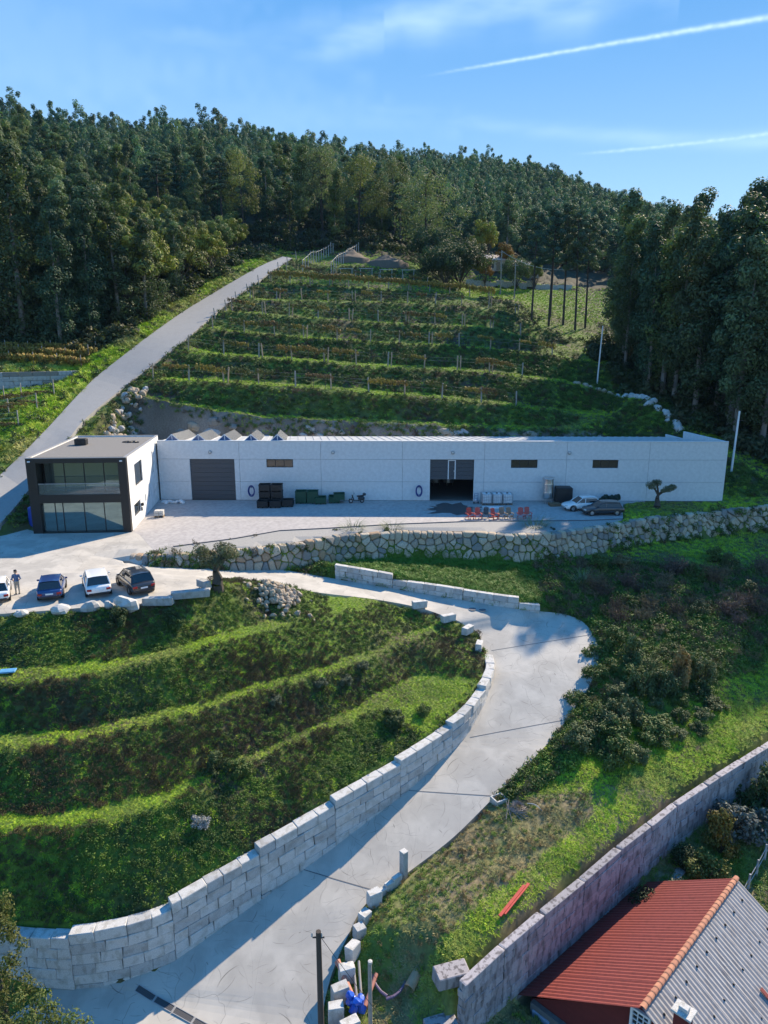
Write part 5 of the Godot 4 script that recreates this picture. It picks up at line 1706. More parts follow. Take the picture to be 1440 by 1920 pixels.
func ground_cover() -> void:
	var patch := FastNoiseLite.new()
	patch.seed = 77
	patch.frequency = 0.11
	patch.fractal_octaves = 3
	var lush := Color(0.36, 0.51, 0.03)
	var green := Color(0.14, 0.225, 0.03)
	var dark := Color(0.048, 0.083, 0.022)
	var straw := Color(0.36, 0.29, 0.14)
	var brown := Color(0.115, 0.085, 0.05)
	var left_of := poly2(BL.road_in)
	var rw := v3s(BL.rwtop)
	# ---- near ground
	var d := 20.5
	while d < 63.0:
		var st := 0.17 if d < 45.0 else 0.22
		var x := maxf(-d * 0.6 - 2.0, -36.0)
		while x < minf(d * 0.6 + 3.0, 46.0):
			var px := x + rng.randf_range(-0.5, 0.5) * st
			var pd := d + rng.randf_range(-0.5, 0.5) * st
			x += st
			if kept_out(px, -pd): continue
			var f := fall(px, -pd, 0.35)
			var s := f.length()
			if s > 2.2: continue
			var at := on(px, -pd, -0.02)
			var tilt := Vector3(f.x * 0.8, 1.0, f.y * 0.8).normalized()
			var k := patch.get_noise_2d(px, pd)
			var k2 := patch.get_noise_2d(px * 2.7 + 90.0, pd * 2.7)
			var roll := rng.randf()
			var near_left := inside_left(px, pd)
			if near_left:
				# terraces below the car park
				var bank := grade(px, -pd) > 0.19  # banks get darker plants than ledges: real weeds, also standing in for shade
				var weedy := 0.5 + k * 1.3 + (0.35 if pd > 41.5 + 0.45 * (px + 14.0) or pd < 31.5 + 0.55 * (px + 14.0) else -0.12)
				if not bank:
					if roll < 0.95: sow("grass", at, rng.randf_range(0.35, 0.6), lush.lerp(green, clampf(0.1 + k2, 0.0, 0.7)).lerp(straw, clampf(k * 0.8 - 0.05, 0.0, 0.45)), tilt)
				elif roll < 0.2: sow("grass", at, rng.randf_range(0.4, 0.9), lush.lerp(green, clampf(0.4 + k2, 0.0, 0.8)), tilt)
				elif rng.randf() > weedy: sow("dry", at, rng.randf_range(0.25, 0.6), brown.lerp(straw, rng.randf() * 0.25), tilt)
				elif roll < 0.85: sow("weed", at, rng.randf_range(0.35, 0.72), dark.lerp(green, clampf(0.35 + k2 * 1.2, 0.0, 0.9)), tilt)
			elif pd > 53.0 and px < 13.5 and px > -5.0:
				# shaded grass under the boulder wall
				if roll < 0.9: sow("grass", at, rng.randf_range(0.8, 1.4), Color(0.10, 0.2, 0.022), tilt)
			else:
				var to_wall := wall_side(rw, px, pd)
				if to_wall < -0.55:
					# garden below the block wall
					if roll < 0.5: sow("grass", at, rng.randf_range(0.5, 1.0), green.lerp(straw, clampf(0.5 + k * 1.5, 0.0, 1.0)), tilt)
					elif roll < 0.58: sow("weed", at, 0.6, green, tilt)
				elif absf(to_wall) < 0.12: continue
				elif pd < 36.5 and px < 12.0 and to_wall > 1.5:
					# trodden, half dry ground beside the lower drive
					var t := clampf(0.6 + k * 1.7, 0.0, 1.0)
					if roll < 0.4: sow("grass", at, rng.randf_range(0.4, 0.9), green.lerp(straw, t), tilt)
					elif roll < 0.47: sow("dry", at, rng.randf_range(0.3, 0.55), straw.lerp(Color(0.24, 0.14, 0.07), rng.randf()), tilt)
					elif roll < 0.53: sow("weed", at, 0.5, green, tilt)
				elif to_wall < 4.6 + k * 2.0 and pd < 50.0:
					if roll < 0.95: sow("grass", at, rng.randf_range(0.45, 0.85), lush.lerp(green, clampf(0.15 + k2, 0.0, 0.8)).lerp(straw, clampf(k * 0.8 - 0.05, 0.0, 0.4)), tilt)
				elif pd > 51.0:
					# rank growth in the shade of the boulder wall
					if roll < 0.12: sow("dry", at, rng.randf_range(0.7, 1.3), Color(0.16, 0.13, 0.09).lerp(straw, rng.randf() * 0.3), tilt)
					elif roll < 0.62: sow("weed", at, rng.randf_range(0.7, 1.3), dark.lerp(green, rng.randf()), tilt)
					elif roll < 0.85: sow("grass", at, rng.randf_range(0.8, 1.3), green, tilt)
				else:
					if roll < 0.42: sow("weed", at, rng.randf_range(0.6, 1.2), green.lerp(dark, clampf(0.5 + k2, 0.0, 1.0)), tilt)
					elif roll < 0.75: sow("grass", at, rng.randf_range(0.7, 1.3), green.lerp(lush, clampf(0.4 + k, 0.0, 1.0)), tilt)
					elif roll < 0.85: sow("dry", at, rng.randf_range(0.5, 1.0), straw.lerp(brown, rng.randf()), tilt)
		d += st
	# ---- vineyard slope and the fields left of the hill road
	d = 63.0
	while d < 200.0:
		var st := 0.46 if d < 125.0 else 0.62
		var x := -d * 0.56 - 4.0
		while x < minf(d * 0.56 + 4.0, 62.0):
			var px := x + rng.randf_range(-0.5, 0.5) * st
			var pd := d + rng.randf_range(-0.5, 0.5) * st
			x += st
			if pd < 92.0 and px > -33.5 and px < 38.0 and not (px > 21.0 and pd < 76.0): continue
			if pd > 120.0 and px < road_left(pd) - 9.0: continue
			if kept_out(px, -pd): continue
			var f := fall(px, -pd, 0.6)
			var s := f.length()
			if s > 2.6: continue
			var at := on(px, -pd, -0.03)
			var k := patch.get_noise_2d(px * 0.6, pd * 0.6)
			var roll := rng.randf()
			var tilt := Vector3(f.x * 0.8, 1.0, f.y * 0.8).normalized()
			if px < road_left(minf(pd, 176.0)) + 0.5:
				if roll < 0.85: sow("grass", at, rng.randf_range(1.5, 2.4), lush.lerp(straw, clampf(0.25 + k, 0.0, 0.8)), tilt)
				elif roll < 0.95: sow("weed", at, rng.randf_range(1.2, 2.0), dark, tilt)
			elif px > 17.0 and pd > 154.0:
				if roll < 0.95: sow("grass", at, rng.randf_range(0.9, 1.5), lush, tilt)
			else:
				var bank := grade(px, -pd) > 0.35  # vine terrace banks too: weeds seen there, mixed darker to paint in shade
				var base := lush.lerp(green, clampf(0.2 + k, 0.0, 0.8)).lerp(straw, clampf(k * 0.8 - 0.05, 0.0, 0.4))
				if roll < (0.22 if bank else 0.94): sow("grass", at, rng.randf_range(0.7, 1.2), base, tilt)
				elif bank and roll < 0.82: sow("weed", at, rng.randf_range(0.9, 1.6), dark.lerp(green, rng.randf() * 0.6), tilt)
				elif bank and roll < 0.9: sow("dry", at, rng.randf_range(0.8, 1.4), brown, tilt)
		d += st
	# ---- scrub under the trees
	for q in 5200:
		var pd := rng.randf_range(84.0, 215.0)
		var px := rng.randf_range(-pd * 0.58, pd * 0.58)
		var in_left := px < road_left(pd) - 3.5 and pd > 112.0
		var in_right := px > curve([[84, 47.0], [97, 41.0], [110, 37.5], [125, 36.0], [140, 39.0], [215, 42.0]], pd)
		var top := pd > 196.0 and px > -30.0 and px < 20.0
		if in_right and pd > 138.0: continue
		if not (in_left or in_right or top): continue
		sow("scrub", on(px, -pd, -0.1), rng.randf_range(1.0, 2.6), Color(0.06, 0.082, 0.03).lerp(Color(0.11, 0.095, 0.05), rng.randf() * 0.6))
	var low := rng.randi()
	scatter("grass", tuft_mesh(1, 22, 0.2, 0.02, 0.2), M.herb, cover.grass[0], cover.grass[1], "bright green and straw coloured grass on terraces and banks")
	scatter("weeds", weed_mesh(2, Vector3(0.32, 0.3, 0.32), 44, 0.15), M.herb, cover.weed[0], cover.weed[1], "low dark green weeds covering the steep banks, dark partly as painted shade")
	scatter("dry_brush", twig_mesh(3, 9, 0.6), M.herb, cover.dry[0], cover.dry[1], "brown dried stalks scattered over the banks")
	scatter("undergrowth", weed_mesh(4, Vector3(0.9, 0.9, 0.9), 130, 0.34), M.foliage, cover.scrub[0], cover.scrub[1], "dark undergrowth beneath the trees")
	print("cover ", cover.grass[0].size(), " ", cover.weed[0].size(), " ", cover.dry[0].size(), " ", cover.scrub[0].size())

var left_poly := PackedVector2Array()
func inside_left(x: float, d: float) -> bool:
	if left_poly.is_empty():
		left_poly = poly2(BL.intop)
		left_poly.append(Vector2(-40, -30))
		left_poly.append(Vector2(-40, -42))
		left_poly.append_array(poly2(BL.carpark))
		left_poly.append_array(poly2(BL.drive_near))
	return Geometry2D.is_point_in_polygon(Vector2(x, -d), left_poly)

# signed distance to the wall above the house: positive uphill of it
func wall_side(p: PackedVector3Array, x: float, d: float) -> float:
	var best := 1e9
	var sgn := 1.0
	for i in p.size() - 1:
		var a := Vector2(p[i].x, -p[i].z)
		var b := Vector2(p[i + 1].x, -p[i + 1].z)
		var q := Geometry2D.get_closest_point_to_segment(Vector2(x, d), a, b)
		var l := q.distance_to(Vector2(x, d))
		if l < best:
			best = l
			sgn = 1.0 if (b - a).cross(Vector2(x, d) - a) > 0.0 else -1.0
	return best * sgn

# ---------------------------------------------------------------- shrubs one by one
func shrub_kit() -> void:
	kit.bush = []
	for k in 4: 
		var L := new_leaves(300 + k)
		for q in 22:
			var az := L.r.randf() * TAU
			var out := 0.75 * sqrt(L.r.randf())
			L.clump(Vector3(cos(az) * out, 0.25 + L.r.randf() * 0.95 * (1.1 - out * 0.6), sin(az) * out), Vector3(0.3, 0.28, 0.3), 70, 0.15, 0.085, Color(1, 1, 1), 0.22, 0.4)
		kit.bush.append(L.mesh())
	kit.reed = []
	for k in 2: kit.reed.append(tuft_mesh(310 + k, 150, 1.6, 0.022, 0.55))
	kit.twiggy = []
	for k in 3: kit.twiggy.append(twig_mesh(320 + k, 46, 1.5))
	kit.ball = []
	var L := new_leaves(330)
	L.clump(Vector3(0, 0.75, 0), Vector3(0.78, 0.8, 0.78), 1500, 0.13, 0.08, Color(1, 1, 1), 0.1, 0.2)
	kit.ball.append(L.mesh())
	var s := MB.new()
	for k in 7: s.tube(Vector3(0, -0.1, 0), Vector3(cos(k * 0.9) * 0.5, 0.9, sin(k * 0.9) * 0.5), 0.035, 0.01, 4, false)
	kit.stem = s.mesh()

var tints := {}
func tint(c: Color) -> StandardMaterial3D:
	var key := c.to_html()
	if not tints.has(key):
		var m := leafy("leaf_" + key, lin(c.r, c.g, c.b), 0.45)
		tints[key] = m
	return tints[key]

func shrub(kind: String, called: String, x: float, d: float, sc: Vector3, col: Color, label: String, group: String, cat := "bush") -> void:
	var set_: Array = kit[kind]
	var t := thing(called, label, cat, on(x, -d, -0.1), 0.0, group)
	t.transform = Transform3D(Basis(Vector3.UP, rng.randf() * TAU) * Basis.from_scale(sc), on(x, -d, -0.1))
	part(t, "foliage", set_[rng.randi() % set_.size()], tint(col))
	part(t, "stem", kit.stem, M.bark)

func shrubs() -> void:
	shrub_kit()
	var dk := Color(0.065, 0.095, 0.032)
	var gr := Color(0.10, 0.145, 0.036)
	var gy := Color(0.12, 0.14, 0.085)
	# thicket below the bend of the drive: world x, distance, width, height
	for a in [[12.3, 40.2], [13.6, 41.3], [14.8, 40.6], [15.4, 42.6], [16.6, 43.6], [17.6, 42.0], [18.4, 43.9], [19.3, 42.8], [20.2, 44.2], [21.2, 43.3], [17.2, 40.6], [18.9, 41.2], [20.4, 41.9], [15.9, 39.3], [14.2, 38.7], [19.6, 46.0], [17.9, 46.4], [21.8, 45.6], [16.0, 45.0], [22.6, 44.4]]:
		var s := rng.randf_range(0.6, 1.25)
		shrub("bush", "bush", a[0] + rng.randf_range(-0.4, 0.4), a[1], Vector3(s * 1.15, s * rng.randf_range(0.8, 1.15), s * 1.1), [dk, gr, Color(0.12, 0.15, 0.06)][rng.randi() % 3], "leafy green bush in the thicket right of the drive", "bushes in the thicket right of the drive")
	for a in [[16.4, 47.2], [15.8, 49.2], [17.3, 50.2], [14.0, 43.0], [13.2, 44.6], [15.2, 46.6]]:
		shrub("bush", "bush", a[0], a[1], Vector3.ONE * rng.randf_range(0.7, 1.15), gr, "small leafy bush on the verge outside the drive bend", "verge bushes at the drive bend")
	shrub("bush", "rusty_bush", 20.9, 46.2, Vector3(1.0, 2.1, 1.0), Color(0.30, 0.2, 0.08), "upright rusty yellow bush standing over the thicket", "")
	shrub("reed", "reed_clump", 19.0, 47.0, Vector3(0.8, 0.9, 0.8), Color(0.16, 0.19, 0.06), "green reed clump left of the rusty yellow bush", "", "reeds")
	shrub("reed", "reed_clump", 17.2, 58.2, Vector3(0.9, 0.95, 0.9), Color(0.24, 0.24, 0.12), "straw green reed clump below the boulder wall", "", "reeds")
	for a in [[17.8, 44.8, 2.0], [19.4, 44.9, 1.7], [16.2, 42.4, 1.6], [21.6, 47.2, 1.8], [18.2, 48.4, 1.5], [22.8, 46.6, 1.6], [15.0, 41.6, 1.3]]:
		shrub("bush", "bush", a[0], a[1], Vector3(1.1, a[2], 1.1), [Color(0.10, 0.14, 0.05), Color(0.13, 0.15, 0.06), Color(0.08, 0.115, 0.045)][int(a[2] * 10) % 3], "taller bush rising out of the thicket right of the drive", "taller bushes of the thicket")
	# brown scrub in the shaded hollow
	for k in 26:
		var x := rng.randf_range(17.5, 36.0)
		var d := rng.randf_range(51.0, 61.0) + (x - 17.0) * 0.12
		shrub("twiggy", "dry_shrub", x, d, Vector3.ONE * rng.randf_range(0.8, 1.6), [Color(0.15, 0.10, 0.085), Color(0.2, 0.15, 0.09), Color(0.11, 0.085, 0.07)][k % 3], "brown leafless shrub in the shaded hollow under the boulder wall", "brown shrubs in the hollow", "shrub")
	for k in 22:
		var x := rng.randf_range(16.5, 38.0)
		var d := rng.randf_range(50.0, 64.0) + (x - 17.0) * 0.1
		shrub("bush", "bush", x, d, Vector3.ONE * rng.randf_range(0.6, 1.2), [gr, Color(0.12, 0.13, 0.05), Color(0.2, 0.17, 0.08)][k % 3], "green bush among the brown shrubs of the shaded hollow", "green bushes in the hollow")
	# bushes on the near terraces
	shrub("bush", "flowering_bush", -9.6, 32.2, Vector3(0.6, 0.55, 0.6), Color(0.34, 0.34, 0.33), "whitish flowering bush on the lowest terrace bank", "")
	for a in [[-4.1, 42.6, 0.55], [-2.6, 43.5, 0.6], [-1.4, 44.9, 0.5], [-6.9, 40.6, 0.55]]:
		shrub("bush", "bush", a[0], a[1], Vector3.ONE * a[2], gy, "small grey leaved bush on the middle terrace bank", "grey bushes on the middle bank")
	for k in 3:
		var x := rng.randf_range(-21.0, -11.0)
		shrub("bush", "bush", x, 42.0 + 0.45 * (x + 20.0) + rng.randf_range(-0.3, 0.9), Vector3.ONE * rng.randf_range(0.5, 0.95), dk if k % 2 == 0 else gr, "dark leafy bush on the bank below the car park", "bushes below the car park")
	for k in 5:
		var f := rng.randf()
		shrub("bush", "bush", lerpf(-19.0, 3.0, f), lerpf(29.6, 41.0, f) + rng.randf_range(-0.6, 0.4) + (-0.4 if f < 0.4 else 0.6), Vector3.ONE * rng.randf_range(0.5, 0.9), dk if k % 2 == 0 else gr, "leafy weed clump on the lowest bank above the block wall", "weed clumps above the block wall")
	# garden behind the house
	var ga := Color(0.16, 0.13, 0.03)
	shrub("ball", "clipped_bush", 13.9, 32.0, Vector3(1.05, 1.25, 1.05), Color(0.03, 0.05, 0.018), "dark round clipped bush against the stained block wall", "")
	shrub("ball", "clipped_bush", 17.0, 34.5, Vector3(0.95, 1.0, 0.95), Color(0.035, 0.055, 0.02), "smaller dark bush further up the stained block wall", "")
	shrub("bush", "garden_shrub", 15.1, 29.6, Vector3(0.9, 1.5, 0.9), Color(0.25, 0.27, 0.03), "bright yellow green young tree behind the red roof", "garden plants behind the house")
	shrub("bush", "garden_shrub", 16.9, 29.4, Vector3(1.5, 1.5, 1.4), Color(0.2, 0.14, 0.03), "ochre leaved shrub behind the roof ridge", "garden plants behind the house")
	shrub("bush", "garden_shrub", 16.0, 32.3, Vector3(1.1, 1.0, 1.1), gy, "grey green leafy shrub in the middle of the garden", "garden plants behind the house")
	shrub("bush", "garden_shrub", 17.9, 33.6, Vector3(1.4, 1.3, 1.3), Color(0.15, 0.16, 0.035), "olive green shrub beside the garden fence", "garden plants behind the house")
	shrub("bush", "garden_shrub", 19.4, 35.3, Vector3(1.3, 2.0, 1.2), ga, "tall yellowish shrub under the end of the block wall", "garden plants behind the house")
	shrub("bush", "garden_shrub", 21.3, 36.6, Vector3(1.9, 2.0, 1.8), Color(0.13, 0.14, 0.12), "silvery grey tree at the right edge of the garden", "garden plants behind the house")
	shrub("bush", "garden_shrub", 23.4, 38.2, Vector3(1.8, 2.2, 1.8), dk, "dark bush where the block wall leaves the picture", "garden plants behind the house")
	shrub("bush", "garden_shrub", 19.6, 30.6, Vector3(1.2, 1.0, 1.2), gr, "green shrub by the garden steps at the right", "garden plants behind the house")
	shrub("bush", "garden_shrub", 18.6, 27.6, Vector3(1.2, 1.2, 1.2), dk, "dark shrub hugging the roof corner at the right edge", "garden plants behind the house")
	# plants in the gravel bed
	for a in [["bush", -18.9, 56.9, 0.26, Color(0.26, 0.28, 0.04), "round yellow green bush in the gravel at the wall's low end"], ["bush", -18.1, 57.0, 0.24, Color(0.2, 0.24, 0.03), "second yellow green bush in the gravel at the wall's low end"], ["reed", -18.3, 57.9, 0.4, Color(0.1, 0.12, 0.07), "spiky plant behind the yellow green bushes in the gravel"], ["bush", -20.0, 57.2, 0.16, Color(0.05, 0.035, 0.035), "dark purple bush left of the spiky plant"], ["bush", -17.4, 57.3, 0.18, Color(0.07, 0.05, 0.04), "dark brown bush right of the yellow green bushes"], ["reed", -3.0, 64.8, 0.85, Color(0.15, 0.19, 0.07), "feathery shrub in the gravel at the corner of the boulder wall"], ["bush", -4.4, 64.2, 0.55, dk, "dark bush left of the feathery shrub on the boulder wall"], ["bush", -2.2, 63.6, 0.5, gr, "green bush spilling over the boulder wall corner"], ["reed", 0.8, 64.9, 0.8, Color(0.17, 0.19, 0.1), "pale grassy shrub above the middle of the boulder wall"], ["bush", 0.3, 64.6, 0.55, gr, "low green bush beside the pale grassy shrub"], ["bush", 2.2, 64.5, 0.35, dk, "small dark bush right of the pale grassy shrub"], ["reed", 14.4, 65.6, 1.0, Color(0.2, 0.23, 0.11), "pale fan shaped yucca in the gravel by the red chairs"], ["bush", 15.8, 64.9, 0.5, Color(0.05, 0.075, 0.03), "dark pointed bush right of the pale yucca"], ["bush", 11.6, 65.3, 0.35, Color(0.12, 0.05, 0.03), "reddish bush left of the pale yucca"]]:
		shrub(a[0], "garden_plant", a[1], a[2], Vector3.ONE * a[3] * 1.1, a[4], a[5], "plants in the gravel bed", "plant")
	# nearest tree, cut by the lower left corner
	var t := thing("laurel_tree", "leafy tree top cut off by the lower left corner", "tree", Vector3(-13.9, -13.5, -22.3))
	var L := new_leaves(350)
	var b := MB.new()
	b.tube(Vector3(0, -0.6, 0), Vector3(0, 4.6, 0), 0.14, 0.08, 7, false)
	for k in 64:
		var az := L.r.randf() * TAU
		var out := 2.1 * sqrt(L.r.randf())
		var o := Vector3(cos(az) * out, 2.6 + L.r.randf() * 3.6 * (1.15 - out * 0.35), sin(az) * out)
		if k % 3 == 0: limb(b, Vector3(0, 2.2 + L.r.randf() * 2.0, 0), o, 0.05, 0.012, Vector3.ZERO, 4)
		L.clump(o, Vector3(0.42, 0.36, 0.42), 70, 0.15, 0.085, Color(0.105, 0.14, 0.04), 0.3, 0.4)
	part(t, "trunk", b.mesh(), M.bark)
	part(t, "crown", L.mesh(), M.foliage)
	t = thing("conifer_tree", "olive green conifer at the left edge beside the block wall", "tree", Vector3(-15.9, -13.2, -24.0))
	L = new_leaves(351)
	b = MB.new()
	b.tube(Vector3(0, -0.6, 0), Vector3(0, 8.8, 0), 0.16, 0.03, 7, false)
	for k in 110:
		var f := L.r.randf()
		var az := L.r.randf() * TAU
		var out := 1.6 * (1.1 - f * 0.75) * sqrt(L.r.randf())
		L.clump(Vector3(cos(az) * out, 0.5 + f * 8.6, sin(az) * out), Vector3(0.34, 0.42, 0.34), 60, 0.16, 0.07, Color(0.11, 0.125, 0.035), 0.25, 0.4)
	part(t, "trunk", b.mesh(), M.bark)
	part(t, "crown", L.mesh(), M.foliage)
	olive_trees()

func olive_trees() -> void:
	for a in [[-12.0, 48.5, 1.12, "old olive tree with thick twisted trunk on the grassy mound", 0], [28.9, 73.2, 1.0, "pruned olive tree in the grass before the warehouse's right end", 1]]:
		var t := thing("olive_tree", a[3], "tree", on(a[0], -a[1], -0.05), 0.0, "olive trees")
		var b := MB.new()
		var L := new_leaves(360 + a[4])
		var s: float = a[2]
		var p := Vector3(0, -0.3, 0)
		for k in 5:
			var q := Vector3(sin(k * 1.7) * 0.07, 0.25 + k * 0.3, cos(k * 2.1) * 0.05) * s
			b.tube(p, q, (0.42 - 0.055 * k) * s, (0.42 - 0.055 * (k + 1)) * s, 9, false)
			p = q
		var heads: Array = []
		if a[4] == 0:
			for k in 9: heads.append([Vector3(cos(k * 0.7) * 0.95, 2.25 + 0.35 * sin(k * 1.9), sin(k * 0.7) * 0.8), 0.52])
		else:
			heads = [[Vector3(-0.75, 2.5, 0.0), 0.62], [Vector3(-0.3, 2.85, 0.2), 0.5], [Vector3(1.0, 2.15, 0.1), 0.5], [Vector3(1.5, 2.3, -0.1), 0.42], [Vector3(0.45, 2.0, 0.3), 0.3]]
		for hd in heads:
			limb(b, p, hd[0] * s, 0.13 * s, 0.04, Vector3(0, 0.1, 0), 6)
			L.clump(hd[0] * s, Vector3(hd[1] * 1.1, hd[1] * 0.75, hd[1] * 1.1) * s, 420, 0.19, 0.075, Color(0.15, 0.155, 0.09), 0.2)
		part(t, "trunk", b.mesh(), M.bark)
		part(t, "crown", L.mesh(), M.foliage)

# ---------------------------------------------------------------- vehicles
# local axes: front at -z, ground at y 0
func car(called: String, label: String, group: String, at: Vector3, yaw: float, paint: Material, L: float, W: float, H: float, tall: float, boxy: float) -> void:
	var t := thing(called, label, "car", at, yaw, group)
	t.scale = Vector3.ONE * 0.94
	var w := W * 0.5
	var belt := H * tall
	var f := -L * 0.5
	# body shell: z, half width, sill, shoulder, deck height
	var st := [[f, 0.62, 0.34, 0.52, 0.56], [f + 0.12, 0.84, 0.24, 0.6, 0.66], [f + 0.45, 0.95, 0.22, 0.7, 0.76], [f + 1.15, 0.985, 0.24, belt - 0.1, belt - 0.02], [f + 1.45, 1.0, 0.24, belt - 0.06, belt + 0.02], [0.0, 1.0, 0.24, belt - 0.04, belt + 0.02], [-f - 0.8, 0.995, 0.26, belt - 0.03, belt + 0.03], [-f - 0.25, 0.97, 0.3, belt - 0.06, belt], [-f - 0.06, 0.9, 0.32, belt - 0.16, belt - 0.08], [-f, 0.8, 0.38, belt - 0.28, belt - 0.2]]
	var ring := func(s: Array) -> Array:
		var r := []
		var hw: float = w * s[1]
		for q in [[0.0, s[2] - 0.02], [0.86, s[2]], [0.985, s[2] + 0.14], [1.0, lerpf(s[2], s[3], 0.55)], [0.985, s[3]], [0.88, s[4]], [0.0, s[4] + 0.025]]: r.append(Vector3(hw * q[0], q[1], s[0]))
		return r
	var b := MB.new()
	for i in st.size() - 1:
		var a: Array = ring.call(st[i])
		var c: Array = ring.call(st[i + 1])
		for k in 6:
			b.quad(a[k], a[k + 1], c[k + 1], c[k])
			var m := Vector3(-1, 1, 1)
			b.quad(c[k] * m, c[k + 1] * m, a[k + 1] * m, a[k] * m)
	for e in [0, st.size() - 1]:
		var a: Array = ring.call(st[e])
		var m := Vector3(-1, 1, 1)
		for k in 6:
			if e == 0: b.quad(a[k], a[k] * m, a[k + 1] * m, a[k + 1])
			else: b.quad(a[k], a[k + 1], a[k + 1] * m, a[k] * m)
	part(t, "body", b.soft(), paint)
	# cabin
	var zb := -f - 0.28
	var base := [f + 1.2, zb]
	var roof := [f + 1.95, -f - lerpf(1.0, 0.55, boxy)]
	var wb := w * 0.9
	var wr := w * 0.72
	var y0 := belt - 0.02
	var y1 := H - 0.05
	var B := [Vector3(-wb, y0, base[0]), Vector3(wb, y0, base[0]), Vector3(wb, y0, base[1]), Vector3(-wb, y0, base[1])]
	var R := [Vector3(-wr, y1, roof[0]), Vector3(wr, y1, roof[0]), Vector3(wr, y1, roof[1]), Vector3(-wr, y1, roof[1])]
	for q in [["windscreen", 0, 1], ["side_window", 1, 2], ["rear_window", 2, 3], ["side_window", 3, 0]]:
		b = MB.new()
		b.quad(B[q[1]], B[q[2]], R[q[2]], R[q[1]])
		part(t, q[0], b.mesh(), M.car_glass)
	b = MB.new()
	var mid: float = (roof[0] + roof[1]) * 0.5
	var zs := [roof[0] - 0.06, roof[0] + 0.3, mid, roof[1] - 0.25, roof[1] + 0.12]
	var ys := [0.0, 0.035, 0.055, 0.04, 0.005]
	for i in 4:
		for k in 4:
			var u0 := -1.0 + k * 0.5
			var u1 := u0 + 0.5
			var q := func(u: float, j: int) -> Vector3: return Vector3(u * (wr + 0.03), y1 + ys[j] + 0.04 * (1.0 - u * u) - 0.02, zs[j])
			b.quad(q.call(u0, i), q.call(u0, i + 1), q.call(u1, i + 1), q.call(u1, i))
	for i in 4:
		for sd in [-1.0, 1.0]: b.quad(Vector3(sd * (wr + 0.03), y1 + ys[i] - 0.02, zs[i]), Vector3(sd * (wr + 0.03), y1 + ys[i + 1] - 0.02, zs[i + 1]), Vector3(sd * (wr + 0.05), y1 - 0.08, zs[i + 1]), Vector3(sd * (wr + 0.05), y1 - 0.08, zs[i]))
	part(t, "roof", b.soft(), paint)
	for k in 4:
		b = MB.new()
		b.tube(B[k], R[k], 0.05, 0.04, 5)
		part(t, "pillar", b.mesh(), paint)
	for sd in [-1.0, 1.0]:
		b = MB.new()
		b.tube(Vector3(sd * wb, y0, 0.12), Vector3(sd * wr, y1, 0.2), 0.04, 0.035, 5)
		part(t, "pillar", b.mesh(), paint)
	# wheels
	for z in [f + 0.82, -f - 0.85]:
		for sd in [-1.0, 1.0]:
			var ty := MB.new()
			var tr := Transform3D(Basis(Vector3.FORWARD, PI / 2), Vector3(sd * (w - 0.1), 0.32, z))
			ty.lathe([Vector2(0.2, -0.11), Vector2(0.3, -0.11), Vector2(0.325, -0.07), Vector2(0.325, 0.07), Vector2(0.3, 0.11), Vector2(0.2, 0.11)], 18, tr)
			var wh := part(t, "wheel", ty.mesh(), M.rubber)
			ty = MB.new()
			ty.lathe([Vector2(0.0, -0.1), Vector2(0.2, -0.085), Vector2(0.21, 0.0), Vector2(0.2, 0.085), Vector2(0.0, 0.1)], 12, tr)
			part(wh, "rim", ty.mesh(), M.alloy)
			ty = MB.new()
			ty.lathe([Vector2(0.33, 0.0), Vector2(0.4, 0.0)], 18, Transform3D(Basis(Vector3.FORWARD, PI / 2), Vector3(sd * (w + 0.004), 0.34, z)))
			part(t, "wheel_arch", ty.mesh(), M.dark_metal)
	for sd in [-1.0, 1.0]:
		b = MB.new()
		b.bev(xf(Vector3(sd * w * 0.72, belt - 0.26, -f - 0.03), sd * 0.25), Vector3(0.32, 0.17, 0.12), 0.03)
		part(t, "tail_light", b.mesh(), M.tail)
		b = MB.new()
		b.bev(xf(Vector3(sd * w * 0.66, 0.62, f + 0.12), -sd * 0.45), Vector3(0.36, 0.14, 0.14), 0.04)
		part(t, "headlight", b.mesh(), M.lamp_lens)
		b = MB.new()
		b.bev(xf(Vector3(sd * (w + 0.09), belt + 0.06, f + 1.5)), Vector3(0.18, 0.13, 0.1), 0.03)
		part(t, "mirror", b.mesh(), paint)
	b = MB.new()
	b.bev(xf(Vector3(0, 0.62, -f + 0.0)), Vector3(0.52, 0.12, 0.05), 0.01)
	part(t, "number_plate", b.mesh(), M.white_metal)
	b = MB.new()
	b.bev(xf(Vector3(0, 0.38, -f - 0.06)), Vector3(W * 0.8, 0.16, 0.2), 0.04)
	b.bev(xf(Vector3(0, 0.36, f + 0.1)), Vector3(W * 0.72, 0.18, 0.2), 0.04)
	part(t, "bumper", b.mesh(), M.dark_metal)

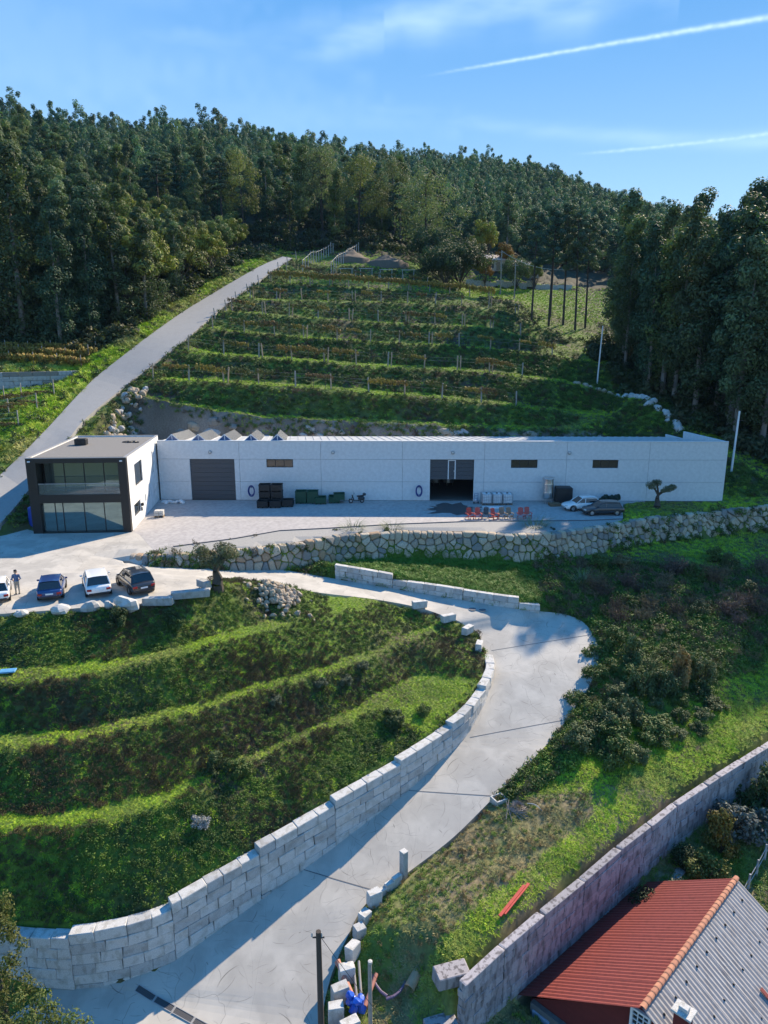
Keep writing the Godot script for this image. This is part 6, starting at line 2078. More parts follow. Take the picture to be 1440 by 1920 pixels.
func scooter(at: Vector3, yaw: float) -> void:
	var t := thing("motor_scooter", "dark motor scooter parked against the white warehouse wall", "scooter", at, yaw)
	for z in [-0.62, 0.6]:
		var w := MB.new()
		var tr := Transform3D(Basis(Vector3.FORWARD, PI / 2), Vector3(0, 0.25, z))
		w.lathe([Vector2(0.15, -0.06), Vector2(0.24, -0.055), Vector2(0.26, 0.0), Vector2(0.24, 0.055), Vector2(0.15, 0.06)], 16, tr)
		var o := part(t, "wheel", w.mesh(), M.rubber)
		w = MB.new()
		w.lathe([Vector2(0, -0.05), Vector2(0.15, -0.04), Vector2(0.15, 0.04), Vector2(0, 0.05)], 10, tr)
		part(o, "rim", w.mesh(), M.alloy)
	var b := MB.new()
	b.bev(xf(Vector3(0, 0.28, 0.0)), Vector3(0.34, 0.1, 0.6), 0.03)
	b.bev(xf(Vector3(0, 0.52, 0.52), 0.0, 0.15), Vector3(0.38, 0.42, 0.72), 0.09)
	b.bev(xf(Vector3(0, 0.6, -0.4), 0.0, -0.3), Vector3(0.42, 0.62, 0.12), 0.04)
	b.bev(xf(Vector3(0, 0.42, -0.66), 0.0, 0.3), Vector3(0.18, 0.1, 0.42), 0.04)
	part(t, "bodywork", b.mesh(), M.scooter)
	b = MB.new()
	b.bev(xf(Vector3(0, 0.77, 0.42), 0.0, -0.06), Vector3(0.3, 0.12, 0.78), 0.05)
	part(t, "seat", b.mesh(), M.rubber)
	b = MB.new()
	b.tube(Vector3(0, 0.3, -0.6), Vector3(0, 1.02, -0.36), 0.04, 0.03, 7)
	b.tube(Vector3(-0.34, 1.05, -0.3), Vector3(0.34, 1.05, -0.3), 0.022, 0.022, 6)
	part(t, "handlebar", b.mesh(), M.dark_metal)
	b = MB.new()
	b.bev(xf(Vector3(0, 1.02, -0.4)), Vector3(0.24, 0.18, 0.16), 0.05)
	part(t, "headlight", b.mesh(), M.lamp_lens)
	b = MB.new()
	b.bev(xf(Vector3(0, 0.95, 0.85)), Vector3(0.34, 0.3, 0.34), 0.07)
	part(t, "top_box", b.mesh(), M.scooter)
	for s in [-1.0, 1.0]:
		b = MB.new()
		b.tube(Vector3(s * 0.3, 1.06, -0.3), Vector3(s * 0.4, 1.2, -0.32), 0.01, 0.01, 4)
		b.bev(xf(Vector3(s * 0.42, 1.23, -0.32)), Vector3(0.12, 0.08, 0.03), 0.01)
		part(t, "mirror", b.mesh(), M.dark_metal)

# ---------------------------------------------------------------- person: one skin over a jointed skeleton
func person(at: Vector3, yaw: float) -> void:
	var t := thing("person", "person in a blue shirt, light trousers and dark cap standing among parked cars", "person", at, yaw)
	# bones: from, to, radii; facing -z
	var J := [[Vector3(0, 0.98, 0), Vector3(0, 1.2, 0.0), 0.145, 0.135], [Vector3(0, 1.2, 0), Vector3(0, 1.4, 0.01), 0.15, 0.125], [Vector3(-0.15, 1.41, 0), Vector3(0.15, 1.41, 0), 0.08, 0.08], [Vector3(0, 1.42, 0.01), Vector3(0, 1.55, -0.01), 0.058, 0.055], [Vector3(0, 1.62, -0.02), Vector3(0, 1.68, -0.01), 0.088, 0.095], [Vector3(0, 1.57, -0.05), Vector3(0, 1.6, -0.06), 0.05, 0.06]]
	for s in [-1.0, 1.0]:
		J.append([Vector3(s * 0.09, 0.95, 0), Vector3(s * 0.1, 0.5, -0.01), 0.105, 0.068])
		J.append([Vector3(s * 0.1, 0.5, -0.01), Vector3(s * 0.11, 0.09, 0.02), 0.066, 0.045])
		J.append([Vector3(s * 0.11, 0.05, 0.05), Vector3(s * 0.13, 0.04, -0.15), 0.048, 0.04])
		J.append([Vector3(s * 0.19, 1.4, 0), Vector3(s * 0.27, 1.13, 0.02), 0.062, 0.046])
		J.append([Vector3(s * 0.27, 1.13, 0.02), Vector3(s * 0.2, 0.98, -0.2), 0.043, 0.032])
		J.append([Vector3(s * 0.2, 0.98, -0.2), Vector3(s * 0.17, 0.97, -0.27), 0.036, 0.034])
	var cell := 0.03
	var lo := Vector3(-0.42, -0.02, -0.36)
	var nx := 28
	var ny := 62
	var nz := 19
	var field := PackedFloat32Array()
	field.resize(nx * ny * nz)
	for k in nz:
		for j in ny:
			for i in nx:
				var p := lo + Vector3(i, j, k) * cell
				var acc := 0.0
				for q in J:
					var a: Vector3 = q[0]
					var ab: Vector3 = q[1] - a
					var h := clampf((p - a).dot(ab) / ab.length_squared(), 0.0, 1.0)
					acc += exp(-(p.distance_to(a + ab * h) - lerpf(q[2], q[3], h)) * 60.0)
				field[(k * ny + j) * nx + i] = -log(maxf(acc, 1e-30)) / 60.0
	var idx := {}
	var vs := PackedVector3Array()
	for k in nz - 1:
		for j in ny - 1:
			for i in nx - 1:
				var sum := Vector3.ZERO
				var cnt := 0
				var vals := []
				for c in 8: vals.append(field[((k + (c >> 2)) * ny + j + ((c >> 1) & 1)) * nx + i + (c & 1)])
				for e in [[0, 1], [2, 3], [4, 5], [6, 7], [0, 2], [1, 3], [4, 6], [5, 7], [0, 4], [1, 5], [2, 6], [3, 7]]:
					var fa: float = vals[e[0]]
					var fb: float = vals[e[1]]
					if (fa < 0) == (fb < 0): continue
					var u := fa / (fa - fb)
					var pa := Vector3(e[0] & 1, (e[0] >> 1) & 1, e[0] >> 2)
					var pb := Vector3(e[1] & 1, (e[1] >> 1) & 1, e[1] >> 2)
					sum += pa.lerp(pb, u)
					cnt += 1
				if cnt:
					idx[Vector3i(i, j, k)] = vs.size()
					vs.append(lo + (Vector3(i, j, k) + sum / cnt) * cell)
	var b := MB.new()
	var cl := func(p: Vector3) -> Color:
		if p.y < 0.09: return Color(0.05, 0.045, 0.04)
		if p.y < 0.98 and absf(p.x) < 0.24 and p.z > -0.15: return Color(0.36, 0.33, 0.28)
		if p.y > 1.47: return Color(0.46, 0.29, 0.2)
		if p.y < 1.13 and p.z < -0.06: return Color(0.46, 0.29, 0.2)
		return Color(0.10, 0.15, 0.27)
	for k in range(1, nz - 1):
		for j in range(1, ny - 1):
			for i in range(1, nx - 1):
				var here := field[(k * ny + j) * nx + i] < 0
				for ax in 3:
					var o := Vector3i(1, 0, 0) if ax == 0 else (Vector3i(0, 1, 0) if ax == 1 else Vector3i(0, 0, 1))
					if here == (field[((k + o.z) * ny + j + o.y) * nx + i + o.x] < 0): continue
					var u := Vector3i(0, 1, 0) if ax == 0 else (Vector3i(0, 0, 1) if ax == 1 else Vector3i(1, 0, 0))
					var w := Vector3i(0, 0, 1) if ax == 0 else (Vector3i(1, 0, 0) if ax == 1 else Vector3i(0, 1, 0))
					var c := Vector3i(i, j, k)
					var q := [c - u - w, c - w, c, c - u]
					if not (idx.has(q[0]) and idx.has(q[1]) and idx.has(q[2]) and idx.has(q[3])): continue
					b.col = cl.call(vs[idx[q[0]]])
					if here: b.quad(vs[idx[q[0]]], vs[idx[q[3]]], vs[idx[q[2]]], vs[idx[q[1]]])
					else: b.quad(vs[idx[q[0]]], vs[idx[q[1]]], vs[idx[q[2]]], vs[idx[q[3]]])
	# fingers, ears and nose belong to the same skin
	b.col = Color(0.46, 0.29, 0.2)
	for s in [-1.0, 1.0]:
		for g in 4:
			var a := Vector3(s * (0.15 + 0.016 * g), 0.985 - 0.006 * g, -0.28)
			var m := a + Vector3(-s * 0.012, -0.012, -0.035 - 0.005 * (1.5 - absf(g - 1.5)))
			b.tube(a, m, 0.0095, 0.009, 5)
			b.tube(m, m + Vector3(-s * 0.014, -0.022, -0.012), 0.009, 0.007, 5)
		b.tube(Vector3(s * 0.145, 0.99, -0.24), Vector3(s * 0.115, 0.99, -0.28), 0.011, 0.009, 5)
		b.tube(Vector3(s * 0.09, 1.6, 0.0), Vector3(s * 0.105, 1.66, 0.01), 0.02, 0.022, 6)
	b.tube(Vector3(0, 1.64, -0.11), Vector3(0, 1.6, -0.135), 0.012, 0.018, 6)
	part(t, "body", b.soft(true), M.skin)
	b = MB.new()
	b.lathe([Vector2(0.107, 1.69), Vector2(0.108, 1.74), Vector2(0.085, 1.785), Vector2(0.0, 1.8)], 14, xf(Vector3(0, 0, -0.01)))
	b.bev(xf(Vector3(0, 1.7, -0.14), 0.0, 0.15), Vector3(0.16, 0.015, 0.1), 0.006)
	part(t, "cap", b.mesh(), M.rubber)

# ---------------------------------------------------------------- yard clutter
func bin(at: Vector3, yaw: float, mt: Material, label: String, group: String) -> void:
	var t := thing("pallet_bin", label, "crate", at, yaw, group)
	var b := MB.new()
	for s in [[0.0, 0.57, 1.16, 0.04], [0.0, -0.57, 1.16, 0.04]]: b.at(Vector3(0, 0.42, s[1]), Vector3(1.16, 0.6, 0.04))
	for s in [-0.56, 0.56]: b.at(Vector3(s, 0.42, 0), Vector3(0.04, 0.6, 1.09))
	b.at(Vector3(0, 0.14, 0), Vector3(1.07, 0.04, 1.09))
	part(t, "sides", b.mesh(), mt)
	b = MB.new()
	for s in [-1.0, 1.0]:
		b.bev(xf(Vector3(0, 0.72, s * 0.59)), Vector3(1.24, 0.07, 0.06), 0.015)
		b.bev(xf(Vector3(s * 0.59, 0.72, 0)), Vector3(0.06, 0.07, 1.11), 0.015)
	part(t, "rim", b.mesh(), mt)
	for k in 5:
		b = MB.new()
		b.at(Vector3(-0.5 + 0.25 * k, 0.42, 0.61), Vector3(0.05, 0.54, 0.03))
		part(t, "rib", b.mesh(), mt)
	for s in [-0.5, 0.0, 0.5]:
		b = MB.new()
		b.bev(xf(Vector3(s, 0.06, 0)), Vector3(0.14, 0.12, 1.1), 0.01)
		part(t, "foot", b.mesh(), mt)

func chair(at: Vector3, yaw: float, mt: Material, label: String) -> void:
	var t := thing("garden_chair", label, "chair", at, yaw, "slatted garden chairs in the yard")
	for k in 5:
		var b := MB.new()
		b.bev(xf(Vector3(-0.2 + 0.1 * k, 0.72, 0.3), 0.0, 0.3), Vector3(0.085, 0.8 - 0.05 * absf(k - 2), 0.02), 0.006)
		part(t, "back_slat", b.mesh(), mt)
	for k in 5:
		var b := MB.new()
		b.bev(xf(Vector3(0, 0.37 - 0.025 * k, -0.22 + 0.1 * k)), Vector3(0.52, 0.02, 0.085), 0.006)
		part(t, "seat_slat", b.mesh(), mt)
	for s in [-1.0, 1.0]:
		var b := MB.new()
		b.bev(xf(Vector3(s * 0.32, 0.56, 0.0)), Vector3(0.13, 0.025, 0.74), 0.008)
		part(t, "armrest", b.mesh(), mt)
		b = MB.new()
		b.bev(xf(Vector3(s * 0.29, 0.28, -0.25)), Vector3(0.03, 0.56, 0.1), 0.008)
		part(t, "leg", b.mesh(), mt)
		b = MB.new()
		b.bev(xf(Vector3(s * 0.275, 0.2, 0.12), 0.0, 0.28), Vector3(0.03, 0.1, 0.85), 0.008)
		part(t, "leg", b.mesh(), mt)

func tank_cube(at: Vector3, label: String) -> void:
	var t := thing("water_container", label, "container", at, 0.05, "caged white containers by the open door")
	var b := MB.new()
	b.bev(xf(Vector3(0, 0.68, 0)), Vector3(0.96, 1.0, 1.1), 0.08)
	part(t, "tank", b.mesh(), M.poly_white)
	b = MB.new()
	for k in 6:
		for z in [-0.59, 0.59]: b.tube(Vector3(-0.5 + 0.2 * k, 0.14, z), Vector3(-0.5 + 0.2 * k, 1.2, z), 0.012, 0.012, 4)
		for x in [-0.52, 0.52]: b.tube(Vector3(x, 0.14, -0.58 + 0.23 * k), Vector3(x, 1.2, -0.58 + 0.23 * k), 0.012, 0.012, 4)
	for y in [0.2, 0.55, 0.88, 1.2]:
		for z in [-0.6, 0.6]: b.tube(Vector3(-0.52, y, z), Vector3(0.52, y, z), 0.014, 0.014, 4)
		for x in [-0.53, 0.53]: b.tube(Vector3(x, y, -0.6), Vector3(x, y, 0.6), 0.014, 0.014, 4)
	part(t, "cage", b.mesh(), M.grey_metal)
	b = MB.new()
	for x in [-0.45, 0.0, 0.45]: b.bev(xf(Vector3(x, 0.07, 0)), Vector3(0.12, 0.14, 1.15), 0.01)
	part(t, "pallet", b.mesh(), M.wood)
	b = MB.new()
	b.lathe([Vector2(0, 1.26), Vector2(0.1, 1.26), Vector2(0.12, 1.18)], 12)
	part(t, "lid", b.mesh(), M.rubber)

func yard_things() -> void:
	var blk := "black fruit bins stacked by the left door"
	for c in [[-12.85, -75.0], [-11.55, -75.0]]:
		for k in 3: bin(Vector3(c[0], 0.01 + 0.75 * k, c[1]), 0.03, M.bin_black, ["bottom", "middle", "top"][k] + " black fruit bin of the " + ("left" if c[0] < -12.0 else "right") + " stack beside the left roller door", blk)
	bin(Vector3(-12.85, 0.01, -73.7), -0.04, M.bin_black, "black fruit bin standing before the left black stack", blk)
	bin(Vector3(-11.55, 0.01, -73.75), 0.05, M.bin_black, "black fruit bin standing before the right black stack", blk)
	bin(Vector3(-10.3, 0.01, -74.2), 0.0, M.bin_black, "single black fruit bin right of the black stacks", blk)
	var grn := "green fruit bins along the warehouse wall"
	for c in [[-9.05, "leftmost"], [-7.8, "second"]]:
		for k in 2: bin(Vector3(c[0], 0.01 + 0.75 * k * 0.8, -75.8), 0.0, M.bin_green, ["lower", "upper"][k] + " green fruit bin of the " + c[1] + " green stack", grn)
	bin(Vector3(-6.9, 0.01, -75.5), 0.1, M.bin_green, "low green fruit bin between the green stacks", grn)
	bin(Vector3(-5.45, 0.01, -76.0), 0.0, M.bin_green, "dark green fruit bin left of the scooter", grn)
	bin(Vector3(-4.9, 0.3, -75.9), 0.1, M.bin_green, "green fruit bin tipped up next to the scooter", grn)
	scooter(Vector3(-3.0, 0.01, -75.7), 1.75)
	for a in [[-14.6, -76.35, "blue hose coiled on the wall beside the left roller door"], [3.85, -76.35, "blue hose coiled on the wall left of the half open door"]]:
		var t := thing("hose_coil", a[2], "hose", Vector3(a[0], 0.55, a[1] - 0.25), 0.0, "blue hose coils on the wall")
		var b := MB.new()
		for r in 4:
			for k in 20:
				var u := TAU * k / 20.0
				var w := TAU * (k + 1) / 20.0
				var rr := 0.26 + 0.035 * r
				b.tube(Vector3(cos(u) * rr, 0.62 + sin(u) * rr * 1.75, 0.04 * r), Vector3(cos(w) * rr, 0.62 + sin(w) * rr * 1.75, 0.04 * r), 0.03, 0.03, 5, false)
		part(t, "hose", b.mesh(), M.hose_blue)
		b = MB.new()
		b.bev(xf(Vector3(0, 1.0, 0.04)), Vector3(0.16, 0.1, 0.3), 0.02)
		part(t, "hook", b.mesh(), M.grey_metal)
	for k in 3: tank_cube(Vector3(11.1 + 1.12 * k, 0.01, -75.2), ["left caged white container by the open warehouse door", "middle caged white container by the open warehouse door", "right caged white container by the open warehouse door"][k])
	# things beside the containers
	var t := thing("hand_truck", "blue hand truck with sacks beside the open door", "hand truck", Vector3(10.0, 0.01, -75.4), 0.2)
	var b := MB.new()
	for s in [-0.2, 0.2]: b.tube(Vector3(s, 0.1, 0), Vector3(s, 1.15, 0.12), 0.02, 0.02, 5)
	for y in [0.3, 0.6, 0.9, 1.14]: b.tube(Vector3(-0.2, y, 0.02 + y * 0.08), Vector3(0.2, y, 0.02 + y * 0.08), 0.016, 0.016, 5)
	part(t, "frame", b.mesh(), M.hose_blue)
	for s in [-0.24, 0.24]:
		b = MB.new()
		b.lathe([Vector2(0, -0.03), Vector2(0.12, -0.03), Vector2(0.13, 0.0), Vector2(0.12, 0.03), Vector2(0, 0.03)], 12, Transform3D(Basis(Vector3.FORWARD, PI / 2), Vector3(s, 0.13, 0.08)))
		part(t, "wheel", b.mesh(), M.rubber)
	b = MB.new()
	b.bev(xf(Vector3(0, 0.3, -0.2)), Vector3(0.45, 0.42, 0.35), 0.1)
	part(t, "sack", b.mesh(), M.poly_white)
	# steel vat outside
	t = thing("steel_tank", "tall stainless steel wine tank on legs outside the warehouse", "tank", Vector3(17.8, 0.01, -75.5))
	b = MB.new()
	b.lathe([Vector2(0, 0.5), Vector2(0.5, 0.55), Vector2(0.6, 0.66), Vector2(0.6, 1.2), Vector2(0.615, 1.22), Vector2(0.615, 1.3), Vector2(0.6, 1.32), Vector2(0.6, 2.1), Vector2(0.615, 2.12), Vector2(0.615, 2.2), Vector2(0.6, 2.22), Vector2(0.6, 2.75), Vector2(0.64, 2.76), Vector2(0.64, 2.84), Vector2(0.56, 2.82), Vector2(0.0, 2.6)], 24)
	part(t, "shell", b.soft(), M.steel)
	for k in 3:
		b = MB.new()
		b.tube(Vector3(cos(k * 2.1) * 0.48, 0, sin(k * 2.1) * 0.48), Vector3(cos(k * 2.1) * 0.48, 0.62, sin(k * 2.1) * 0.48), 0.045, 0.045, 6)
		part(t, "leg", b.mesh(), M.steel)
	b = MB.new()
	b.tube(Vector3(0, 0.85, 0.58), Vector3(0, 0.85, 0.75), 0.05, 0.05, 8)
	part(t, "valve", b.mesh(), M.grey_metal)
	t = thing("covered_stack", "black wrapped stack of goods right of the steel tank", "covered stack", Vector3(19.5, 0.01, -75.6))
	b = MB.new()
	b.bev(xf(Vector3(0, 0.98, 0)), Vector3(1.75, 1.65, 1.3), 0.06, rng, 0.04)
	part(t, "wrapping", b.mesh(), M.bin_black)
	b = MB.new()
	for x in [-0.7, 0.0, 0.7]: b.bev(xf(Vector3(x, 0.07, 0)), Vector3(0.14, 0.14, 1.3), 0.01)
	part(t, "pallet", b.mesh(), M.wood)
	t = thing("pallet_pile", "wooden pallets lying in front of the steel tank", "pallets", Vector3(18.3, 0.01, -74.3), 0.1)
	for k in 3:
		for q in 5:
			b = MB.new()
			b.at(Vector3(-0.5 + 0.25 * q, 0.06 + 0.13 * k, 0), Vector3(0.12, 0.02, 0.8))
			part(t, "board", b.mesh(), M.wood)
		b = MB.new()
		for z in [-0.36, 0.0, 0.36]: b.at(Vector3(0, 0.0 + 0.13 * k, z), Vector3(1.15, 0.09, 0.09))
		part(t, "bearer", b.mesh(), M.wood)
	t = thing("net_heap", "heap of dark green netting on a pallet behind the parked cars", "netting", Vector3(24.6, 0.01, -75.4))
	for k in 9: part(t, "fold", rock_m[k % 7], M.net_green, Transform3D(Basis.from_euler(Vector3(k, k * 2.0, 0)) * Basis.from_scale(Vector3(1.0, 0.5, 0.8)), Vector3(-0.8 + 0.2 * k, 0.45 + 0.12 * (k % 3), 0.15 * sin(k * 3.0))))
	b = MB.new()
	for x in [-0.8, 0.0, 0.8]: b.bev(xf(Vector3(x, 0.1, 0)), Vector3(0.12, 0.2, 1.1), 0.01)
	part(t, "pallet", b.mesh(), M.wood)
	# blocks and sheet near the office
	t = thing("block_pallet", "pallet of pale stone blocks at the office side wall", "stone blocks", Vector3(-22.6, 0.01, -69.4), 0.12)
	for k in 2:
		for q in 2:
			b = MB.new()
			b.bev(xf(Vector3(-0.22 + 0.44 * q, 0.3 + 0.27 * k, 0)), Vector3(0.42, 0.25, 0.75), 0.02)
			part(t, "block", b.mesh(), M.granite)
	b = MB.new()
	for x in [-0.4, 0.0, 0.4]: b.bev(xf(Vector3(x, 0.08, 0)), Vector3(0.1, 0.16, 0.9), 0.01)
	part(t, "pallet", b.mesh(), M.wood)
	t = thing("plastic_sheet", "crumpled white plastic sheet lying at the warehouse corner", "sheet", Vector3(-23.3, 0.01, -75.6))
	for k in 7: part(t, "fold", rock_m[k % 7], M.poly_white, Transform3D(Basis.from_euler(Vector3(0.2 * k, k * 1.3, 0.3)) * Basis.from_scale(Vector3(0.8, 0.34, 0.55)), Vector3(-0.8 + 0.36 * k, 0.14, 0.2 * sin(k * 2.3))))
	# garden chairs and table
	var cs := [[8.55, "leftmost red slatted chair in the yard", "r", 0.3], [9.35, "second red slatted chair from the left", "r", 0.1], [10.15, "dark grey slatted chair beside the two left red ones", "g", -0.2], [10.95, "red slatted chair in front of the white table", "r", 0.5], [11.75, "brown slatted chair right of the white table", "w", 0.0], [12.5, "second brown slatted chair right of the table", "w", 0.2], [13.6, "red slatted chair, second from the right end", "r", -0.1], [14.35, "rightmost red slatted chair by the pale yucca", "r", 0.15]]
	for a in cs: chair(Vector3(a[0], 0.012, -68.6 + 0.25 * sin(a[0] * 3.0)), a[3] + PI, {"r": M.red_paint, "g": M.dark_metal, "w": M.wood}[a[2]], a[1])
	t = thing("trestle_table", "white trestle table among the garden chairs", "table", Vector3(11.1, 0.012, -70.4))
	b = MB.new()
	b.bev(xf(Vector3(0, 0.74, 0)), Vector3(2.1, 0.05, 0.8), 0.01)
	part(t, "table_top", b.mesh(), M.poly_white)
	for x in [-0.85, 0.85]:
		for z in [-0.3, 0.3]:
			b = MB.new()
			b.tube(Vector3(x, 0, z), Vector3(x * 0.95, 0.72, z * 0.8), 0.02, 0.02, 5)
			part(t, "leg", b.mesh(), M.grey_metal)
	# blue tank and low wall left of the office
	t = thing("blue_barrel", "blue barrel standing left of the black office front", "barrel", Vector3(-33.2, 0.02, -65.4))
	b = MB.new()
	b.lathe([Vector2(0, 0), Vector2(0.5, 0.02), Vector2(0.54, 0.2), Vector2(0.52, 0.9), Vector2(0.55, 0.95), Vector2(0.52, 1.0), Vector2(0.5, 1.9), Vector2(0.3, 2.0), Vector2(0, 2.02)], 18)
	part(t, "shell", b.mesh(), M.barrel_blue)
	b = MB.new()
	b.lathe([Vector2(0.0, 2.1), Vector2(0.2, 2.1), Vector2(0.22, 2.0)], 14)
	part(t, "lid", b.mesh(), M.rubber)
	# standing water before the half open door
	b = MB.new()
	var n := 44
	var c := Vector3(7.4, 0.0, -72.6)
	var pts := []
	var wob := FastNoiseLite.new()
	wob.frequency = 0.8
	for k in n:
		var u := TAU * k / n
		var r := 1.0 + 0.7 * wob.get_noise_2d(cos(u) * 2.3, sin(u) * 2.3)
		pts.append(c + Vector3(cos(u) * 2.7 * r, 0.024, sin(u) * 2.5 * r))
	for k in n: b.tri(c + Vector3.UP * 0.024, pts[k], pts[(k + 1) % n])
	setting("puddle", b.mesh(), M.wet, "wet patch on the yard before the half open door").set_meta("category", "puddle")
	# cars
	var pk := "cars parked in the car park"
	car("parked_car", "white car cut by the left edge of the picture", pk, Vector3(-26.85, 0.01, -46.6), 0.46, M.car_white, 4.2, 1.78, 1.5, 0.6, 0.8)
	car("parked_car", "blue hatchback in the car park seen from behind", pk, Vector3(-23.3, 0.01, -47.2), 0.34, M.car_blue, 4.1, 1.76, 1.47, 0.6, 0.85)
	car("parked_car", "white estate car parked in the middle of the car park", pk, Vector3(-20.5, 0.01, -48.0), 0.46, M.car_white, 4.4, 1.82, 1.6, 0.59, 0.95)
	car("parked_car", "dark estate car at the right end of the car park", pk, Vector3(-17.9, 0.01, -48.4), 0.64, M.car_black, 4.4, 1.84, 1.62, 0.6, 0.9)
	var wk := "cars parked by the warehouse"
	car("parked_car", "white hatchback parked side on before the warehouse", wk, Vector3(20.7, 0.01, -72.6), 1.72, M.car_white, 4.2, 1.78, 1.48, 0.61, 0.75)
	car("parked_car", "black estate car parked in front of the white hatchback", wk, Vector3(22.3, 0.01, -70.6), 1.62, M.car_black, 4.4, 1.8, 1.47, 0.61, 0.85)
	person(Vector3(-25.65, 0.01, -47.0), 0.5)

# ---------------------------------------------------------------- house below the block wall
func house() -> void:
	# ridge runs away from the camera to the right; built in its own axes: x across, z along the ridge (0 at the near gable)
	var o := Vector3(10.55, -15.2, -23.3)
	var yaw := atan2(7.1, 7.0)      # turn of the ridge to the right
	var t := thing("house", "house with dark red corrugated roof on one slope and grey on the other", "house", o)
	t.rotation.y = -yaw
	var L := 9.9
	var hr := 6.2
	var he := 2.4
	var wl := 5.65
	var wr := 6.2
	# walls (front gable at z 0 faces the camera; -z runs away)
	var b := MB.new()
	var gable := [Vector3(-wl + 0.3, 0, 0), Vector3(wr - 0.3, 0, 0), Vector3(wr - 0.3, he - 0.45, 0), Vector3(0, hr - 0.2, 0), Vector3(-wl + 0.3, he - 0.2, 0)]
	for z in [-0.25, -L + 0.25]:
		var f := Vector3(0, 0, z)
		b.tri(gable[0] + f, gable[1] + f, gable[2] + f); b.tri(gable[0] + f, gable[2] + f, gable[3] + f); b.tri(gable[0] + f, gable[3] + f, gable[4] + f)
	b.quad(Vector3(-wl + 0.3, 0, -0.25), Vector3(-wl + 0.3, he - 0.2, -0.25), Vector3(-wl + 0.3, he - 0.2, -L + 0.25), Vector3(-wl + 0.3, 0, -L + 0.25))
	b.quad(Vector3(wr - 0.3, 0, -0.25), Vector3(wr - 0.3, he - 0.45, -0.25), Vector3(wr - 0.3, he - 0.45, -L + 0.25), Vector3(wr - 0.3, 0, -L + 0.25))
	part(t, "wall", b.mesh(), M.red_wall)
	b = MB.new()
	b.at(Vector3(-3.6, 1.15, -0.1), Vector3(3.2, 2.3, 0.25))
	part(t, "grey_render", b.mesh(), M.render_grey)
	b = MB.new()
	b.at(Vector3(-4.6, 1.0, 0.05), Vector3(0.9, 2.0, 0.06))
	var dr := part(t, "door", b.mesh(), M.pale_blue)
	b = MB.new()
	b.at(Vector3(-4.27, 1.0, 0.1), Vector3(0.05, 0.14, 0.05))
	part(dr, "handle", b.mesh(), M.dark_metal)
	# window with glazing bars
	b = MB.new()
	for y in [4.78, 5.62]: b.at(Vector3(-0.15, y, -0.2), Vector3(0.86, 0.1, 0.16))
	for x in [-0.53, 0.23]: b.at(Vector3(x, 5.2, -0.2), Vector3(0.1, 0.74, 0.16))
	var wn := part(t, "window", b.mesh(), M.white_metal)
	for x in [-0.27, -0.03]:
		b = MB.new()
		b.at(Vector3(x, 5.2, -0.19), Vector3(0.035, 0.74, 0.05))
		part(wn, "glazing_bar", b.mesh(), M.white_metal)
	for y in [5.08, 5.33]:
		b = MB.new()
		b.at(Vector3(-0.15, y, -0.195), Vector3(0.66, 0.03, 0.05))
		part(wn, "glazing_bar", b.mesh(), M.white_metal)
	b = MB.new()
	b.at(Vector3(-0.15, 5.2, -0.23), Vector3(0.66, 0.74, 0.02))
	part(wn, "pane", b.mesh(), M.dark_glass)
	# corrugated sheets: waves run across the ridge direction
	var cols := 6
	for sd in [[-1.0, wl + 0.25, he - 0.15, M.roof_red, "red_sheet"], [1.0, wr + 0.25, he - 0.4, M.roof_grey, "grey_sheet"]]:
		for c in cols:
			b = MB.new()
			var z0 := 0.12 - c * (L + 0.24) / cols
			var z1 := 0.12 - (c + 1) * (L + 0.24) / cols - 0.05
			var nw := 30
			var P := func(k: int, u: float) -> Vector3: return Vector3(sd[0] * sd[1] * u, lerpf(hr, sd[2], u) + sin(k * PI * 0.5) * 0.019 + 0.006 * (c % 2), lerpf(z0, z1, float(k) / nw))
			for k in nw: b.quad(P.call(k, 0.0), P.call(k + 1, 0.0), P.call(k + 1, 1.0), P.call(k, 1.0))
			part(t, sd[4], b.mesh(), sd[3])
	# one replaced red strip and fixing bolts on the grey slope
	b = MB.new()
	b.box(xf(Vector3(3.3, 4.16, -6.0), 0.0, 0.0, -atan2(hr - he + 0.4, wr)), Vector3(1.5, 0.04, 0.2))
	part(t, "patch_strip", b.mesh(), M.roof_red)
	var bolt := MB.new()
	bolt.lathe([Vector2(0, 0.09), Vector2(0.035, 0.08), Vector2(0.06, 0.0)], 6)
	var bm := bolt.mesh()
	for c in 9:
		for k in 5:
			var u := (k + 0.5) / 5.0
			part(t, "bolt", bm, M.dark_metal, xf(Vector3(wr * u, lerpf(hr, he - 0.4, u) + 0.03, -0.6 - c * 1.08)))
	# ridge tiles
	var tile := MB.new()
	for k in 6:
		var a := PI * k / 6.0
		var c := PI * (k + 1) / 6.0
		tile.quad(Vector3(cos(a) * 0.15, sin(a) * 0.13, 0.0), Vector3(cos(c) * 0.15, sin(c) * 0.13, 0.0), Vector3(cos(c) * 0.125, sin(c) * 0.105, -0.36), Vector3(cos(a) * 0.125, sin(a) * 0.105, -0.36))
	var tm := tile.mesh()
	for k in 32: part(t, "ridge_tile", tm, [M.clay, M.clay_b][k % 2], xf(Vector3(0, hr + 0.01, 0.15 - 0.32 * k)))
	# verge board along the near eave and chimney
	b = MB.new()
	b.box(xf(Vector3(-wl - 0.28, he - 0.16, -L * 0.5)), Vector3(0.08, 0.16, L + 0.2))
	part(t, "eaves_board", b.mesh(), M.dark_metal)
	b = MB.new()
	b.bev(xf(Vector3(1.35, 5.6, -0.6)), Vector3(0.6, 1.9, 0.5), 0.02)
	var ch := part(t, "chimney", b.mesh(), M.red_wall)
	b = MB.new()
	b.bev(xf(Vector3(1.35, 6.6, -0.6)), Vector3(0.8, 0.1, 0.7), 0.02)
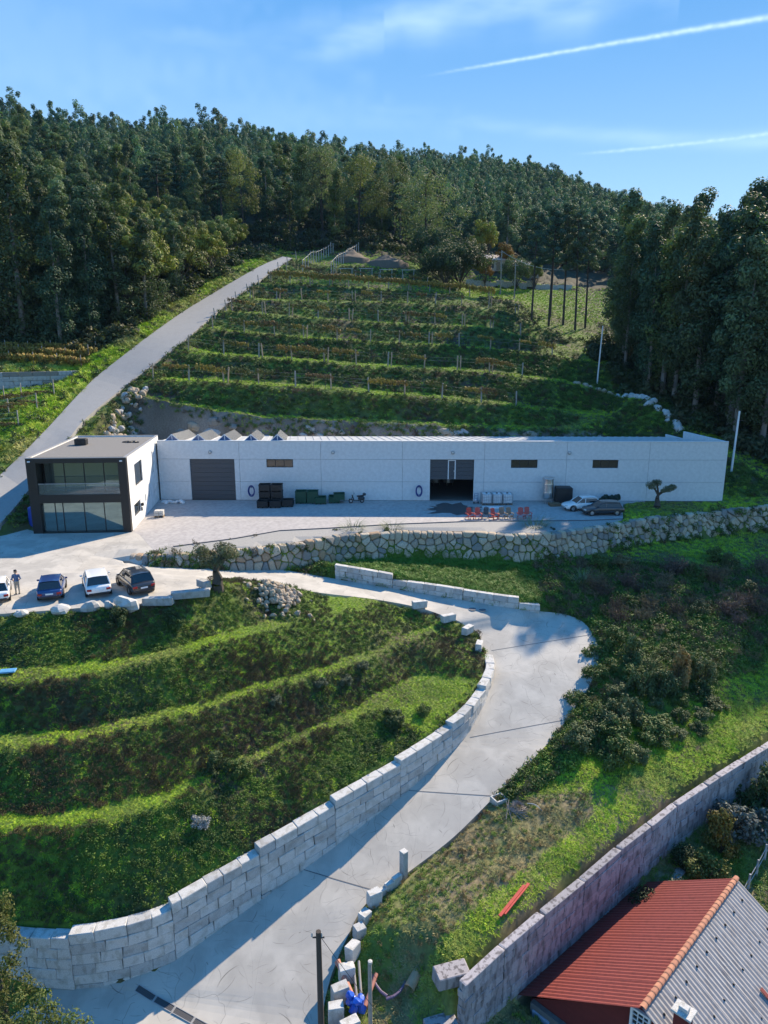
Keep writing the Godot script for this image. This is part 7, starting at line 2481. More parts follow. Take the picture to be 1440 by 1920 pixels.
	b.bev(xf(Vector3(1.35, 6.74, -0.6)), Vector3(0.36, 0.18, 0.3), 0.02)
	part(ch, "cap", b.mesh(), M.granite)
	# low red lean-to wall on the left
	b = MB.new()
	b.bev(xf(Vector3(-wl - 0.6, 0.8, 0.6)), Vector3(1.0, 1.7, 1.4), 0.02)
	part(t, "lean_to", b.mesh(), M.red_wall)

# ---------------------------------------------------------------- posts, poles, cables
func pole(called: String, label: String, at: Vector3, top: Vector3, r0: float, r1: float, mt: Material, cat := "pole", group := "") -> Node3D:
	var t := thing(called, label, cat, at, 0.0, group)
	var b := MB.new()
	b.tube(Vector3(0, -0.6, 0), top - at, r0, r1, 9)
	part(t, "shaft", b.mesh(), mt)
	return t

func cable(label: String, a: Vector3, c: Vector3, sag: float, r: float, mt: Material) -> void:
	var b := MB.new()
	var last := a
	for k in 20:
		var f := (k + 1) / 20.0
		var p := a.lerp(c, f) + Vector3.DOWN * sag * 4.0 * f * (1.0 - f)
		b.tube(last, p, r, r, 4, false)
		last = p
	solo("cable", b.mesh(), mt, label, "cable")

func street_things() -> void:
	# the dark pole at the bottom of the drive
	var pb := Vector3(-2.7, -12.9, -24.5)
	var pt := Vector3(-2.72, -6.5, -24.5)
	var t := pole("utility_pole", "dark utility pole rising at the bottom of the drive", pb, pt, 0.15, 0.11, M.bark_dark)
	var b := MB.new()
	b.bev(xf(Vector3(-0.02, 6.1, 0)), Vector3(0.5, 0.06, 0.06), 0.01)
	part(t, "crossbar", b.mesh(), M.dark_metal)
	for s in [-0.28, 0.12]:
		b = MB.new()
		b.lathe([Vector2(0.0, 0.0), Vector2(0.05, 0.02), Vector2(0.03, 0.08), Vector2(0.05, 0.1), Vector2(0.02, 0.2), Vector2(0, 0.2)], 8, xf(Vector3(s, 6.13, 0)))
		part(t, "insulator", b.mesh(), M.granite_b)
	var q := Vector3(-0.6, -12.6, -25.3)
	t = pole("utility_pole", "weathered grey pole among pipes below the drive", q, Vector3(-0.62, -8.85, -25.3), 0.1, 0.085, M.post_grey)
	b = MB.new()
	b.lathe([Vector2(0.1, 3.68), Vector2(0.1, 3.78), Vector2(0, 3.8)], 8)
	part(t, "cap", b.mesh(), M.granite)
	cable("thin black cable running from the dark pole towards the house", pt + Vector3(0.1, -0.3, 0), Vector3(3.6, -13.6, -22.0), 0.25, 0.014, M.cable)
	cable("second thin cable from the grey pole towards the lower right", Vector3(-0.6, -9.3, -25.3), Vector3(4.4, -13.6, -22.4), 0.2, 0.01, M.cable)
	# gate post and kerb at the edge of the drive
	t = thing("gate_post", "square granite gate post at the right edge of the drive", "post", Vector3(1.05, -10.6, -32.3), 0.7)
	b = MB.new()
	b.bev(xf(Vector3(0, 0.62, 0)), Vector3(0.34, 1.9, 0.34), 0.02)
	part(t, "shaft", b.mesh(), M.granite_b)
	b = MB.new()
	b.bev(xf(Vector3(0, 1.6, 0)), Vector3(0.36, 0.08, 0.36), 0.015)
	part(t, "cap", b.mesh(), M.granite)
	t = thing("kerb_wall", "low white kerb running down from the granite gate post", "kerb", Vector3(0.2, -10.7, -31.5))
	for k in 4:
		var f := k / 4.0
		var p := Vector3(lerpf(0.85, -0.65, f + 0.12), lerpf(-10.4, -10.85, f), lerpf(-32.0, -30.7, f + 0.12))
		part(t, "kerb_stone", block_m[k], M.granite, Transform3D(Basis(Vector3.UP, 0.72) * Basis.from_scale(Vector3(0.58, 0.9, 0.45)), p - t.position))
	# drainage grating across the drive
	t = thing("drain_grating", "steel drainage grating across the bottom of the drive", "grating", Vector3(-9.6, -12.35, -26.9))
	var a0 := Vector3(-11.7, 0, -27.3)
	var a1 := Vector3(-5.6, 0, -24.4)
	for k in 6:
		var m := a0.lerp(a1, (k + 0.5) / 6.0)
		var dir := (a1 - a0).normalized()
		var sd := dir.cross(Vector3.UP)
		var y := drive_y(m) + 0.03
		dir.y = (drive_y(m + dir * 0.5) - drive_y(m - dir * 0.5))
		sd.y = (drive_y(m + sd * 0.3) - drive_y(m - sd * 0.3)) / 0.6
		var bs := Basis(dir.normalized(), sd.cross(dir).normalized(), sd.normalized()).orthonormalized()
		var g := MB.new()
		for s in [-0.15, 0.15]: g.box(Transform3D(bs, bs * Vector3(0, 0, s)), Vector3(1.08, 0.03, 0.03))
		for s in [-0.53, 0.53]: g.box(Transform3D(bs, bs * Vector3(s, 0, 0)), Vector3(0.03, 0.03, 0.27))
		var o := part(t, "grate", g.mesh(), M.grey_metal, Transform3D(Basis(), Vector3(m.x, y, m.z) - t.position))
		g = MB.new()
		for s in 16: g.box(Transform3D(bs, bs * Vector3(-0.48 + 0.064 * s, 0.0, 0)), Vector3(0.02, 0.024, 0.26))
		part(o, "bar", g.mesh(), M.dark_metal)
		g = MB.new()
		g.box(Transform3D(bs, Vector3(0, -0.006, 0)), Vector3(1.0, 0.004, 0.26))
		part(o, "channel", g.mesh(), M.joint)
	for a in [[7.15, -54.0, "left dark manhole cover by the low block wall"], [7.95, -53.9, "right dark manhole cover by the low block wall"]]:
		t = thing("manhole_cover", a[2], "manhole cover", Vector3(a[0], drive_y(Vector3(a[0], 0, a[1])) + 0.01, a[1]), 0.0, "manhole covers on the drive")
		b = MB.new()
		b.lathe([Vector2(0.0, 0.02), Vector2(0.27, 0.02), Vector2(0.29, 0.0)], 20)
		part(t, "cover", b.mesh(), M.joint)
		b = MB.new()
		b.lathe([Vector2(0.29, 0.004), Vector2(0.36, 0.004)], 20)
		part(t, "frame", b.mesh(), M.grey_metal)
	t = thing("gully_box", "concrete gully box at the edge of the drive", "gully box", Vector3(6.75, -9.1, -36.6), 0.5)
	b = MB.new()
	for s in [[0, 0.3, 0.8, 0.1], [0, -0.3, 0.8, 0.1]]: b.bev(xf(Vector3(0, 0.1, s[1])), Vector3(0.8, 0.4, 0.1), 0.015)
	for s in [-0.35, 0.35]: b.bev(xf(Vector3(s, 0.1, 0)), Vector3(0.1, 0.4, 0.5), 0.015)
	part(t, "rim", b.mesh(), M.granite)
	b = MB.new()
	b.at(Vector3(0, 0.0, 0), Vector3(0.58, 0.02, 0.48))
	part(t, "floor", b.mesh(), M.joint)
	# joints sawn across the drive
	for a in [[[930, 1216], Vector3(8.1, 0, -49.6), Vector3(16.0, 0, -51.6), "first"], [[0, 0], Vector3(5.6, 0, -41.5), Vector3(11.9, 0, -42.9), "second"], [[0, 0], Vector3(1.5, 0, -37.6), Vector3(6.5, 0, -37.1), "third"], [[0, 0], Vector3(-4.4, 0, -32.9), Vector3(-0.4, 0, -31.6), "fourth"]]:
		b = MB.new()
		var last := Vector3.ZERO
		for k in 13:
			var p: Vector3 = a[1].lerp(a[2], k / 12.0)
			p.y = drive_y(p) + 0.006
			if k:
				var dir := (p - last).normalized()
				var sd := dir.cross(Vector3.UP) * 0.035
				b.quad(last - sd, last + sd, p + sd, p - sd)
			last = p
		setting("drive_joint", b.mesh(), M.joint)
	# pipes, sack and boards in the hollow
	for a in [[Vector3(-2.2, -11.2, -27.6), Vector3(-1.25, -12.0, -26.0), 0.12, M.pipe_red, "salmon drainage pipe leaning beside the blue sack"], [Vector3(-0.86, -11.9, -25.9), Vector3(-0.35, -11.5, -27.2), 0.09, M.pipe_red, "second salmon pipe right of the blue sack"], [Vector3(-1.25, -11.9, -26.3), Vector3(-1.45, -11.4, -27.6), 0.06, M.post_grey, "grey pipe leaning behind the blue sack"], [Vector3(-1.05, -11.9, -26.4), Vector3(-1.2, -11.4, -27.8), 0.06, M.post_grey, "second grey pipe behind the blue sack"]]:
		t = thing("drain_pipe", a[4], "pipe", a[0], 0.0, "pipes lying in the hollow")
		b = MB.new()
		b.tube(Vector3.ZERO, a[1] - a[0], a[2], a[2], 12, false)
		b.tube(Vector3.ZERO, a[1] - a[0], a[2] * 0.85, a[2] * 0.85, 12, false)
		part(t, "tube", b.mesh(), a[3])
		b = MB.new()
		b.tube((a[1] - a[0]).normalized() * -0.02, (a[1] - a[0]).normalized() * 0.18, a[2] * 1.2, a[2] * 1.2, 12, false)
		part(t, "socket", b.mesh(), a[3])
	t = thing("drain_pipe", "wide tan pipe end lying in the shaded hollow", "pipe", Vector3(1.15, -11.7, -26.6), 0.0, "pipes lying in the hollow")
	b = MB.new()
	b.tube(Vector3.ZERO, Vector3(0.75, 0.35, -1.2), 0.24, 0.24, 16, false)
	b.tube(Vector3.ZERO, Vector3(0.75, 0.35, -1.2), 0.22, 0.22, 16, false)
	part(t, "tube", b.mesh(), M.clay_pipe)
	b = MB.new()
	b.tube(Vector3(-0.01, 0, 0.02), Vector3(0.05, 0.02, -0.08), 0.25, 0.25, 16, false)
	part(t, "rim", b.mesh(), M.clay_pipe)
	t = thing("corrugated_hose", "purple grey drainage hose curling in the hollow", "hose", Vector3(0.1, -11.9, -26.2))
	b = MB.new()
	var pts := []
	for k in 18: pts.append(Vector3(sin(k * 0.35) * 0.9 + 0.02 * k, 0.05 + 0.1 * sin(k * 0.5), -1.3 + cos(k * 0.35) * 1.3))
	b.path(pts, 0.07, 8)
	part(t, "tube", b.mesh(), M.hose_purple)
	t = thing("blue_sack", "bright blue plastic sack slumped by the granite blocks", "sack", Vector3(-1.28, -12.25, -25.9))
	for k in 6: part(t, "fold", rock_m[k], M.sack_blue, Transform3D(Basis.from_euler(Vector3(k * 0.5, k * 1.7, k * 0.3)) * Basis.from_scale(Vector3(0.5, 0.6 - 0.05 * k, 0.45)), Vector3(0.25 * cos(k * 1.9), 0.25 + 0.13 * k, 0.2 * sin(k * 1.9))))
	for k in 2:
		solo("red_board", box_mesh(Vector3(2.3, 0.05, 0.16)), M.red_paint, ["red board leaning on the block wall above the house", "second red board beside the first on the block wall"][k], "board", "red boards", xf(on(6.3 + 0.25 * k, -29.4 - 0.15 * k, 0.35), 0.85, 0.0, 0.1))
	t = thing("net_pile", "grey heap of old netting and twigs below the gully box", "netting", on(7.6, -35.6))
	for k in 40:
		var tw := MB.new()
		var az := k * 2.4
		var rr := 0.2 + 0.9 * fmod(k * 0.37, 1.0)
		tw.tube(Vector3(cos(az) * rr, 0.02, sin(az) * rr), Vector3(cos(az + 1.8) * rr * 0.6, 0.55 - 0.2 * rr, sin(az + 1.8) * rr * 0.6), 0.025, 0.015, 4)
		part(t, "strand", tw.mesh(), M.twig)
	b = MB.new()
	for k in 24: b.tube(Vector3(0.6 + 0.07 * k, 0.45 + 0.2 * sin(k * 0.28) - 0.02 * k, 0.3 * sin(k * 0.15)), Vector3(0.6 + 0.07 * (k + 1), 0.45 + 0.2 * sin((k + 1) * 0.28) - 0.02 * (k + 1), 0.3 * sin((k + 1) * 0.15)), 0.025, 0.025, 5, false)
	part(t, "rope", b.mesh(), M.granite)
	# slab bridge of blocks where the block wall ends
	for a in [[3.0, -25.9, 1.5, "rough granite block at the near end of the stained wall"], [2.5, -25.0, 1.4, "lower granite block under the end of the stained wall"]]:
		solo("granite_block", block_m[2], M.granite_v, a[3], "stone block", "blocks at the wall end", Transform3D(Basis(Vector3.UP, 0.3) * Basis.from_scale(Vector3(a[2], 1.1, 1.3)), on(a[0], a[1], 0.25)))
	# blue tarpaulin at the left edge
	solo("tarpaulin", box_mesh(Vector3(0.9, 0.1, 0.5)), M.tarp_blue, "light blue tarpaulin at the left edge on the grassy terrace", "tarpaulin", "", xf(on(-22.6, -39.2, 0.15), 0.2))
	# tall poles by the eucalyptus stand
	pole("light_pole", "tall white pole at the edge of the eucalyptus stand", on(34.6, -117.0), on(34.6, -117.0) + Vector3(0.3, 9.0, 0), 0.13, 0.09, M.white_metal)
	pole("light_pole", "white pole behind the warehouse's right corner", on(41.2, -83.0), Vector3(41.35, 9.3, -83.0), 0.13, 0.1, M.white_metal)
	for a in [[27.6, -176.0, 10.0, "left wooden pole by the far meadow"], [29.2, -166.0, 8.0, "right wooden pole by the far meadow"]]:
		t = pole("power_pole", a[3], on(a[0], a[1]), on(a[0], a[1]) + Vector3(0, a[2], 0), 0.16, 0.12, M.post_grey, "pole", "wooden poles by the far meadow")
		b = MB.new()
		b.bev(xf(Vector3(0, a[2] - 0.4, 0)), Vector3(1.2, 0.1, 0.1), 0.01)
		part(t, "crossbar", b.mesh(), M.post_grey)
	cable("cable drooping between the wooden poles and the slender pines", on(27.6, -176.0, 9.8), on(40.0, -158.0, 9.5), 1.5, 0.04, M.granite)
	for k in 9:
		var d := 128.0 + 6.0 * k
		var q2 := at_road(d)
		pole("road_post", "leaning grey post on the vineyard side of the upper hill road", on(q2 + 1.0, -d), on(q2 + 0.8, -d) + Vector3(0, 1.9, 0), 0.1, 0.09, M.post_grey, "post", "posts along the hill road")
	# stone houses far up at the right
	for a in [[38.5, -206.0, 7.0, 2.2, "stone house with pale roof among the trees at the top right"], [31.0, -208.0, 6.0, 1.8, "lower stone building left of the pale roofed house"]]:
		t = thing("stone_house", a[4], "house", on(a[0], a[1], -0.5), 0.1, "far stone houses")
		b = MB.new()
		b.at(Vector3(0, a[3] * 0.5 + 0.5, 0), Vector3(a[2], a[3] + 1.0, 6.0))
		part(t, "wall", b.mesh(), M.stone_b)
		b = MB.new()
		for s in [-1.0, 1.0]: b.hexa([Vector3(-a[2] * 0.54, a[3] + 1.0, s * 3.4), Vector3(a[2] * 0.54, a[3] + 1.0, s * 3.4), Vector3(a[2] * 0.54, a[3] + 2.5, 0), Vector3(-a[2] * 0.54, a[3] + 2.5, 0), Vector3(-a[2] * 0.54, a[3] + 1.2, s * 3.4), Vector3(a[2] * 0.54, a[3] + 1.2, s * 3.4), Vector3(a[2] * 0.54, a[3] + 2.7, 0), Vector3(-a[2] * 0.54, a[3] + 2.7, 0)])
		part(t, "roof", b.mesh(), M.far_roof)
		for x in [-0.28, 0.25]:
			b = MB.new()
			b.at(Vector3(a[2] * x, a[3] * 0.55 + 0.4, 3.02), Vector3(0.9, 1.2, 0.06))
			part(t, "window", b.mesh(), M.dark_metal)
		b = MB.new()
		b.at(Vector3(0, 1.3, 3.02), Vector3(1.0, 2.1, 0.06))
		part(t, "door", b.mesh(), M.wood)
	t = thing("field_wall", "pale wall along the far meadow under the slender pines", "wall", on(32, -191.0))
	for k in 14: part(t, "block", block_m[k % 6], M.granite_b, Transform3D(Basis.from_scale(Vector3(1.9, 2.6, 1.0)), on(22.0 + 1.95 * k, -191.0, 0.5) - t.position))
	# block wall of the field left of the road
	t = thing("field_wall", "blue grey block wall across the field left of the hill road", "wall", on(-54, -101))
	var p := smooth_line(v3s(BL.lw_base), 2.0)
	for i in p.size(): p[i] += Vector3(0, -0.2, 0.9)
	block_wall(t, p, [[0.0, line_len(p)[-1], 12.9, 13.1]], 6, 0.62, 0.5, 1.0, [M.granite_b, M.granite_b, M.stone_d], false, 1.4, 2.2)

func at_road(d: float) -> float:
	var p: Array = BL.uroadR
	for i in p.size() - 1:
		if -p[i][2] <= d and d <= -p[i + 1][2]: return lerpf(p[i][0], p[i + 1][0], (d + p[i][2]) / (p[i][2] - p[i + 1][2]))
	return -21.0

func garden() -> void:
	var t := thing("garden_fence", "low wire fence with pale posts in the garden behind the house", "fence", on(20.0, -33.5))
	var last := Vector3.ZERO
	for k in 6:
		var p := on(lerpf(18.2, 22.6, k / 5.0), lerpf(-31.2, -35.6, k / 5.0))
		var b := MB.new()
		b.bev(xf(Vector3(0, 0.45, 0)), Vector3(0.1, 1.1, 0.1), 0.012)
		part(t, "post", b.mesh(), M.granite_b, xf(p - t.position))
		if k:
			for y in [0.35, 0.8]:
				b = MB.new()
				b.tube(last + Vector3(0, y, 0) - t.position, p + Vector3(0, y, 0) - t.position, 0.02, 0.02, 4, false)
				part(t, "wire", b.mesh(), M.grey_metal)
		last = p
	t = thing("garden_wall", "rough low stone wall bending through the garden at the right edge", "wall", on(20.5, -29.5), 0.0)
	t.set_meta("kind", "thing")
	for k in 22:
		var f := k / 21.0
		for c in 2: part(t, "stone", rock_m[(k + c) % 7], [M.stone_b, M.stone_d][k % 2], Transform3D(Basis(Vector3.UP, k * 1.3) * Basis.from_scale(Vector3(0.62, 0.5, 0.5)), on(19.2 + 3.6 * f, -28.6 - 1.6 * f - 1.5 * f * f, 0.15 + 0.36 * c) - t.position))
	t = thing("stone_path", "narrow path of pale slabs between the block wall and the roof", "path", on(13.0, -30.0))
	for k in 16: part(t, "slab", block_m[k % 6], M.granite_b, Transform3D(Basis(Vector3.UP, 0.75 + 0.1 * sin(k * 2.0)) * Basis.from_scale(Vector3(0.62, 0.2, 0.75)), on(10.9 + 0.42 * k, -28.6 - 0.4 * k, 0.03) - t.position))

func box_mesh(s: Vector3) -> ArrayMesh:
	var b := MB.new()
	b.bev(Transform3D(), s, minf(s.x, minf(s.y, s.z)) * 0.15)
	return b.mesh()

func drive_y(p: Vector3) -> float:
	# height of the drive's surface under a point
	var q := Vector2(p.x, p.z)
	for i in drive_in.size() - 1:
		for k in 4:
			var c := [drive_in[i].lerp(drive_out[i], k / 4.0), drive_in[i + 1].lerp(drive_out[i + 1], k / 4.0), drive_in[i + 1].lerp(drive_out[i + 1], (k + 1) / 4.0), drive_in[i].lerp(drive_out[i], (k + 1) / 4.0)]
			for tr in [[0, 1, 2], [0, 2, 3]]:
				var a: Vector3 = c[tr[0]]
				var b: Vector3 = c[tr[1]]
				var d: Vector3 = c[tr[2]]
				var den := (b.z - d.z) * (a.x - d.x) + (d.x - b.x) * (a.z - d.z)
				if absf(den) < 1e-9: continue
				var u := ((b.z - d.z) * (q.x - d.x) + (d.x - b.x) * (q.y - d.z)) / den
				var w := ((d.z - a.z) * (q.x - d.x) + (a.x - d.x) * (q.y - d.z)) / den
				if u >= -0.001 and w >= -0.001 and u + w <= 1.001: return u * a.y + w * b.y + (1 - u - w) * d.y
	return ground(p.x, p.z)

# ---------------------------------------------------------------- vines
func vineyard() -> void:
	var leaf_sets := []
	for k in 4:
		var L := new_leaves(400 + k)
		for q in 7: L.clump(Vector3(-1.3 + 0.43 * q, L.r.randf_range(-0.12, 0.12), L.r.randfn() * 0.12), Vector3(0.3, 0.26, 0.26), 30, 0.22, 0.16, Color(1, 1, 1), 0.3)
		leaf_sets.append(L.mesh())
	var amber := tint(Color(0.30, 0.20, 0.06))
	var rust := tint(Color(0.2, 0.13, 0.06))
	var gold := tint(Color(0.36, 0.27, 0.06))
	var olive := tint(Color(0.15, 0.15, 0.05))
	var ord := ["lowest", "second", "third", "fourth", "fifth", "sixth", "topmost"]
	for r in 7:
		var line := v3s(BL["v%d" % (r + 1)])
		var l := line_len(line)
		var t := thing("vine_row", ord[r] + " row of trellised vines on the terraces behind the warehouse", "vine row", on(0, line[0].z - 1.0), 0.0, "terraced vine rows")
		var post := MB.new()
		post.bev(xf(Vector3(0, 0.95, 0)), Vector3(0.17, 2.5, 0.17), 0.015)
		var pm := post.mesh()
		var s := 1.5
		var gap := 5.2 if r != 5 else 4.2
		var tops: Array = []
		while s < l[-1] - (9.0 if r < 2 else 2.0):
			var p := at_len(line, l, s)
			var g := on(p.x, p.z - 1.0)
			part(t, "post", pm, M.post_grey if rng.randf() < 0.35 else M.post_tan, xf(g - t.position, rng.randf(), rng.randf_range(-0.05, 0.05), rng.randf_range(-0.06, 0.06)))
			if rng.randf() < 0.4: part(t, "post", pm, M.post_tan, xf(on(p.x + 0.5, p.z - 1.4) - t.position, 0.0, 0.0, rng.randf_range(-0.1, 0.1)))
			tops.append(g + Vector3(0, 1.85, 0))
			s += gap * rng.randf_range(0.92, 1.08)
		var w := MB.new()
		for i in tops.size() - 1:
			for y in [0.0, -0.5]: w.tube(tops[i] + Vector3(0, y, 0) - t.position, tops[i + 1] + Vector3(0, y, 0) - t.position, 0.007, 0.007, 3, false)
		part(t, "wire", w.mesh(), M.grey_metal)
		for i in tops.size() - 1:
			var n := 3
			for k in n:
				var f := (k + 0.5) / n
				var p: Vector3 = tops[i].lerp(tops[i + 1], f)
				if r != 5 and rng.randf() < (0.62 if r < 4 else 0.7): continue
				var mt: Material = [amber, rust, gold, olive][rng.randi() % 4] if r != 5 else [amber, gold, gold][rng.randi() % 3]
				var dir: Vector3 = (tops[i + 1] - tops[i]).normalized()
				var sc := rng.randf_range(0.8, 1.3) * (1.3 if r == 5 else 1.0)
				part(t, "foliage", leaf_sets[rng.randi() % 4], mt, Transform3D(Basis(dir * sc * 0.8, Vector3.UP * sc * rng.randf_range(1.0, 1.9), dir.cross(Vector3.UP).normalized() * sc), p + Vector3(0, rng.randf_range(-0.15, 0.1), 0) - t.position))
				if rng.randf() < 0.5:
					var st := MB.new()
					var g := on(p.x, p.z)
					st.tube(g - t.position, p - t.position + Vector3(0.1, 0, 0), 0.04, 0.025, 5, false)
					part(t, "vine_stem", st.mesh(), M.bark)
	# posts with wires at the head of the vineyard
	for k in 26:
		var f := (k % 13) / 12.0
		var side := k / 13
		var x := lerpf(-18.5, -13.0, f) + side * 6.5
		var z := lerpf(-170.0, -192.0, f)
		var t := thing("trellis_post", "pale trellis post in the double line at the head of the vineyard", "post", on(x, z), 0.0, "trellis posts at the head of the vineyard")
		var b := MB.new()
		b.bev(xf(Vector3(0, 1.2, 0)), Vector3(0.16, 3.0, 0.16), 0.02)
		part(t, "shaft", b.mesh(), M.granite_b)
		b = MB.new()
		b.tube(Vector3(0, 2.4, 0), Vector3(lerpf(-18.5, -13.0, minf(f + 1.0 / 12.0, 1.0)) + side * 6.5 - x, 2.4 + on(lerpf(-18.5, -13.0, minf(f + 1.0 / 12.0, 1.0)) + side * 6.5, lerpf(-170.0, -192.0, minf(f + 1.0 / 12.0, 1.0))).y - on(x, z).y, lerpf(-170.0, -192.0, minf(f + 1.0 / 12.0, 1.0)) - z + 0.01), 0.02, 0.02, 4, false)
		part(t, "wire", b.mesh(), M.grey_metal)
	# pergola frames of pale posts
	for a in [[-8.5, -168.0, "leftmost"], [-4.0, -168.5, "second"], [0.5, -169.0, "third"], [5.5, -170.0, "rightmost"]]:
		var t := thing("pergola_frame", a[2] + " pale post frame under the earth heaps", "trellis", on(a[0], a[1]), 0.0, "pale post frames at the vineyard head")
		for x in [-1.3, 1.3]:
			var b := MB.new()
			b.bev(xf(Vector3(x, 0.9, 0)), Vector3(0.14, 2.6, 0.14), 0.015)
			part(t, "post", b.mesh(), M.granite_b)
		var b := MB.new()
		b.bev(xf(Vector3(0, 2.25, 0)), Vector3(3.2, 0.12, 0.12), 0.015)
		part(t, "beam", b.mesh(), M.granite)
	# earth heaps
	for a in [[-8.0, -184.0, 5.0, 2.6, "left earth heap at the head of the vineyard"], [0.5, -183.0, 6.0, 2.2, "right earth heap at the head of the vineyard"]]:
		var b := MB.new()
		var n := FastNoiseLite.new()
		n.frequency = 0.5
		for i in 10:
			for j in 18:
				var P := func(ii: int, jj: int) -> Vector3:
					var u := TAU * jj / 18.0
					var rr := ii / 10.0
					return Vector3(cos(u) * rr * a[2], a[3] * pow(1.0 - rr, 1.2) + n.get_noise_2d(cos(u) * rr * 6.0 + a[0], sin(u) * rr * 6.0) * 0.5 - (1.5 if ii == 10 else 0.0), sin(u) * rr * a[2])
				b.quad(P.call(i, j), P.call(i + 1, j), P.call(i + 1, (j + 1) % 18), P.call(i, (j + 1) % 18))
		solo("earth_heap", b.soft(), M.earth_light, a[4], "earth heap", "earth heaps", xf(on(a[0], a[1], -0.2)))
	# small vineyard left of the hill road
	for r in 3:
		var t := thing("vine_row", ["near vine row in the small field left of the hill road", "middle vine row in the small field left of the hill road", "far vine row under the wall left of the hill road"][r], "vine row", on(-47.0, -86.0 - 5.0 * r), 0.0, "vine rows left of the hill road")
		var last := Vector3.ZERO
		for k in 7:
			var p := on(-43.8 - 2.4 * k - 0.7 * r, -84.0 - 5.0 * r - 0.2 * k)
			if k == 0: p = on(-43.2, -84.0 - 5.0 * r)
			var b := MB.new()
			b.bev(xf(Vector3(0, 0.9, 0)), Vector3(0.12, 2.2, 0.12), 0.015)
			part(t, "post", b.mesh(), M.post_grey, xf(p - t.position))
			if k:
				b = MB.new()
				for y in [1.8, 1.2]: b.tube(last + Vector3(0, y, 0) - t.position, p + Vector3(0, y, 0) - t.position, 0.015, 0.015, 3, false)
				part(t, "wire", b.mesh(), M.grey_metal)
				for q in 2: part(t, "foliage", leaf_sets[(k + q) % 4], [rust, amber][q], Transform3D(Basis.from_scale(Vector3(0.9, 0.8, 0.8)), last.lerp(p, 0.3 + 0.4 * q) + Vector3(0, 0.5 + 0.6 * (r % 2), 0) - t.position))
			last = p
	for r in 3:
		var t := thing("vine_row", ["golden vine row above the blue grey wall, nearest", "golden vine row above the blue grey wall, middle", "golden vine row at the edge of the left wood"][r], "vine row", on(-52, -106.0 - 3.0 * r), 0.0, "golden vine rows above the wall")
		for k in 20:
			var p := on(-44.5 - 1.1 * k, -106.5 - 3.0 * r + 0.12 * k)
			part(t, "foliage", leaf_sets[k % 4], [gold, amber, gold][k % 3], Transform3D(Basis.from_scale(Vector3(0.9, 2.0, 1.9)), p + Vector3(0, 0.9, 0) - t.position))
			if k % 3 == 0:
				var b := MB.new()
				b.bev(xf(Vector3(0, 0.8, 0)), Vector3(0.1, 1.9, 0.1), 0.015)
				part(t, "post", b.mesh(), M.post_grey, xf(p - t.position))

# trowel sweeps, tyre scuffs and hairline cracks worn into the concrete
func scuffs() -> ImageTexture:
	var im := Image.create(1024, 1024, false, Image.FORMAT_RGBA8)
	var n := FastNoiseLite.new()
	n.seed = 91
	n.frequency = 0.004
	n.fractal_octaves = 5
	var base := n.get_seamless_image(1024, 1024)
	for y in 1024:
		for x in 1024:
			var t := base.get_pixel(x, y).r
			var g := 0.92 + 0.08 * smoothstep(0.3, 0.62, t)
			im.set_pixel(x, y, Color(g, g, g * 0.99))
	var r := RandomNumberGenerator.new()
	r.seed = 17
	for k in 340:
		var c := Vector2(r.randf(), r.randf()) * 1024.0
		var rad := r.randf_range(25.0, 150.0)
		var a0 := r.randf() * TAU
		var a1 := a0 + r.randf_range(0.25, 1.1)
		var dark := r.randf_range(0.08, 0.4) * (1.0 if r.randf() < 0.3 else 0.5)
		var wide := r.randi_range(2, 5)
		var steps := int(rad * (a1 - a0)) + 2
		for s in steps:
			var f := s / float(steps)
			var p := c + Vector2(cos(lerpf(a0, a1, f)), sin(lerpf(a0, a1, f)) * 0.8) * rad
			var amt := dark * sin(f * PI) * r.randf_range(0.5, 1.0)
			for w in wide:
				var x := posmod(int(p.x) + w, 1024)
				var y := posmod(int(p.y), 1024)
				var q := im.get_pixel(x, y)
				im.set_pixel(x, y, Color(q.r * (1.0 - amt), q.g * (1.0 - amt), q.b * (1.0 - amt)))
	for k in 7:
		var p := Vector2(r.randf(), r.randf()) * 1024.0
		var a := r.randf() * TAU
		for s in 420:
			a += r.randfn() * 0.12
			p += Vector2(cos(a), sin(a))
			im.set_pixel(posmod(int(p.x), 1024), posmod(int(p.y), 1024), Color(0.45, 0.44, 0.43))
	return ImageTexture.create_from_image(im)

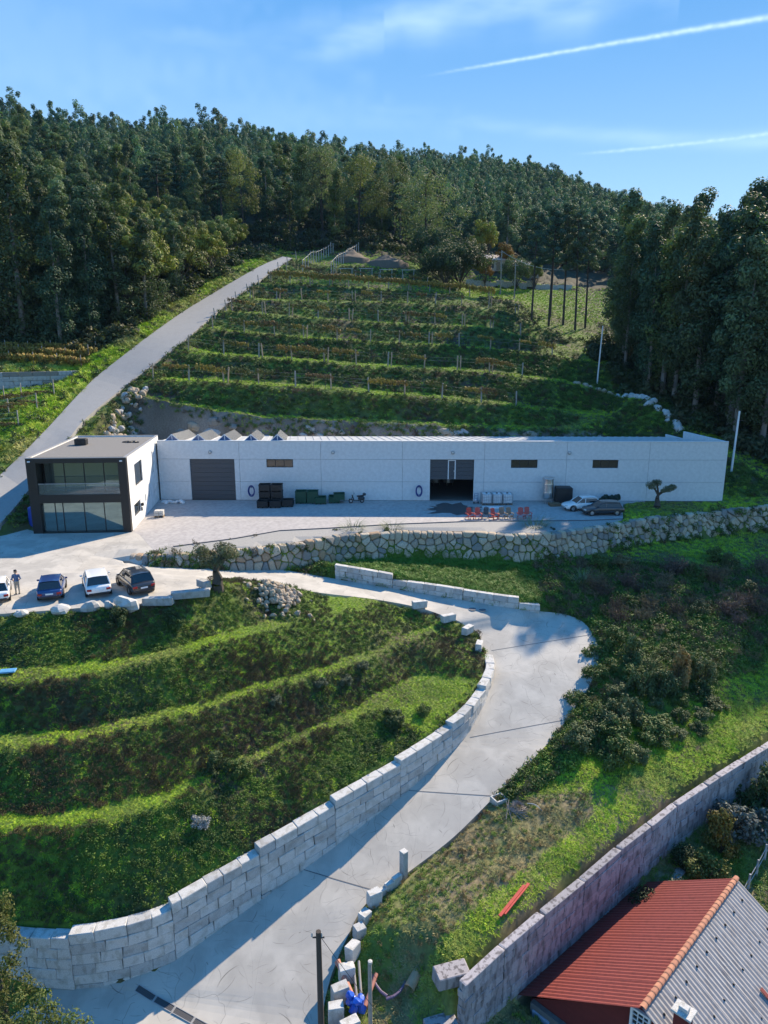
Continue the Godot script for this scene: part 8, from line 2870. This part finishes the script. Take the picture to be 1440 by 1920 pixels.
func materials() -> void:
	var cl := ntex(512, 0.012, grey(0.25, 0.8, 0.75, 1.0), 3, 5)
	var sw := ntex(1024, 0.006, [[0.3, 0.92, 0.92, 0.92], [0.5, 1, 1, 1], [0.7, 0.95, 0.95, 0.95]], 8, 5, FastNoiseLite.TYPE_SIMPLEX_SMOOTH, 40.0)
	var fine := ntex(512, 0.06, grey(0.2, 0.72, 0.8, 1.0), 11, 4)
	M.tex_fine = fine
	M.tex_cloud = cl
	var scuff := scuffs()
	var m := mat("concrete", lin(0.49, 0.455, 0.415), 0.85, sw, 0.09)
	over(m, scuff, 0.085)
	m = mat("yard", lin(0.43, 0.40, 0.385), 0.8, sw, 0.07)
	over(m, cl, 0.25)
	m = mat("hill_road", lin(0.36, 0.355, 0.35), 0.9, sw, 0.11)
	over(m, fine, 0.5)
	m = mat("gravel", lin(0.48, 0.46, 0.43), 0.95, ntex(512, 0.15, grey(0.3, 0.45, 0.7, 1.0), 14, 2, FastNoiseLite.TYPE_CELLULAR), 0.35)
	m = mat("soil", lin(1, 1, 1), 1.0, ntex(512, 0.03, grey(0.2, 0.55, 0.8, 1.0), 15, 5), 0.3)
	m.vertex_color_use_as_albedo = true
	over(m, cl, 0.05)

	m = mat("panel", lin(0.80, 0.80, 0.80), 0.8, ntex(512, 0.02, grey(0.2, 0.9, 0.8, 1.0), 31, 5), 0.2)
	over(m, fine, 1.5)
	mat("white_wall", lin(0.80, 0.80, 0.80), 0.8, cl, 0.15)
	mat("joint", lin(0.12, 0.12, 0.13), 0.9)
	mat("coping", lin(0.70, 0.72, 0.74), 0.45)
	mat("roof_white", lin(0.62, 0.63, 0.64), 0.4, cl, 0.1)
	mat("ribbed", lin(0.27, 0.27, 0.26), 0.5)
	mat("white_metal", lin(0.75, 0.75, 0.76), 0.4)
	mat("grey_metal", lin(0.33, 0.33, 0.34), 0.45)
	mat("dark_metal", lin(0.022, 0.022, 0.024), 0.5)
	mat("door_grey", lin(0.06, 0.065, 0.075), 0.55)
	mat("black_clad", lin(0.012, 0.012, 0.013), 0.45, cl, 0.3)
	mat("inner", lin(0.25, 0.25, 0.24), 0.9)
	mat("dark_floor", lin(0.13, 0.12, 0.11), 0.6)
	mat("lamp_lens", lin(0.55, 0.55, 0.52), 0.2)
	mat("steel", lin(0.62, 0.62, 0.62), 0.28, null, 1.0, 1.0)
	mat("curtain", lin(0.7, 0.7, 0.68), 0.9)
	mat("roof_gravel", lin(0.30, 0.285, 0.27), 0.95, M.gravel.albedo_texture, 0.5)
	m = mat("blue_glass", lin(0.05, 0.10, 0.22), 0.08)
	m = mat("dark_glass", lin(0.02, 0.026, 0.028), 0.05)
	m.metallic_specular = 0.7
	m = mat("front_glass", lin(0.22, 0.30, 0.30), 0.03, null, 1.0, 0.75)
	m = mat("rail_glass", Color(0.6, 0.7, 0.7, 0.12), 0.02)
	m.transparency = BaseMaterial3D.TRANSPARENCY_ALPHA
	m.metallic_specular = 0.7

	var st := ntex(512, 0.03, grey(0.15, 0.55, 0.8, 1.0), 51, 5)
	for a in [["stone_a", 0.66, 0.53, 0.38], ["stone_e", 0.72, 0.61, 0.47], ["stone_b", 0.54, 0.44, 0.33], ["stone_c", 0.56, 0.38, 0.24], ["stone_c2", 0.52, 0.43, 0.34], ["stone_d", 0.34, 0.32, 0.29]]:
		m = mat(a[0], lin(a[1], a[2], a[3]), 0.95, st, 0.5)
		over(m, fine, 0.8)
	var gt := ntex(512, 0.05, grey(0.2, 0.72, 0.7, 1.0), 52, 4)
	for a in [["granite", 0.60, 0.585, 0.56], ["granite_b", 0.47, 0.465, 0.455], ["granite_w", 0.48, 0.44, 0.45], ["granite_v", 0.38, 0.35, 0.36]]:
		m = mat(a[0], lin(a[1], a[2], a[3]), 0.95, gt, 0.6)
		over(m, fine, 1.1)
	var stain := ntex(512, 0.012, [[0.0, 0.66, 0.64, 0.6], [0.34, 0.82, 0.81, 0.78], [0.5, 1, 1, 1], [1.0, 1, 1, 1]], 58, 5)
	for id in ["granite", "granite_b"]:
		M[id].detail_albedo = stain
		M[id].uv2_scale = Vector3(0.35, 0.22, 0.35)
	var streak := ntex(512, 0.02, [[0.0, 0.3, 0.29, 0.29], [0.3, 0.45, 0.44, 0.44], [0.42, 0.92, 0.92, 0.92], [1.0, 1, 1, 1]], 53, 4)
	for id in ["granite_w", "granite_v"]:
		M[id].detail_albedo = streak
		M[id].uv2_scale = Vector3(0.3, 0.07, 0.3)
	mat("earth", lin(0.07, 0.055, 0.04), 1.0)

	leafy("foliage", Color(1, 1, 1), 0.75)
	for a in [["foliage_b", 0.84, 0.82, 0.8], ["foliage_c", 1.0, 0.96, 0.8], ["foliage_d", 0.74, 0.8, 0.84]]: leafy(a[0], Color(a[1], a[2], a[3]), 0.75)
	leafy("herb", Color(1, 1, 1), 0.3)
	m = leafy("autumn", Color(1, 1, 1), 0.5)
	m.albedo_color = Color(1.0, 0.72, 0.55)
	for a in [["bark", 0.09, 0.075, 0.06], ["bark_pale", 0.25, 0.22, 0.19], ["bark_dark", 0.075, 0.06, 0.05]]: mat(a[0], lin(a[1], a[2], a[3]), 0.95, fine, 0.5)

	mat("rubber", lin(0.018, 0.018, 0.02), 0.7)
	mat("alloy", lin(0.45, 0.45, 0.46), 0.3, null, 1.0, 0.8)
	mat("tail", lin(0.32, 0.012, 0.012), 0.2)
	m = mat("car_glass", lin(0.012, 0.014, 0.016), 0.05)
	m.metallic_specular = 0.7
	for a in [["car_white", 0.78, 0.78, 0.78], ["car_blue", 0.016, 0.045, 0.16], ["car_black", 0.018, 0.02, 0.028], ["scooter", 0.02, 0.02, 0.022]]:
		m = mat(a[0], lin(a[1], a[2], a[3]), 0.35)
		m.clearcoat_enabled = true
		m.clearcoat = 1.0
		m.clearcoat_roughness = 0.05
	m = mat("skin", Color(1, 1, 1), 0.7)
	m.vertex_color_use_as_albedo = true
	for a in [["bin_black", 0.015, 0.015, 0.017, 0.5], ["bin_green", 0.012, 0.075, 0.04, 0.5], ["hose_blue", 0.02, 0.05, 0.24, 0.4], ["poly_white", 0.72, 0.73, 0.74, 0.5], ["wood", 0.25, 0.17, 0.10, 0.85], ["net_green", 0.012, 0.03, 0.02, 0.9], ["red_paint", 0.5, 0.05, 0.03, 0.5], ["barrel_blue", 0.02, 0.06, 0.35, 0.4], ["pale_blue", 0.35, 0.45, 0.6, 0.6], ["render_grey", 0.16, 0.16, 0.155, 0.9], ["red_wall", 0.16, 0.022, 0.02, 0.85], ["clay", 0.55, 0.25, 0.15, 0.9], ["clay_b", 0.48, 0.21, 0.13, 0.9], ["clay_pipe", 0.45, 0.30, 0.18, 0.8], ["post_tan", 0.42, 0.32, 0.24, 0.9], ["post_grey", 0.33, 0.31, 0.29, 0.9], ["cable", 0.03, 0.03, 0.03, 0.7], ["pipe_red", 0.5, 0.2, 0.14, 0.6], ["hose_purple", 0.14, 0.10, 0.17, 0.6], ["sack_blue", 0.015, 0.10, 0.55, 0.35], ["tarp_blue", 0.12, 0.35, 0.62, 0.4], ["twig", 0.28, 0.24, 0.22, 0.95], ["far_roof", 0.55, 0.45, 0.42, 0.85], ["earth_light", 0.17, 0.13, 0.095, 1.0]]:
		mat(a[0], lin(a[1], a[2], a[3]), a[4], cl, 0.4)
	m = mat("wet", lin(0.15, 0.13, 0.125), 0.14)
	m.metallic_specular = 0.7
	var dirt := ntex(512, 0.015, [[0.2, 0.7, 0.66, 0.64], [0.5, 1, 1, 1], [0.8, 0.86, 0.84, 0.84]], 61, 5)
	m = mat("roof_red", lin(0.25, 0.046, 0.036), 0.7, dirt, 0.4)
	m = mat("roof_grey", lin(0.30, 0.29, 0.295), 0.75, dirt, 0.2)

func _ready() -> void:
	rng.seed = 7
	var t0 := Time.get_ticks_msec()
	materials()
	build_light()
	plan_roads()
	survey()
	build_ground()
	build_paving()
	warehouse()
	office()
	walls()
	boulders()
	edge_blocks()
	forests()
	vineyard()
	house()
	street_things()
	garden()
	yard_things()
	ground_cover()
	shrubs()
	print("ms ", Time.get_ticks_msec() - t0)
